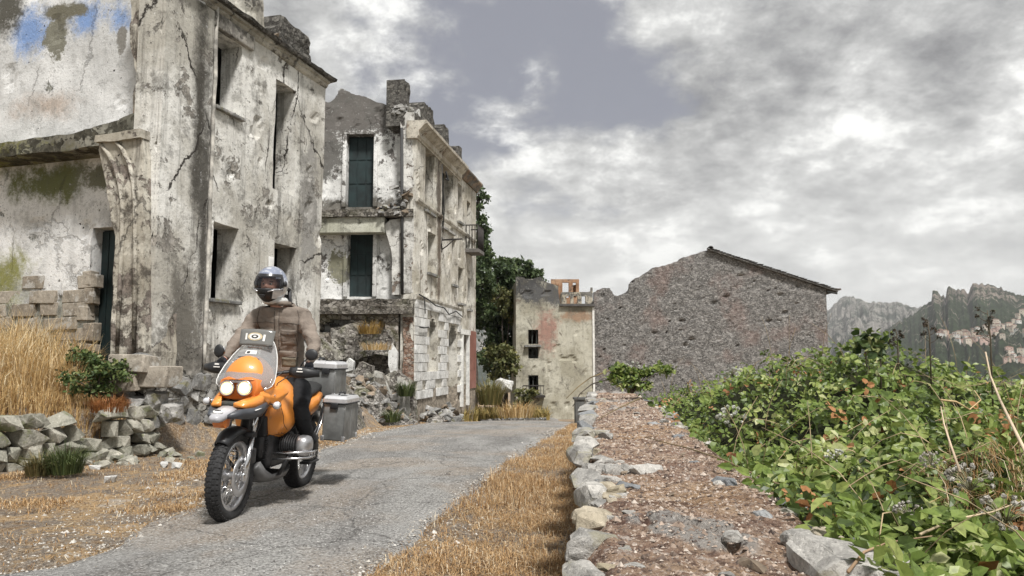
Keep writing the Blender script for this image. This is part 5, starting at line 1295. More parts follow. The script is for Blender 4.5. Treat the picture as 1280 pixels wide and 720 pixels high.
q.build('undergrowth', ground_mat('dark_undergrowth', [(.012,.016,.007), (.03,.035,.014), (.05,.05,.02)], 6, (.06,.07,.03)), TH)  # dark earth and foliage under the leaves
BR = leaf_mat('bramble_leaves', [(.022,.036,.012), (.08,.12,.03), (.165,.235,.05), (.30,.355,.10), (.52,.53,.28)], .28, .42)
BRD = leaf_mat('dead_bramble_leaves', [(.16,.07,.03), (.38,.18,.07), (.52,.33,.17)], .2, .7)
def th_pt(r):
    y = 1.25*(9.6)**r.random()
    e = -.10+(min(7.5, .62*y+1.6))*r.random()**.85
    return wall_x(y)+WTH+e, y
items = []; dead = []; big = []
while len(items) < 52000:
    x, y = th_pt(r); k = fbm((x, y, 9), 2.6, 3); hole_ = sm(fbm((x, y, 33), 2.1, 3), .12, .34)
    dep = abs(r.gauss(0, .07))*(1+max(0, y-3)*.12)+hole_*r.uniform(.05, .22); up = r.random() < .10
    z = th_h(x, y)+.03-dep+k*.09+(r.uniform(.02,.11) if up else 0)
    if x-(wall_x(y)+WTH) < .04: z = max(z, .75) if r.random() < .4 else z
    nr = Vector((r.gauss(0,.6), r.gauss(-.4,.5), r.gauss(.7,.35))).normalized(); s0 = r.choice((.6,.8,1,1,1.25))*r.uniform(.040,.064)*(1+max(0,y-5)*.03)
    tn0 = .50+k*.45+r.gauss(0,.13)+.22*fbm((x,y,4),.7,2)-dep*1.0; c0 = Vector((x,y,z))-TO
    brown = r.random() < .03+.3*sm(fbm((x,y,17),.9,3), .18, .5)+(.5 if (y < 2.5 and x > 1.45) else 0)
    u0 = Vector((r.uniform(-1,1), r.uniform(-1,1), r.uniform(-.4,.2))); u0 = (u0-nr*u0.dot(nr)).normalized(); v0 = nr.cross(u0)
    for j in range(r.choice((1,3,3,5))):
        an = (0, 1.5, -1.5, 2.6, -2.6)[j]+r.gauss(0,.2); d_ = u0*math.cos(an)+v0*math.sin(an); nn_ = (nr+Vector((r.gauss(0,.28), r.gauss(0,.28), r.gauss(0,.2)))).normalized()
        (dead if brown else items).append((c0+d_*s0*.25, s0*(1 if j == 0 else .82)*r.uniform(.85,1.15), nn_, min(1, max(0, tn0+r.gauss(0,.10))), d_))
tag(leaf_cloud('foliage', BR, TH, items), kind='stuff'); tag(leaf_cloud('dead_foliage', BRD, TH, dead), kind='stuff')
def single_leaf(seed):
    r_ = random.Random(seed); q = MB(); n = 7; L = []; Rr = []; mid = []
    for i in range(n):
        t = i/(n-1); w_ = .34*math.sin(math.pi*min(1, t*.93+.05))**.75*(1 if t < .98 else .1); zc_ = -.18*t*t
        mid.append((t, 0, zc_-.0)); L.append((t, w_, zc_+.08*math.sin(t*3)+r_.uniform(-.015,.015))); Rr.append((t, -w_, zc_+.08*math.sin(t*3)+r_.uniform(-.015,.015)))
    vs = mid+L+Rr; fs = []
    for i in range(n-1): fs += [(i, i+1, n+i+1, n+i), (2*n+i, 2*n+i+1, i+1, i)]
    q.add(vs, fs, True); me = q.mesh('leaf', BR); at_ = me.attributes.new('tint', 'FLOAT', 'POINT'); at_.data.foreach_set('value', [r_.uniform(.35,.85)]*len(vs)); return me
LF = [single_leaf(i) for i in range(9)]
for k in range(240):
    y = 1.6*(2.4)**r.random(); e = .05+(.62*y+.5)*r.random(); x = wall_x(y)+WTH+e
    link('leaf', r.choice(LF), TH, Vector((x, y, th_h(x,y)+r.uniform(.0,.05)))-TO, (r.uniform(-.5,.5), r.uniform(-.6,.4), r.uniform(0,6.3)), [r.uniform(.05,.085)]*3)
cane = leaf_mat('bramble_cane', [(.10,.13,.05), (.24,.17,.09)], 0)
q = MB()
for k in range(130):
    x, y = th_pt(r); a = r.uniform(0, 6.3); L = r.uniform(.25,.8); pts = []
    for i in range(7):
        t = i/6; xx, yy = x+math.cos(a)*L*t, y+math.sin(a)*L*t; pts.append(Vector((xx, yy, th_h(xx,yy)-.03+.12*math.sin(math.pi*t)))-TO)
    q.tube(pts, [.0028*(1-.6*i/6) for i in range(7)], 5)
for k in range(150):
    x, y = th_pt(r); a = r.uniform(0, 6.3); L = r.uniform(.12,.45)*(1+.05*y); lean_ = r.uniform(.2, 1.0); z0 = th_h(x, y)-.05
    q.tube([Vector((x+math.cos(a)*L*lean_*t*t, y+math.sin(a)*L*lean_*t*t, z0+L*t*(1-.25*t*lean_)))-TO for t in (0,.25,.5,.75,1)], [.0024,.0022,.002,.0016,.001], 4)
tag(q.build('cane', simple('bramble_canes', (.34,.26,.15), .7, var=.4), TH), kind='stuff')
def runner(label, pts, rad=.004, name='bramble_runner', col=(.16,.12,.06), cat='twig'):
    q = MB(); P = [at(*p) for p in pts]; o = P[0].copy(); q.tube([p-o for p in P], [rad*(1-.6*i/(len(P)-1)) for i in range(len(P))], 6)
    ob = q.build(name, simple('twig_bark', col, .8, var=.3)); ob.location = o; return tag(ob, label, cat)
runner('long thin bramble runner lying across the foreground wall top', [(990,612,3.0),(950,596,3.1),(905,575,3.4),(860,560,3.75),(830,553,3.9),(806,546,4.1)], .005)
runner('short twig lying on the far part of the wall top', [(800,498,7.6),(780,507,7.2),(762,516,6.7),(748,524,6.1)], .008)
runner('arched bare twig hanging over the far left wall edge', [(790,458,10.2),(765,462,10.0),(738,472,9.8),(722,484,9.6),(708,498,9.4)], .012)
runner('dark twig hanging lower over the far left wall edge', [(760,474,10.0),(740,480,9.8),(725,492,9.6),(716,508,9.4)], .01, col=(.05,.04,.03))
runner('pale dry stem leaning up at the right edge', [(1300,600,2.2),(1272,545,2.5),(1250,500,2.7),(1238,470,2.8),(1232,440,2.85)], .006, 'dead_weed', (.50,.40,.28), 'weed')
runner('pale curved dead stem right of centre in the thicket', [(1200,590,2.3),(1188,555,2.4),(1180,530,2.5),(1176,508,2.6)], .004, 'dead_weed', (.44,.34,.24), 'weed')
runner('long pale dead stem crossing the lower right corner', [(1150,668,2.0),(1190,650,2.1),(1240,640,2.1),(1290,622,2.2)], .004, 'dead_weed', (.50,.40,.26), 'weed')
runner('curled tan stem among brown leaves at right', [(1176,500,2.9),(1195,502,2.9),(1212,512,2.9),(1226,500,2.95),(1218,488,3.0)], .004, 'dead_weed', (.52,.38,.20), 'weed')
runner('bent brown stem near the bottom right corner', [(1060,715,1.7),(1080,690,1.8),(1110,678,1.9),(1165,670,1.95)], .004, 'dead_weed', (.30,.20,.12), 'weed')
def seed_head(label, px, py, Y, rad, seed, col='w'):
    r = random.Random(seed); p = at(px, py, Y); R_ = rad*Y/960; t = thing('seed_head', label, 'flower', p)
    it = []; q = MB()
    for _ in range(26):
        d = Vector((r.gauss(0,1), r.gauss(0,.8), r.gauss(.3,.7))).normalized(); e = Vector((d.x*R_, d.y*R_, d.z*R_*.7)); q.tube([(0,0,-R_*.5), e*.6, e], R_*.02, 3)
        for _ in range(16):
            a = Vector((r.gauss(0,1), r.gauss(0,1), r.gauss(0,1))).normalized(); it.append((e+a*R_*.1, R_*.22, a, r.random()))
    q.build('stem', M['flower_stem'], t); tag(leaf_cloud('floret', M['flower'+col], t, it, 'quad'), kind='stuff'); return t
def reg_th(r_):
    y = r_.uniform(1.4, 2.9); x = wall_x(y)+WTH+r_.uniform(.25, 1.4); return x, y
it = []
for _ in range(5200):
    x, y = reg_th(r)
    if x < 1.3+.12*(y-1.5): continue
    a = r.uniform(0,6.3); it.append(((x, y, th_h(x,y)-.03), r.uniform(.05,.20), (math.cos(a), math.sin(a)), r.uniform(.4,1.8), r.uniform(.0008,.002), r.random()))
tag(blades('dry_grass', it, STRAW), 'tangled dry straw and dead stems among the leaves in the lower right corner', 'grass', kind='stuff')
M['flower_stem'] = simple('flower_stem', (.25,.24,.14), .8); M['flowerw'] = leaf_mat('white_florets', [(.40,.42,.34), (.66,.67,.60), (.80,.80,.75)], .25); M['flowerg'] = leaf_mat('grey_down', [(.30,.27,.22), (.52,.49,.44), (.70,.68,.62)], .25)
for k, (px, py, Y, rad, lab, c_) in enumerate([(914,520,4.6,17,'white feathery seed head in the middle of the leaves','w'),(792,462,9.6,13,'leftmost white flower head above the far wall end','w'),(932,468,7.6,12,'small white flower head on the thicket crest below the gable','w'),
      (915,466,7.8,9,'tiny white flower head left of its neighbour on the crest','w'),(1044,570,3.0,12,'pale flower head above the big white rock','w'),(1136,640,2.2,17,'white feathery seed head low in the thicket, right of the big rock','g'),(1212,600,2.4,26,'large grey downy seed head at lower right','g'),
      (1256,640,2.1,28,'biggest grey downy seed head, in the lower right corner','g'),(1165,575,2.6,14,'small grey downy seed head amid green leaves at right','g'),(975,478,7.0,9,'small white flower head right of the crest pair','w')]):
    seed_head(lab, px, py, Y, rad, 300+k, c_)
def weed(label, px, py, Y, hpx, seed, dark=True, leafs=False):
    r = random.Random(seed); p = at(px, py, Y); H = hpx*Y/960; t = thing('tall_weed', label, 'plant', p); q = MB(); it = []
    q.tube([(0,0,-.3), (H*.03,0,H*.5), (0,0,H)], [.006,.005,.002], 5)
    for k in range(9):
        z0 = H*(.35+.65*k/9); a = r.uniform(0,6.3); L = H*.26*(1-.5*k/9); e = Vector((math.cos(a)*L, math.sin(a)*L, z0+L*.7)); q.tube([(0,0,z0), ((e.x)*.5, e.y*.5, z0+L*.25), e], [.003,.002,.001], 4)
        for _ in range(22 if not leafs else 4):
            a2 = Vector((r.gauss(0,1), r.gauss(0,1), r.gauss(0,1))); it.append((e+a2*L*.12, (.014 if not leafs else .07)*Y/5, a2, r.random()))
    q.build('stem', M['weed_stem'], t); tag(leaf_cloud('foliage' if leafs else 'bud', BUSH if leafs else M['weed_bud'], t, it), kind='stuff')
M['weed_stem'] = simple('weed_stem', (.10,.08,.05), .8); M['weed_bud'] = leaf_mat('dark_buds', [(.02,.02,.012), (.06,.045,.03), (.12,.08,.05)], .1)
weed('tall dark seeding weed against the hillside village, rightmost', 1238, 456, 4.6, 68, 1); weed('dark seeding weed on the crest against the wooded ridge', 1162, 446, 5.4, 46, 2)
weed('low dark berry sprig on the crest left of the seeding weeds', 1122, 448, 5.6, 34, 3); weed('broad-leaved shoot rising from the highest bramble leaves', 1082, 454, 5.4, 36, 4, leafs=True)
weed('broad-leaved shoot just right of the low berry sprig', 1100, 456, 5.2, 26, 5, leafs=True)
shrub('small green bush spilling over the far end of the foreground wall', 790, 486, 9.4, 26, 13, 1200, BR, 11, .07)
# ---------------------------------------------------------------- motorcycle
# local frame: x to the bike's left (image right), y rearwards, z up, origin under the front wheel
from mathutils.bvhtree import BVHTree
P0 = on_z(284, 649, .045)
HEAD, LEAN = R(-4), R(3.2)
BIKE = thing('motorcycle', 'orange adventure touring motorcycle with lit twin headlights and aluminium cases, ridden towards the camera', 'motorcycle', (P0.x, P0.y, .03))
BIKE.rotation_euler = (0, LEAN, HEAD)
def paint(name, col, rough=.40, coat=.35):
    m, t, b, o = mat(name); n = t.noise(o, 5, 5, .6); f = t.noise(o, 24, 7, .8)
    c = t.mix(t.math('MULTIPLY', t.step(n, .45, .7), .25), col, tuple(v*.75 for v in col)); c = t.mix(t.math('MULTIPLY', t.step(f, .55, .68), .4), c, (.30,.20,.12))
    t.put(b.inputs['Base Color'], c); t.put(b.inputs['Roughness'], t.math('ADD', rough, t.math('MULTIPLY', n, .15))); b.inputs['Coat Weight'].default_value = coat; b.inputs['Coat Roughness'].default_value = .12; return m
OR = paint('orange_paint', (.74, .27, .045)); BLK = simple('black_plastic', (.018,.019,.021), .5, var=.3, sc=9, bumpd=.0006); ENG = simple('dark_engine_metal', (.05,.05,.052), .45, .6, var=.4, sc=12)
SIL = simple('dusty_silver', (.55,.55,.56), .35, .85, var=.2, sc=10); CHR = simple('polished_metal', (.72,.72,.73), .22, 1, var=.12, sc=10); RUB = simple('tyre_rubber', (.022,.022,.023), .82, var=.4, sc=30, bumpd=.002)
ALU = simple('brushed_aluminium_case', (.22,.225,.22), .45, .4, var=.35, sc=5, bumpd=.0006); LID = simple('bright_case_lid', (.70,.70,.71), .3, .5, var=.1); GRYP = simple('grey_beak_plastic', (.42,.42,.44), .4, var=.15); SEAT = simple('black_seat_vinyl', (.02,.02,.02), .6, bumpd=.001)
OR2 = paint('orange_lower_paint', (.68,.19,.03)); AMB = simple('amber_lens', (.75,.20,.02), .2, coat=.6)
def wheel(cy, r_out, tw, r_rim, name):
    q = MB(); a = (0, cy, r_out)
    rw = tw*.62
    q.torus(a, r_rim, 0, 48, axis='x', prof=[(-.012,-rw/2),(.012,-rw/2-.004),(.014,-rw/2+.006),(-.004,-rw/2+.012),(-.014,-rw*.2),(-.014,rw*.2),(-.004,rw/2-.012),(.014,rw/2-.006),(.012,rw/2+.004),(-.012,rw/2),(-.024,rw*.2),(-.024,-rw*.2)])
    q.lathe([(.0,-.075),(.03,-.075),(.034,-.055),(.05,-.05),(.05,-.04),(.026,-.03),(.026,.03),(.05,.04),(.05,.05),(.034,.055),(.03,.075),(0,.075)], a, 'x', 20)
    w = q.build(name, SIL, BIKE); d = r_out-r_rim; q = MB(); h = tw/2
    q.torus(a, r_rim, 0, 72, axis='x', prof=[(.0,-rw/2+.004),(.02,-h*.80),(d*.45,-h*1.0),(d*.75,-h*.93),(d*.92,-h*.62),(d*.985,-h*.3),(d,0),(d*.985,h*.3),(d*.92,h*.62),(d*.75,h*.93),(d*.45,h*1.0),(.02,h*.80),(.0,rw/2-.004),(-.008,0)])
    q.build('tyre', RUB, w); q = MB()
    for k in range(54):
        for (hx, rr, L) in ((-.36,.975,.36),(.36,.975,.36),(-.78,.86,.32),(.78,.86,.32),(0,1.0,.22)):
            an = 2*math.pi*(k+(.5 if hx > 0 else 0))/54; rad = r_rim+d*rr; ang_t = hx*.95
            Rm = Matrix.Rotation(an, 3, 'X') @ Matrix.Rotation(ang_t*.75, 3, 'Y')
            q.box(Vector(a)+Matrix.Rotation(an, 3, 'X') @ Vector((hx*h, 0, rad)), (h*L, .021, .009), Rm)
    tag(q.build('tread_block', RUB, w), kind='stuff'); q = MB()
    for k in range(36):
        an = 2*math.pi*k/36; s_ = 1 if k % 2 else -1; a2 = an+(.35 if k % 4 < 2 else -.35)
        q.tube([Vector(a)+Vector((s_*.042, math.sin(a2)*.046, math.cos(a2)*.046)), Vector(a)+Vector((s_*rw*.36, math.sin(an)*(r_rim-.018), math.cos(an)*(r_rim-.018)))], .0022, 4)
    tag(q.build('spoke', CHR, w), kind='stuff')
    for s_ in ((-1, 1) if cy < .1 else (-1,)):
        q = MB(); q.torus(a, .118, 0, 32, axis='x', prof=[(-.028,s_*.07),(.030,s_*.07),(.030,s_*.075),(-.028,s_*.075)])
        for k in range(6):
            an = k*math.pi/3; q.tube([Vector(a)+Vector((s_*.066, math.sin(an)*.05, math.cos(an)*.05)), Vector(a)+Vector((s_*.072, math.sin(an+.2)*.092, math.cos(an+.2)*.092))], .006, 5)
        q.build('brake_disc', SIL, w)
    return w
wheel(0, .328, .104, .238, 'wheel'); wheel(1.49, .320, .14, .228, 'wheel')
# front fork: sliders, stanchions, yoke, mudguard
for s_ in (-1, 1):
    q = MB(); q.tube([(s_*.098,-.015,.30), (s_*.098,.03,.44), (s_*.098,.085,.60)], [.026,.025,.022], 12); q.tube([(s_*.098,.085,.60), (s_*.098,.175,.86)], .0175, 12); q.box((s_*.095,-.01,.325), (.04,.055,.06), bev=.01)
    q.build('fork_leg', CHR if s_ > 0 else SIL, BIKE)
    q = MB(); q.box((s_*.115,.075,.47), (.035,.075,.11), bev=.012); q.build('brake_caliper', ENG, BIKE)
q = MB(); q.box((0,.17,.86), (.25,.09,.05), bev=.015); q.box((0,.1,.62), (.24,.07,.05), bev=.015); q.tube([(0,.12,.62), (.0,.35,.56), (.12,.55,.52)], .025, 8); q.tube([(0,.12,.62), (0,.35,.56), (-.12,.55,.52)], .025, 8); q.tube([(0,.17,.62),(0,.27,.98)], .04, 10); q.build('fork_yoke', ENG, BIKE)
def arc_guard(cy, cz, rad, wdt, a0, a1, th=.006, n=18, drop=.03):
    q = MB(); rings = []
    for i in range(n+1):
        an = a0+(a1-a0)*i/n; c_, s2 = math.cos(an), math.sin(an); ww = wdt*(.75+.25*math.sin(math.pi*i/n)); ring = []
        pr_ = [(-1,-drop*1.6),(-.85,-.006),(-.4,.006),(0,.010),(.4,.006),(.85,-.006),(1,-drop*1.6)]
        for x, dr in pr_: ring.append(Vector((x*ww/2, cy-c_*(rad+dr), cz+s2*(rad+dr))))
        for x, dr in reversed(pr_): ring.append(Vector((x*ww/2*.95, cy-c_*(rad+dr-th), cz+s2*(rad+dr-th))))
        rings.append(ring)
    q.rings(rings); return q
arc_guard(0, .328, .350, .135, R(48), R(135), drop=.022).build('mudguard', BLK, BIKE)
arc_guard(1.49, .32, .40, .20, R(35), R(140), drop=.03).build('mudguard', BLK, BIKE)
# beak: grey tip with emblem, orange side arms, black lower flanks, amber-orange underside
q = MB(); rings = []
for y, w_, zt, zb_ in ((-.375,.020,.776,.756),(-.355,.042,.790,.740),(-.30,.055,.806,.746),(-.23,.064,.826,.764),(-.15,.075,.842,.79)):
    rings.append([Vector((w_*x, y, zb_+(zt-zb_)*z_)) for x, z_ in [(-1,.25),(-.95,.75),(-.6,.97),(0,1.05),(.6,.97),(.95,.75),(1,.25),(.7,0),(-.7,0)]])
q.rings(rings); beak = q.build('beak', GRYP, BIKE)
q = MB(); e = [Vector((math.cos(2*math.pi*k/20)*.034, -.310+math.sin(2*math.pi*k/20)*.022, .812+.012*math.sin(2*math.pi*k/20)*.6)) for k in range(20)]
q.rings([[p-Vector((0,0,.01)) for p in e], [p+Vector((0,-.002,.006)) for p in e]]); em = q.build('emblem', simple('white_emblem', (.8,.8,.78), .4), beak)
q = MB(); 
for dx_ in (-.012, 0, .012): q.tube([Vector((dx_-.006,-.320,.817)), Vector((dx_+.004,-.302,.822))], .0035, 5)
q.tube([Vector((-.02,-.311,.8195)), Vector((.02,-.311,.8195))], .003, 5); q.build('emblem_mark', BLK, beak)
for s_ in (-1, 1):
    q = MB(); rings = []
    for y, xi, xo, zt, zb_ in ((-.17,.045,.115,.868,.835),(-.11,.075,.135,.888,.825),(-.04,.105,.155,.905,.825),(.03,.12,.17,.925,.835),(.10,.12,.175,.95,.86)):
        rings.append([Vector((s_*xi, y, zt)), Vector((s_*xo, y, zt-.012)), Vector((s_*(xo+.006), y, (zt+zb_)/2)), Vector((s_*xo, y, zb_)), Vector((s_*xi, y, zb_+.004))])
    q.rings(rings); q.build('beak_arm', OR, BIKE)
    q = MB(); rings = []
    for y, x0, x1, zt, zb_ in ((-.28,.05,.085,.80,.765),(-.18,.07,.125,.83,.755),(-.05,.10,.165,.835,.75),(.06,.11,.185,.86,.765),(.15,.11,.18,.88,.80)):
        rings.append([Vector((s_*x0, y, zt-.01)), Vector((s_*x1, y, zt)), Vector((s_*(x1+.006), y, (zt+zb_)/2)), Vector((s_*x1*.9, y, zb_)), Vector((s_*x0*.8, y, zb_))])
    q.rings(rings); q.build('beak_side', simple('dark_grey_plastic', (.06,.065,.075), .4, var=.2), BIKE)
    if s_ > 0:
        q = MB(); q.tube([(.168,-.07,.815),(.178,.02,.826)], .004, 6); q.build('white_mark', simple('white_decal', (.8,.8,.8), .4), BIKE)
q = MB(); q.rings([[Vector((x*w_, y, z_+(0 if abs(x) < .5 else .006))) for x, z_ in [(-1,zt),(1,zt),(.8,zb_),(-.8,zb_)]] for y, w_, zt, zb_ in ((-.30,.045,.765,.715),(-.26,.055,.765,.69),(-.20,.05,.77,.70))], smooth=False); q.build('beak_underside', OR2, BIKE)
q = MB(); q.box((0,-.03,.845), (.20,.16,.05), bev=.02); q.build('oil_cooler_intake', simple('dark_intake', (.03,.035,.03), .6, var=.3, sc=60), BIKE)
# front fairing shell, headlights
def fsh(p):
    h_ = math.hypot(p.x, p.y)+1e-6; k = 1/max(abs(p.x)/h_, abs(p.y)/h_)
    p.x *= 1+.45*(k-1); p.z = math.copysign(abs(p.z)**.85, p.z); p.x *= 1-.22*max(0, p.z); p.y *= (1-.25*max(0, -p.z)); return p
q = MB(); q.ell((0, .19, 1.02), (.180, .18, .190), 32, 20, fsh); fair = q.build('front_fairing', OR, BIKE)
q = MB(); q.rings([[Vector((s*w_, y+ (abs(s)**2)*.05, z_)) for s, z_ in [(-1,.965),(-.93,1.02),(-.5,1.045),(0,1.03),(.5,1.05),(.93,1.03),(1,.965),(.85,.90),(.3,.885),(-.3,.885),(-.85,.895)]] for y, w_ in ((.10,.175),(.02,.17),(-.045,.150),(-.052,.135))]); q.build('headlight_surround', OR2, fair)
LAMP2 = emit('lit_reflector_ring', (1.0, .66, .30), 1.15)
LAMP = emit('lit_headlight_lens', (1.0, .86, .62), 3.2)
for s_, rr, zc_, nm in ((-1, .049, .962, 'headlight'), (1, .050, .970, 'headlight')):
    q = MB(); q.lathe([(rr+.008,.0),(rr+.008,-.022),(rr,-.026),(rr-.004,-.014),(0.001,-.010)], (s_*.066, -.038, zc_), 'y', 28); hl = q.build(nm, CHR, BIKE)
    q = MB(); q.lathe([(rr-.002,-.012),(rr-.006,-.021),(rr*.70,-.0275)], (s_*.066, -.038, zc_), 'y', 28); q.build('lens', LAMP2, hl)
    q = MB(); q.lathe([(rr*.70,-.0276),(rr*.4,-.0300),(.001,-.031)], (s_*.066, -.038, zc_), 'y', 28); q.build('lit_bulb_glow', LAMP, hl)
# windscreen: a curved tinted sheet with thickness, plus the small deflector on top
def sheet(fn, nu, nv, th):
    q = MB(); f = []; b_ = []
    for j in range(nv+1): f.append([Vector(fn(2*i/nu-1, j/nv)) for i in range(nu+1)])
    vs = []; 
    for row in f: vs += row
    vs += [v+Vector((0, th, th*.3)) for v in vs]; n = nu+1; o_ = n*(nv+1); fs = []
    for j in range(nv):
        for i in range(nu): k = j*n+i; fs += [(k,k+1,k+n+1,k+n), (o_+k,o_+k+n,o_+k+n+1,o_+k+1)]
    for i in range(nu): fs += [(i,o_+i,o_+i+1,i+1), (nv*n+i,nv*n+i+1,o_+nv*n+i+1,o_+nv*n+i)]
    for j in range(nv): fs += [(j*n,(j+1)*n,o_+(j+1)*n,o_+j*n), (j*n+nu,o_+j*n+nu,o_+(j+1)*n+nu,(j+1)*n+nu)]
    return q.add(vs, fs, True)
m, t, b, o = mat('tinted_windscreen'); b.inputs['Base Color'].default_value = (.36,.36,.36,1); b.inputs['Roughness'].default_value = .06; b.inputs['Alpha'].default_value = .42; b.inputs['Coat Weight'].default_value = .5; SCR = m
def scr(s, v):
    hw = lerp([(0,.17),(.08,.215),(.2,.225),(.45,.205),(.7,.17),(.88,.13),(1,.09)], v); return (s*hw, -.055+.30*v+.12*s*s*(1-.3*v)+.03*v*v, 1.005+.325*v-.05*s*s*(1-v))
sc_ = sheet(scr, 16, 14, .004).build('windscreen', SCR, BIKE)
q = MB(); ed = [Vector(scr(-1, v/12)) for v in range(13)]+[Vector(scr(s/6-1, 1)) for s in range(1, 12)]+[Vector(scr(1, 1-v/12)) for v in range(13)]; q.tube(ed, .004, 6); q.build('screen_edge_highlight', simple('pale_edge_highlight', (.62,.62,.60), .25, var=.1), sc_)  # pale tube painted in as the highlight along the screen's border
m, t, b, o = mat('smoked_deflector'); b.inputs['Base Color'].default_value = (.20,.20,.19,1); b.inputs['Roughness'].default_value = .15; b.inputs['Alpha'].default_value = .82
def dfl(s, v): return (s*(.130+.008*v)+.012, .195+.03*v+.03*s*s-.012, 1.285+.125*v-.008*s*s)
df = sheet(dfl, 10, 6, .005).build('wind_deflector', m, BIKE)
def decal(parent, fn, s0, s1, v0, v1, m_, name='sticker', oval=False, off=.003):
    q = MB(); c_ = Vector(fn((s0+s1)/2, (v0+v1)/2)); n = 20; vs = []
    if oval:
        for k in range(n): a = 2*math.pi*k/n; vs.append(Vector(fn((s0+s1)/2+(s1-s0)/2*math.cos(a), (v0+v1)/2+(v1-v0)/2*math.sin(a)))+Vector((0,-off,0)))
    else: vs = [Vector(fn(*p))+Vector((0,-off,0)) for p in ((s0,v0),((s0+s1)/2,v0),(s1,v0),(s1,v1),((s0+s1)/2,v1),(s0,v1))]
    q.add(vs+[v+Vector((0,.001,0)) for v in vs], [tuple(range(len(vs))), tuple(range(2*len(vs)-1, len(vs)-1, -1))]); return q.build(name, m_, parent)
WD = simple('white_sticker', (.78,.77,.74), .5); BD = simple('black_print', (.03,.03,.03), .5); YD = simple('tan_sticker', (.62,.52,.34), .5); GD = simple('grey_print', (.33,.33,.34), .5); RD = simple('faded_red_print', (.42,.24,.20), .5)
decal(df, dfl, -.46, .40, .30, .80, YD, oval=True); decal(df, dfl, -.36, .30, .36, .74, WD, oval=True, off=.005); decal(df, dfl, -.23, .17, .44, .66, BD, 'printed_mark', True, .007); decal(df, dfl, -.12, .08, .5, .6, WD, 'printed_mark', True, .009)
decal(df, dfl, -.62, -.5, .35, .75, WD, 'printed_mark'); decal(df, dfl, .44, .56, .3, .7, WD, 'printed_mark')
decal(sc_, scr, -.25, .25, .66, .74, WD); decal(sc_, scr, -.2, -.02, .675, .725, BD, 'printed_mark', True, .006)
for a, b_, c_, d_, mm in ((-.55,-.1,.53,.56,GD),(.0,.45,.535,.565,BD),(-.5,-.12,.57,.60,BD),(.02,.42,.59,.60,GD),(-.62,-.1,.47,.485,WD),(.0,.4,.49,.505,WD),(-.3,.45,.80,.82,RD),(-.1,.6,.85,.865,RD)):
    n = 5
    for k in range(n): s0 = a+(b_-a)*k/n; decal(sc_, scr, s0, s0+(b_-a)/n*.75, c_+.004*(k % 2), d_, mm, 'printed_mark', off=.005)
# orange shrouds linking fairing and tank, indicators
for s_ in (-1, 1):
    q = MB(); rings = []
    for y, x_, zt, zb_ in ((.03,.150,.945,.885),(.11,.185,.955,.855),(.20,.205,.965,.82),(.27,.235,.975,.87),(.33,.250,.965,.915)):
        rings.append([Vector((s_*(x_-.05), y, zt+.01)), Vector((s_*x_, y, zt)), Vector((s_*(x_+.018), y, (zt+zb_)/2)), Vector((s_*x_, y, zb_)), Vector((s_*(x_-.05), y, zb_))])
    q.rings(rings, smooth=False); so = q.build('side_shroud', OR, BIKE); bvm = so.modifiers.new('bevel', 'BEVEL'); bvm.width = .008; bvm.segments = 2
    q = MB(); q.tube([(s_*.20,.12,.86),(s_*.275,.10,.85)], .012, 8); q.lathe([(.001,.03),(.024,.02),(.03,-.01),(.03,-.022),(.026,-.026)], (s_*.27,.09,.85), 'y', 18); ind = q.build('indicator', CHR, BIKE)
    q = MB(); q.lathe([(.0265,-.020),(.022,-.032),(.001,-.037)], (s_*.27,.09,.85), 'y', 18); q.build('lens', simple('clear_lens', (.65,.66,.68), .15, coat=.5), ind)
# tank
q = MB(); rings = []
for y, w_, zt, zb_, lob in ((.36,.11,.90,.66,0),(.40,.18,.96,.58,.05),(.46,.205,1.0,.56,.03),(.55,.228,1.03,.545,.0),(.64,.23,1.045,.56,0),(.74,.215,1.04,.61,0),(.84,.19,1.0,.68,0),(.94,.17,.95,.75,0),(1.0,.12,.92,.80,0)):
    ring = []
    for k in range(24):
        a = 2*math.pi*k/24; c_, s2 = math.cos(a), math.sin(a); x = w_*math.copysign(abs(c_)**.6, c_)*(1-.42*max(0, s2)**1.4); ring.append(Vector((x, y, (zt+zb_)/2-.04+((zt-zb_)/2+(.04 if s2 > 0 else -.04))*math.copysign(abs(s2)**.85, s2))))
    rings.append(ring)
q.rings(rings); tank = q.build('fuel_tank', OR, BIKE)
bv = BVHTree.FromPolygons([Vector(v) for v in q.v], [f for f in q.f])
for k in range(4):
    h = bv.ray_cast(Vector((.16+.012*k, 0, .60+.004)), Vector((0,1,0)))
    if h[0]: q2 = MB(); q2.box(h[0]-Vector((0,.002,0)), (.010,.004,.007)); q2.build('small_lettering', simple('dark_lettering', (.15,.05,.02), .5), tank)
# seat, tail, side panel, frame
q = MB(); q.rings([[Vector((x*w_, y, zc_+z_*h_)) for x, z_ in [(-1,0),(-.95,.6),(-.6,1),(0,1.1),(.6,1),(.95,.6),(1,0),(.8,-.8),(-.8,-.8)]] for y, w_, zc_, h_ in ((.92,.10,.87,.04),(1.0,.15,.865,.05),(1.15,.17,.87,.05),(1.3,.17,.90,.055),(1.5,.14,.92,.055),(1.62,.11,.92,.04))]); q.build('seat', SEAT, BIKE)
for s_ in (-1, 1):
    q = MB(); rings = []
    for y, x_, zt, zb_ in ((1.0,.16,.84,.72),(1.15,.185,.85,.70),(1.3,.19,.87,.74),(1.45,.17,.90,.82)):
        rings.append([Vector((s_*(x_-.05), y, zt)), Vector((s_*x_, y, zt-.02)), Vector((s_*(x_+.01), y, (zt+zb_)/2)), Vector((s_*x_, y, zb_)), Vector((s_*(x_-.05), y, zb_))])
    q.rings(rings); q.build('side_panel', OR, BIKE)
q = MB()
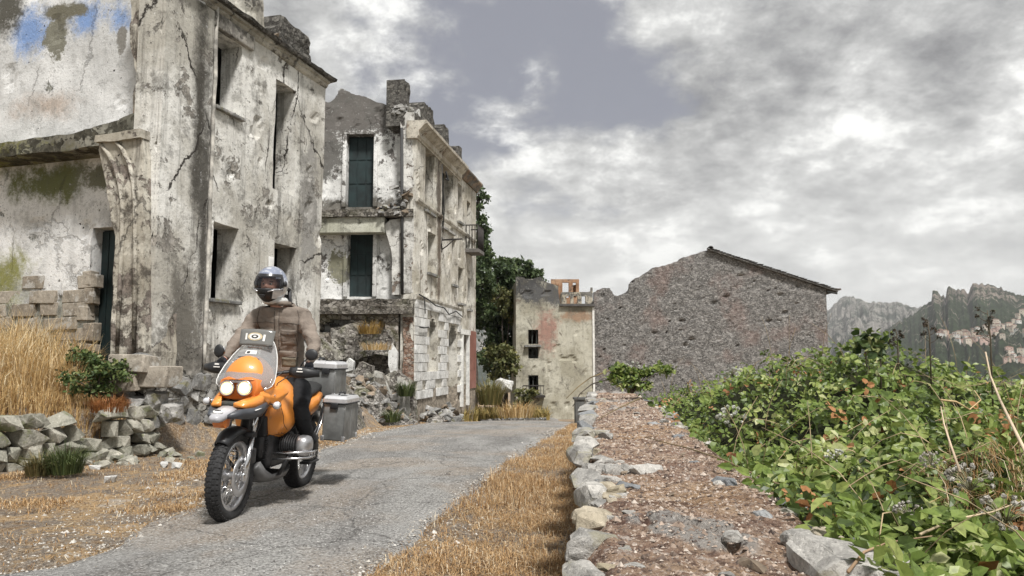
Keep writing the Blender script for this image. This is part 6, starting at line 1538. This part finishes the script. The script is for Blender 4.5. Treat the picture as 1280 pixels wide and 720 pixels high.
for s_ in (-1, 1):
    q.tube([(s_*.10,.40,.70),(s_*.13,.85,.66),(s_*.12,1.1,.76),(s_*.11,1.6,.86)], .016, 8); q.tube([(s_*.13,.85,.66),(s_*.14,1.0,.45)], .016, 8); q.tube([(s_*.14,1.0,.40),(s_*.12,1.5,.82)], .012, 6)
    q.tube([(s_*.20,1.05,.42),(s_*.22,1.25,.60),(s_*.20,1.45,.80)], .010, 6)
q.build('frame', ENG, BIKE)
q = MB(); q.tube([(.215,1.12,.42),(.235,1.28,.62),(.24,1.36,.74)], .011, 8); q.build('pannier_bracket', CHR, BIKE)
q = MB(); q.tube([(-.09,.98,.42),(-.11,1.2,.37),(-.10,1.49,.32)], [.05,.045,.055], 10); q.tube([(0,1.1,.70),(0,1.32,.42)], .03, 10); q.build('swingarm', ENG, BIKE)
# engine
q = MB(); q.box((0,.63,.47), (.26,.46,.30), bev=.05); q.box((0,.90,.44), (.22,.22,.26), bev=.04); q.box((0,.40,.50), (.16,.10,.2), bev=.03)
for k in range(7): q.box((0,.395+.0*k,.40+.03*k), (.20,.03,.008))
eng = q.build('engine', ENG, BIKE)
for s_ in (-1, 1):
    q = MB(); c0 = (s_*.0, .60, .50)
    prof = []
    for k in range(8): x = .13+k*.019; prof += [(.070, s_*x), (.088, s_*(x+.002)), (.088, s_*(x+.008)), (.070, s_*(x+.010))]
    q.lathe(prof, c0, 'x', 20, False); q.build('cylinder', ENG, eng)
    q = MB(); rings = []
    for x, k in ((.285,1.0),(.30,1.06),(.34,1.06),(.365,.96),(.380,.72),(.386,.3)):
        rings.append([Vector((s_*x, .60+.085*k*math.copysign(abs(math.cos(a))**.7, math.cos(a)), .50+.078*k*math.copysign(abs(math.sin(a))**.7, math.sin(a)))) for a in [2*math.pi*i/24 for i in range(24)]])
    q.rings(rings); q.build('valve_cover', SIL, eng)
    q = MB()
    for zz_, xx in ((.46,.405),(.415,.39)): q.tube([(s_*.14,.42,zz_-.01),(s_*.34,.47,zz_),(s_*xx,.54,zz_),(s_*xx,.68,zz_),(s_*.33,.74,zz_-.01)], .009, 8)
    for yy in (.55,.61,.67): q.tube([(s_*.40,yy,.46),(s_*.385,yy,.415)], .007, 6)
    q.build('crash_bar', CHR, BIKE)
    q = MB(); q.tube([(s_*.25,.50,.46),(s_*.24,.44,.38),(s_*.18,.50,.29),(s_*.10,.70,.25),(s_*.08,.95,.28)], .017, 10); q.build('exhaust_pipe', ENG, BIKE)
    q = MB(); q.tube([(s_*.14,.98,.36),(s_*.30,.98,.345)], .014, 8); q.box((s_*.27,.98,.35), (.09,.05,.02), bev=.005); q.build('footpeg', ENG, BIKE)
    q = MB(); q.tube([(s_*.11,.66,.55),(s_*.17,.78,.66),(s_*.12,.9,.70)], .028, 10); q.build('intake_pipe', BLK, eng)
q = MB(); q.tube([(-.08,.95,.28),(-.16,1.15,.34),(-.21,1.35,.42)], .024, 8); q.lathe([(.001,0),(.05,.01),(.055,.05),(.055,.42),(.045,.46),(.001,.46)], (-.22,1.35,.46), 'y', 20); q.build('silencer', SIL, BIKE)
q = MB(); q.rings([[Vector((x*w_, y, z_)) for x, z_ in [(-1,zz_+.07),(-.8,zz_+.01),(-.4,zz_),(.4,zz_),(.8,zz_+.01),(1,zz_+.07),(.7,zz_+.06),(.3,zz_+.02),(-.3,zz_+.02),(-.7,zz_+.06)]] for y, w_, zz_ in ((.28,.10,.33),(.33,.13,.26),(.42,.15,.215),(.62,.16,.205),(.80,.15,.21),(.86,.12,.24))]); q.build('skid_plate', simple('dull_grey_plate', (.14,.14,.14), .5, .4, var=.3), BIKE)
# handlebar, grips, mirrors, hand guards, instruments
q = MB(); q.tube([(-.42,.45,1.10),(-.28,.40,1.10),(-.12,.32,1.07),(.0,.30,1.06),(.12,.32,1.07),(.28,.40,1.10),(.42,.45,1.10)], .013, 8); bar = q.build('handlebar', BLK, BIKE)
q = MB(); q.box((0,.26,1.10), (.22,.06,.12), bev=.02); q.lathe([(.05,0),(.05,.05),(.001,.05)], (-.06,.26,1.15), 'y', 16); q.lathe([(.05,0),(.05,.05),(.001,.05)], (.06,.26,1.15), 'y', 16); q.build('instruments', BLK, BIKE)
for s_ in (-1, 1):
    q = MB(); q.tube([(s_*.30,.408,1.10),(s_*.43,.453,1.10)], .018, 12); q.build('grip', RUB, bar)
    q = MB(); rings = []
    for i in range(9):
        t_ = i/8; x = s_*(.25+.22*t_); y = .34+.015*t_+.05*max(0, t_-.7)*3; hh = .028+.018*math.sin(math.pi*min(1, t_+.1)); zc_ = 1.095-.005*t_
        rings.append([Vector((x, y+.012, zc_+hh)), Vector((x, y-.004, zc_+hh*.7)), Vector((x, y-.012, zc_)), Vector((x, y-.004, zc_-hh*.8)), Vector((x, y+.010, zc_-hh)), Vector((x, y+.014, zc_-hh*.8)), Vector((x, y+.002, zc_)), Vector((x, y+.014, zc_+hh*.7))])
    q.rings(rings); hg = q.build('hand_guard', BLK, BIKE)
    q = MB(); q.box((s_*.335,.329,1.122), (.035,.004,.012)); q.box((s_*.335,.329,1.100), (.05,.004,.008)); q.build('white_marking', WD, hg)
    q = MB(); q.tube([(s_*.30,.405,1.11),(s_*.33,.40,1.17),(s_*(.375 if s_ > 0 else .345),.41,1.215)], .006, 6); mc = Vector((s_*(.395 if s_ > 0 else .36), .40, 1.235 if s_ > 0 else 1.225))
    q.ell(mc, (.052,.018,.046) if s_ > 0 else (.042,.016,.052), 20, 12); mr = q.build('mirror', BLK, BIKE)
    q = MB(); q.lathe([(.044,.017),(.044,.020),(.001,.021)], mc, 'y', 20); q.build('mirror_glass', CHR, mr)
    q = MB(); q.tube([(s_*.28,.38,1.10),(s_*.40,.375,1.095),(s_*.435,.39,1.09)], .006, 6); q.build('lever', SIL, bar)
# cases
def case(c, d, lidh, name='pannier'):
    c = Vector(c); q = MB(); q.box(c-Vector((0,0,lidh/2)), (d[0], d[1], d[2]-lidh), bev=.014); o = q.build(name, ALU, BIKE)
    q = MB(); zt = c.z+d[2]/2; w_, L = d[0]/2+.010, d[1]/2+.010
    def rr(f, z_): return [Vector((c.x+x*w_*f, c.y+y*L*f, z_)) for x, y in ((-1,-.93),(-.9,-1),(.9,-1),(1,-.93),(1,.93),(.9,1),(-.9,1),(-1,.93))]
    q.rings([rr(1, zt-lidh), rr(1, zt-.028), rr(.90, zt-.004), rr(.78, zt)], smooth=False); l = q.build('lid', LID, o)
    q = MB(); q.tube([rr(1.01, zt-lidh+.004)[k % 8] for k in range(9)], .007, 6); q.build('seal', BLK, o)
    q = MB(); q.tube([(c.x, c.y-L*.45, zt-.004), (c.x, c.y-L*.35, zt+.022), (c.x, c.y+L*.35, zt+.022), (c.x, c.y+L*.45, zt-.004)], .009, 8); q.build('handle', BLK, l)
    for yy in (-.62, .62): q = MB(); q.box((c.x+w_*.52, c.y+yy*L, zt+.001), (.05,.055,.008), bev=.002); q.build('recess', BLK, l)
    for (sx, sy) in ((1,-.5),(1,0),(1,.5)): q = MB(); q.box((c.x+d[0]/2, c.y+sy*d[1], c.z-lidh/2), (.006,.02,d[2]-lidh-.05), bev=.002); q.build('rib', ALU, o)
    for s_ in ((-1,) if name == 'pannier' else (-.55, .55)):
        q = MB(); q.box((c.x+(0 if s_ == -1 else s_*d[0]*.5), c.y-L-.004, zt-lidh-.02), (.07,.018,.05), bev=.004); q.build('latch', BLK, o)
    for (sx, sy) in ((1,-1),(-1,-1),(1,1)):
        q = MB(); q.box((c.x+sx*(d[0]/2-.006), c.y+sy*(d[1]/2-.006), c.z-d[2]/2+.02), (.03,.03,.045), bev=.004); q.build('corner_cap', SIL, o)
    return o
case((.352, 1.48, .67), (.20,.42,.40), .07); case((-.352, 1.48, .67), (.20,.42,.40), .07); case((.03, 1.80, 1.0), (.40,.36,.34), .075, 'top_case')
q = MB(); q.box((0,1.72,.82), (.24,.4,.02), bev=.004); q.tube([(-.12,1.5,.85),(-.12,1.95,.83)], .01, 6); q.tube([(.12,1.5,.85),(.12,1.95,.83)], .01, 6); q.build('rack', BLK, BIKE)
q = MB()
for k in range(3): q.tube([(.04+.03*k,.16,.9),(.09,.28+.05*k,.98),(.05+.05*k,.36,1.08)], .005, 5)
q.tube([(.10,.10,.58),(.14,.22,.80),(.10,.30,.95)], .005, 5); q.build('hose', BLK, BIKE)

# ---------------------------------------------------------------- rider
def skin(nodes, edges, levels=2):
    names = list(nodes); idx = {n: i for i, n in enumerate(names)}
    me = bpy.data.meshes.new('tmp'); me.from_pydata([nodes[n][0] for n in names], [(idx[a], idx[b]) for a, b in edges], [])
    ob = bpy.data.objects.new('tmp', me); C.objects.link(ob)
    sk = ob.modifiers.new('s', 'SKIN'); sk.use_smooth_shade = True; ob.modifiers.new('u', 'SUBSURF').levels = levels
    for i, n in enumerate(names):
        r_ = nodes[n][1]; v = me.skin_vertices[0].data[i]; v.radius = r_ if isinstance(r_, tuple) else (r_, r_); v.use_root = (i == 0)
    ob.modifiers['u'].render_levels = levels
    bpy.context.view_layer.update(); dg = bpy.context.evaluated_depsgraph_get(); ev = ob.evaluated_get(dg)
    out = bpy.data.meshes.new_from_object(ev); bpy.data.objects.remove(ob); bpy.data.meshes.remove(me); return out
def wrinkle(me, amp, s, fn=None):
    for v in me.vertices:
        n = v.normal; d = fbm(v.co*1.0, s, 4)*amp
        d += math.sin(v.co.z*60+fbm(v.co, 7, 3)*6)*amp*.25
        v.co += n*d
    me.polygons.foreach_set('use_smooth', [True]*len(me.polygons)); me.update()
PB = [ (0,1.00,1.0), (0,.975,1.15), (-.02,.92,1.34), (-.04,.86,1.50), (-.055,.81,1.63), (-.07,.775,1.73) ]
body_nodes = {'pelvis': (PB[0], (.06,.05)), 'waist': (PB[1], (.08,.06)), 'chest': (PB[2], (.13,.095)), 'upper': (PB[3], (.11,.08)), 'neck': (PB[4], .058), 'head0': ((-.095,.775,1.73), (.07,.075)), 'head1': ((-.105,.745,1.84), (.075,.085)),
  'shL': ((.145,.85,1.535), .026), 'elL': ((.322,.67,1.315), .026), 'wrL': ((.355,.47,1.15), .022), 'haL': ((.362,.450,1.128), (.018,.010)),
  'shR': ((-.255,.85,1.53), .026), 'elR': ((-.335,.66,1.29), .026), 'wrR': ((-.350,.475,1.15), .022), 'haR': ((-.36,.450,1.128), (.018,.010)),
  'hipL': ((.11,.955,.955), .045), 'knL': ((.260,.62,.80), .040), 'anL': ((.276,.965,.42), .026), 'toL': ((.285,.86,.37), .018),
  'hipR': ((-.11,.955,.955), .045), 'knR': ((-.245,.66,.80), .040), 'anR': ((-.276,.965,.42), .026), 'toR': ((-.285,.86,.37), .018)}
be = [('pelvis','waist'),('waist','chest'),('chest','upper'),('upper','neck'),('neck','head0'),('head0','head1')]+[(a+s, b+s) for s in 'LR' for a, b in (('sh','el'),('el','wr'),('wr','ha'),('hip','kn'),('kn','an'),('an','to'))]+[('upper','shL'),('upper','shR'),('pelvis','hipL'),('pelvis','hipR')]
SKINM = simple('skin', (.60,.33,.25), .55, var=.1)
bm_ = skin(body_nodes, be); bm_.materials.append(SKINM)
MAN = link('person', bm_, None, BIKE.location.copy(), BIKE.rotation_euler.copy())
tag(MAN, 'motorcyclist in silver full-face helmet and brown jacket riding towards the camera', 'person')
def cloth(name, col, rough=.85, sc=26):
    m, t, b, o = mat(name); n = t.noise(o, 6, 8, .7, .6); f = t.noise(o, 160, 3, .6); w_ = t.noise(t.scale(o, (1,1,2.2)), 9, 5, .6, .8)
    c = t.mix(t.step(n, .35, .65), col, tuple(min(1, v*1.35) for v in col)); c = t.mix(t.math('MULTIPLY', t.step(w_, .54, .64), .3), c, tuple(v*.5 for v in col)); t.put(b.inputs['Base Color'], c); b.inputs['Roughness'].default_value = rough; b.inputs['Specular IOR Level'].default_value = .2
    bump(t, b, t.math('ADD', w_, t.math('MULTIPLY', f, .3)), .8, .012); return m
JM = cloth('brown_jacket_cloth', (.185,.155,.130)); JM2 = cloth('olive_jacket_cloth', (.165,.15,.115)); TMt = cloth('black_trousers', (.018,.019,.021))
jn = {'hem': ((0,.99,.99), (.165,.125)), 'waist': ((0,.96,1.14), (.150,.118)), 'chest': ((-.02,.91,1.34), (.168,.128)), 'upper': ((-.045,.865,1.49), (.150,.108)), 'collar': ((-.055,.82,1.62), .088), 'cl2': ((-.058,.805,1.655), .084),
  'shL': ((.150,.85,1.525), .090), 'biL': ((.240,.76,1.42), .068), 'elL': ((.325,.67,1.315), .058), 'foL': ((.342,.57,1.235), .048), 'cuL': ((.355,.485,1.160), .036),
  'shR': ((-.260,.85,1.52), .090), 'biR': ((-.305,.755,1.41), .068), 'elR': ((-.345,.66,1.29), .058), 'foR': ((-.348,.57,1.22), .048), 'cuR': ((-.350,.49,1.160), .036)}
je = [('hem','waist'),('waist','chest'),('chest','upper'),('upper','collar'),('collar','cl2')]+[('upper','shL'),('upper','shR')]+[(a+s, b+s) for s in 'LR' for a, b in (('sh','bi'),('bi','el'),('el','fo'),('fo','cu'))]
jm = skin(jn, je, 3); wrinkle(jm, .019, 8); jm.materials.append(JM); JK = link('jacket', jm, MAN)
jbv = BVHTree.FromPolygons([v.co.copy() for v in jm.vertices], [tuple(p.vertices) for p in jm.polygons])
def onj(x, z, off=.004):
    h = jbv.ray_cast(Vector((x, 0, z)), Vector((0,1,0))); return (h[0]+Vector((0,-off,0))) if h[0] else Vector((x,.76,z))
def patch(name, m_, fn, nu, nv, th, parent):
    q = MB(); n = nu+1; A_ = [onj(*fn(i/nu, j/nv), th) for j in range(nv+1) for i in range(nu+1)]; B_ = [p+Vector((0,th+.004,0)) for p in A_]; fs = []; o_ = len(A_)
    for j in range(nv):
        for i in range(nu): k = j*n+i; fs += [(k,k+1,k+n+1,k+n)]
    per = [i for i in range(nu)]+[j*n+nu for j in range(nv)]+[nv*n+nu-i for i in range(nu)]+[(nv-j)*n for j in range(nv)]
    for a, b_ in zip(per, per[1:]+per[:1]): fs.append((a, o_+a, o_+b_, b_))
    q.add(A_+B_, fs, True); return q.build(name, m_, parent)
for cx in (-.135, .055):
    patch('pocket', JM, lambda u, v: (cx-.058+.116*u, 1.30+.11*v), 6, 5, .006, JK)
    f_ = patch('pocket_flap', JM, lambda u, v: (cx-.063+.126*u, 1.392+.035*v-.014*math.sin(math.pi*u)*(1-v)), 6, 3, .014, JK)
    q = MB(); q.ell(onj(cx, 1.392, .018), (.006,.004,.006), 8, 6); q.build('button', BLK, f_)
patch('zip_placket', cloth('zip_placket_cloth', (.16,.135,.112)), lambda u, v: (-.062+.034*u, 1.02+.52*v), 2, 16, .007, JK)
for cx in (-.14, .07): patch('lower_pocket', JM2, lambda u, v: (cx-.075+.15*u, 1.12+.075*v), 6, 4, .008, JK)
patch('waist_panel', JM, lambda u, v: (-.165+.31*u, 1.06+.19*v), 12, 10, .003, JK)
SEAM = simple('dark_seam', (.035,.028,.024), .9)
def seam(pts, rad=.0028):
    rad *= .6
    q = MB(); P = []
    for (xa, za), (xb, zb2_) in zip(pts, pts[1:]):
        for i in range(6): P.append(onj(xa+(xb-xa)*i/6, za+(zb2_-za)*i/6, .0015))
    P.append(onj(*pts[-1], .0015)); q.tube(P, rad, 5); q.build('seam', SEAM, JK)
seam([(-.245,1.475),(-.14,1.485),(-.05,1.48)]); seam([(-.03,1.48),(.07,1.485),(.155,1.475)])
seam([(-.215,1.60),(-.225,1.50),(-.205,1.38),(-.185,1.25)]); seam([(.115,1.60),(.145,1.50),(.150,1.38),(.145,1.25)])
seam([(-.066,1.60),(-.064,1.40),(-.062,1.20),(-.062,1.03)], .004); seam([(-.026,1.58),(-.024,1.40),(-.022,1.03)])
for cx in (-.135, .055):
    seam([(cx-.066,1.388),(cx,1.376),(cx+.066,1.388)], .004); seam([(cx-.060,1.385),(cx-.060,1.30),(cx+.060,1.30),(cx+.060,1.385)], .0025)
for cx in (-.14, .07): seam([(cx-.078,1.20),(cx+.078,1.20)], .004); seam([(cx-.078,1.20),(cx-.078,1.118),(cx+.078,1.118),(cx+.078,1.20)], .0025)
q = MB(); q.torus((-.058,.800,1.648), .085, .022, 24, 8, 'z'); co = q.build('collar', JM, JK)
q = MB(); q.torus((-.085,.785,1.668), .074, .034, 24, 10, 'z'); q.build('neck_scarf', simple('white_scarf', (.58,.58,.56), .8), MAN)
tn_ = {'p': ((0,1.0,1.0), (.135,.115)), 'w': ((0,.99,1.08), (.125,.105)), 'hipL': ((.115,.965,.955), .112), 'thL': ((.20,.78,.89), .105), 'knL': ((.262,.60,.80), .080), 'shL': ((.270,.74,.63), .066), 'anL': ((.275,.95,.47), .055),
       'hipR': ((-.115,.965,.955), .112), 'thR': ((-.185,.81,.88), .098), 'knR': ((-.247,.665,.795), .084), 'shR': ((-.262,.80,.63), .070), 'anR': ((-.275,.95,.47), .055)}
tm_ = skin(tn_, [('p','w'),('p','hipL'),('p','hipR')]+[(a+s, b+s) for s in 'LR' for a, b in (('hip','th'),('th','kn'),('kn','sh'),('sh','an'))], 2); wrinkle(tm_, .010, 9); tm_.materials.append(TMt); link('trousers', tm_, MAN)
BT = simple('black_boot_leather', (.025,.024,.023), .5, var=.3, bumpd=.002)
for s_ in (-1, 1):
    bn = {'a0': ((s_*.272,.88,.58), .060), 'a': ((s_*.273,.93,.50), .062), 'b': ((s_*.276,.965,.42), .058), 'h': ((s_*.280,.975,.385), .045), 'm': ((s_*.284,.89,.372), (.046,.038)), 't': ((s_*.290,.79,.362), (.046,.030))}
    b_ = skin(bn, [('a0','a'),('a','b'),('b','h'),('h','m'),('m','t')], 2); b_.polygons.foreach_set('use_smooth', [True]*len(b_.polygons)); b_.materials.append(BT); bo = link('boot', b_, MAN)
    q = MB(); q.box((s_*.286,.88,.336), (.085,.26,.02), bev=.008); q.build('sole', RUB, bo)
    # gloved hand closed round the grip: palm, four fingers of unequal length, thumb from the side
    GL = simple('navy_leather_glove', (.022,.024,.034), .55, var=.3, bumpd=.002)
    gx2 = s_*.365; gy_ = .432; gz = 1.10
    pn = {'w': ((s_*.353,.50,1.165), .034), 'p1': ((s_*.360,.468,1.145), (.040,.024)), 'p2': ((s_*.366,.440,1.132), (.044,.020))}
    pm = skin(pn, [('w','p1'),('p1','p2')], 2); pm.materials.append(GL); pm.polygons.foreach_set('use_smooth', [True]*len(pm.polygons)); gl = link('glove', pm, MAN)
    for k, ln in enumerate((.92, 1.0, .95, .80)):
        fx = gx2-s_*.033+s_*.022*k; pts = []
        for i in range(7):
            a = R(70)+R(205)*ln*i/6; pts.append(Vector((fx, gy_+.012+(k*.004)-math.cos(math.pi-a)*-.030*-1 if False else gy_+.004*k+math.cos(a)*.030, gz+math.sin(a)*.030)))
        q = MB(); q.tube(pts, [.0105,.0105,.010,.0098,.0095,.009,.006], 8); q.build('finger', GL, gl)
    q = MB(); q.tube([(s_*.335,.475,1.140),(s_*.318,.458,1.118),(s_*.322,.445,1.085),(s_*.338,.432,1.068)], [.013,.0125,.011,.007], 8); q.build('thumb', GL, gl)
# face inside the helmet
HC = Vector((-.110, .735, 1.80))
def face_f(p):
    f = Vector(p)
    if p.y < 0:
        f.y -= .16*math.exp(-((p.x)/.13)**2-((p.z+.12)/.16)**2)          # nose
        for sx in (-1, 1): f.y += .10*math.exp(-((p.x-sx*.36)/.2)**2-((p.z-.08)/.12)**2)   # eye sockets
        f.y -= .06*math.exp(-((p.z-.24)/.10)**2)*math.exp(-(p.x/.6)**2)  # brow
    return f
q = MB(); q.ell(HC+Vector((0,-.005,-.01)), (.078,.108,.115), 40, 34, face_f); fc = q.build('face', SKINM, MAN)
for sx in (-1, 1):
    q = MB(); q.ell(HC+Vector((sx*.030,-.094,-.001)), (.013,.009,.008), 12, 8); ey = q.build('eye', simple('eye_white', (.75,.72,.68), .3), fc)
    q = MB(); q.ell(HC+Vector((sx*.030,-.102,-.001)), (.006,.003,.006), 10, 6); q.build('iris', BLK, ey)
    q = MB(); q.tube([HC+Vector((sx*.014,-.103,.016)), HC+Vector((sx*.032,-.105,.021)), HC+Vector((sx*.050,-.092,.016))], .0035, 5); q.build('eyebrow', simple('brown_eyebrow', (.08,.045,.03), .8), fc)
# helmet shell with a real visor opening
def helmet():
    bm = bmesh.new(); n, mm_ = 56, 40; rows = []
    for i in range(mm_+1):
        el = R(-68)+R(158)*i/mm_; row = []
        for k in range(n):
            az = 2*math.pi*k/n; x = math.cos(el)*math.sin(az); y = -math.cos(el)*math.cos(az); z_ = math.sin(el)
            rx, ry, rz_ = .132, .158, .158
            chin = max(0, -z_)*max(0, -y); y *= 1+.10*chin*2; x *= 1-.12*max(0, -z_)
            row.append(bm.verts.new((x*rx, y*ry, z_*rz_)))
        rows.append(row)
    for i in range(mm_):
        for k in range(n):
            az = 2*math.pi*(k+.5)/n; az = az-2*math.pi if az > math.pi else az; el = R(-68)+R(158)*(i+.5)/mm_
            if abs(az) < R(66) and R(-13)-.10*abs(az)*0 < el-.0 < R(24)-.10*az*az: continue
            f = bm.faces.new((rows[i][k], rows[i][(k+1)%n], rows[i+1][(k+1)%n], rows[i+1][k])); f.smooth = True
            f.material_index = 1 if (abs(az) < R(38) and el < R(-13)) or (el < R(-48)) else (2 if (R(24) < el < R(33) and abs(az) < R(80)) or (abs(az) < R(80) and abs(az) > R(66) and R(-15) < el < R(30)) else 0)
    me = bpy.data.meshes.new('helmet'); bm.to_mesh(me); bm.free(); return me
hm = helmet()
m, t, b, o = mat('helmet_paint'); x, y, z_ = t.sep(o); nn = t.noise(t.scale(o, (9,9,14)), 1, 5, .6, 1.2)
c = t.mix(t.step(t.math('ADD', z_, t.math('MULTIPLY', nn, .10)), .075, .10), (.70,.71,.73), (.26,.29,.38)); c = t.mix(t.math('MULTIPLY', t.step(nn, .5, .6), t.step(z_, .02, .06)), c, (.55,.57,.62))
t.put(b.inputs['Base Color'], c); b.inputs['Roughness'].default_value = .18; b.inputs['Metallic'].default_value = .25; b.inputs['Coat Weight'].default_value = 1
for mm_ in (m, BLK, simple('dark_visor_rim', (.02,.02,.022), .3, coat=.5)): hm.materials.append(mm_)
HEL = link('helmet', hm, MAN, HC, (R(4), 0, R(-4)))
sl_ = HEL.modifiers.new('solid', 'SOLIDIFY'); sl_.thickness = .022; sl_.offset = -1
q = MB(); rings = []
for i in range(9):
    el = R(-15)+R(40)*i/8; rings.append([Vector((math.cos(el)*math.sin(az)*.1335, -math.cos(el)*math.cos(az)*.1605, math.sin(el)*.160)) for az in [R(-68)+R(136)*k/20 for k in range(21)]])
vs = [p for r_ in rings for p in r_]; q.add(vs, [(j*21+i, j*21+i+1, (j+1)*21+i+1, (j+1)*21+i) for j in range(8) for i in range(20)], True)
m, t, b, o = mat('clear_visor'); b.inputs['Base Color'].default_value = (.02,.02,.025,1); b.inputs['Alpha'].default_value = .42; b.inputs['Roughness'].default_value = .05
q.build('visor', m, HEL)
for s_ in (-1, 1):
    q = MB(); q.tube([Vector((s_*.045,-.158,-.060)), Vector((s_*.085,-.130,-.045)), Vector((s_*.115,-.085,-.042)), Vector((s_*.125,-.05,-.03))], .006, 6); q.build('silver_trim', SIL, HEL)
    q = MB(); q.ell(Vector((s_*.133,-.02,.01)), (.012,.025,.025), 14, 8); q.build('visor_pivot', BLK, HEL)
q = MB(); q.box((0,-.172,-.09), (.05,.012,.012), bev=.003); q.box((0,-.168,-.105), (.04,.012,.008), bev=.003); q.build('chin_vent', ENG, HEL)

# small fittings
def on_bv(bvh, x, z, off=.0015):
    h = bvh.ray_cast(Vector((x, -.6, z)), Vector((0,1,0))); return h[0]+Vector((0,-off,0)) if h[0] else None
def line(bvh, pts, rad, m_, parent, name='panel_gap'):
    P = []
    for (xa, za), (xb, zc_) in zip(pts, pts[1:]):
        for i in range(5):
            p = on_bv(bvh, xa+(xb-xa)*i/5, za+(zc_-za)*i/5)
            if p: P.append(p)
    if len(P) > 2: q = MB(); q.tube(P, rad, 5); q.build(name, m_, parent)
for sx in (-1, 1):
    line(bv, [(sx*.10,.93),(sx*.16,.86),(sx*.195,.74),(sx*.20,.60)], .0025, BLK, tank); line(bv, [(sx*.06,.62),(sx*.12,.585),(sx*.19,.60)], .0025, BLK, tank)
q = MB()
for sx in (-1, 1):
    q.tube([(sx*.30,.40,1.11),(sx*.22,.30,1.10),(sx*.12,.20,.98),(sx*.10,.16,.86)], .0045, 6); q.tube([(sx*.28,.41,1.10),(sx*.16,.35,1.0),(sx*.13,.30,.86),(sx*.10,.10,.62),(sx*.11,.05,.48)], .004, 6)
tag(q.build('brake_line', BLK, BIKE), kind='stuff')
q = MB(); q.box((0,.44,.80), (.24,.10,.26), bev=.03); q.box((0,.37,.66), (.20,.08,.16), bev=.02); q.build('inner_cowling', BLK, BIKE)
for sx in (-1, 1):
    q = MB(); q.lathe([(.001,-.004),(.006,-.003),(.006,.002)], (sx*.215,.165,.915), 'y', 10); q.build('screw', CHR, BIKE)
# ---------------------------------------------------------------- air: everything far fades towards pale grey
hb = bpy.data.meshes.new('haze'); bm = bmesh.new(); bmesh.ops.create_cube(bm, size=1); bm.to_mesh(hb); bm.free()
hz_m = bpy.data.materials.new('haze_air'); hz_m.use_nodes = True; ht = hz_m.node_tree; ht.nodes.clear()
pv = ht.nodes.new('ShaderNodeVolumePrincipled'); pv.inputs['Color'].default_value = (.93,.94,.95,1); pv.inputs['Density'].default_value = .00015; pv.inputs['Anisotropy'].default_value = .2
mo = ht.nodes.new('ShaderNodeOutputMaterial'); ht.links.new(pv.outputs[0], mo.inputs['Volume']); hb.materials.append(hz_m)
HZ = link('haze', hb, None, (0, 0, 112), None, (8000, 8000, 376)); tag(HZ, kind='stuff')
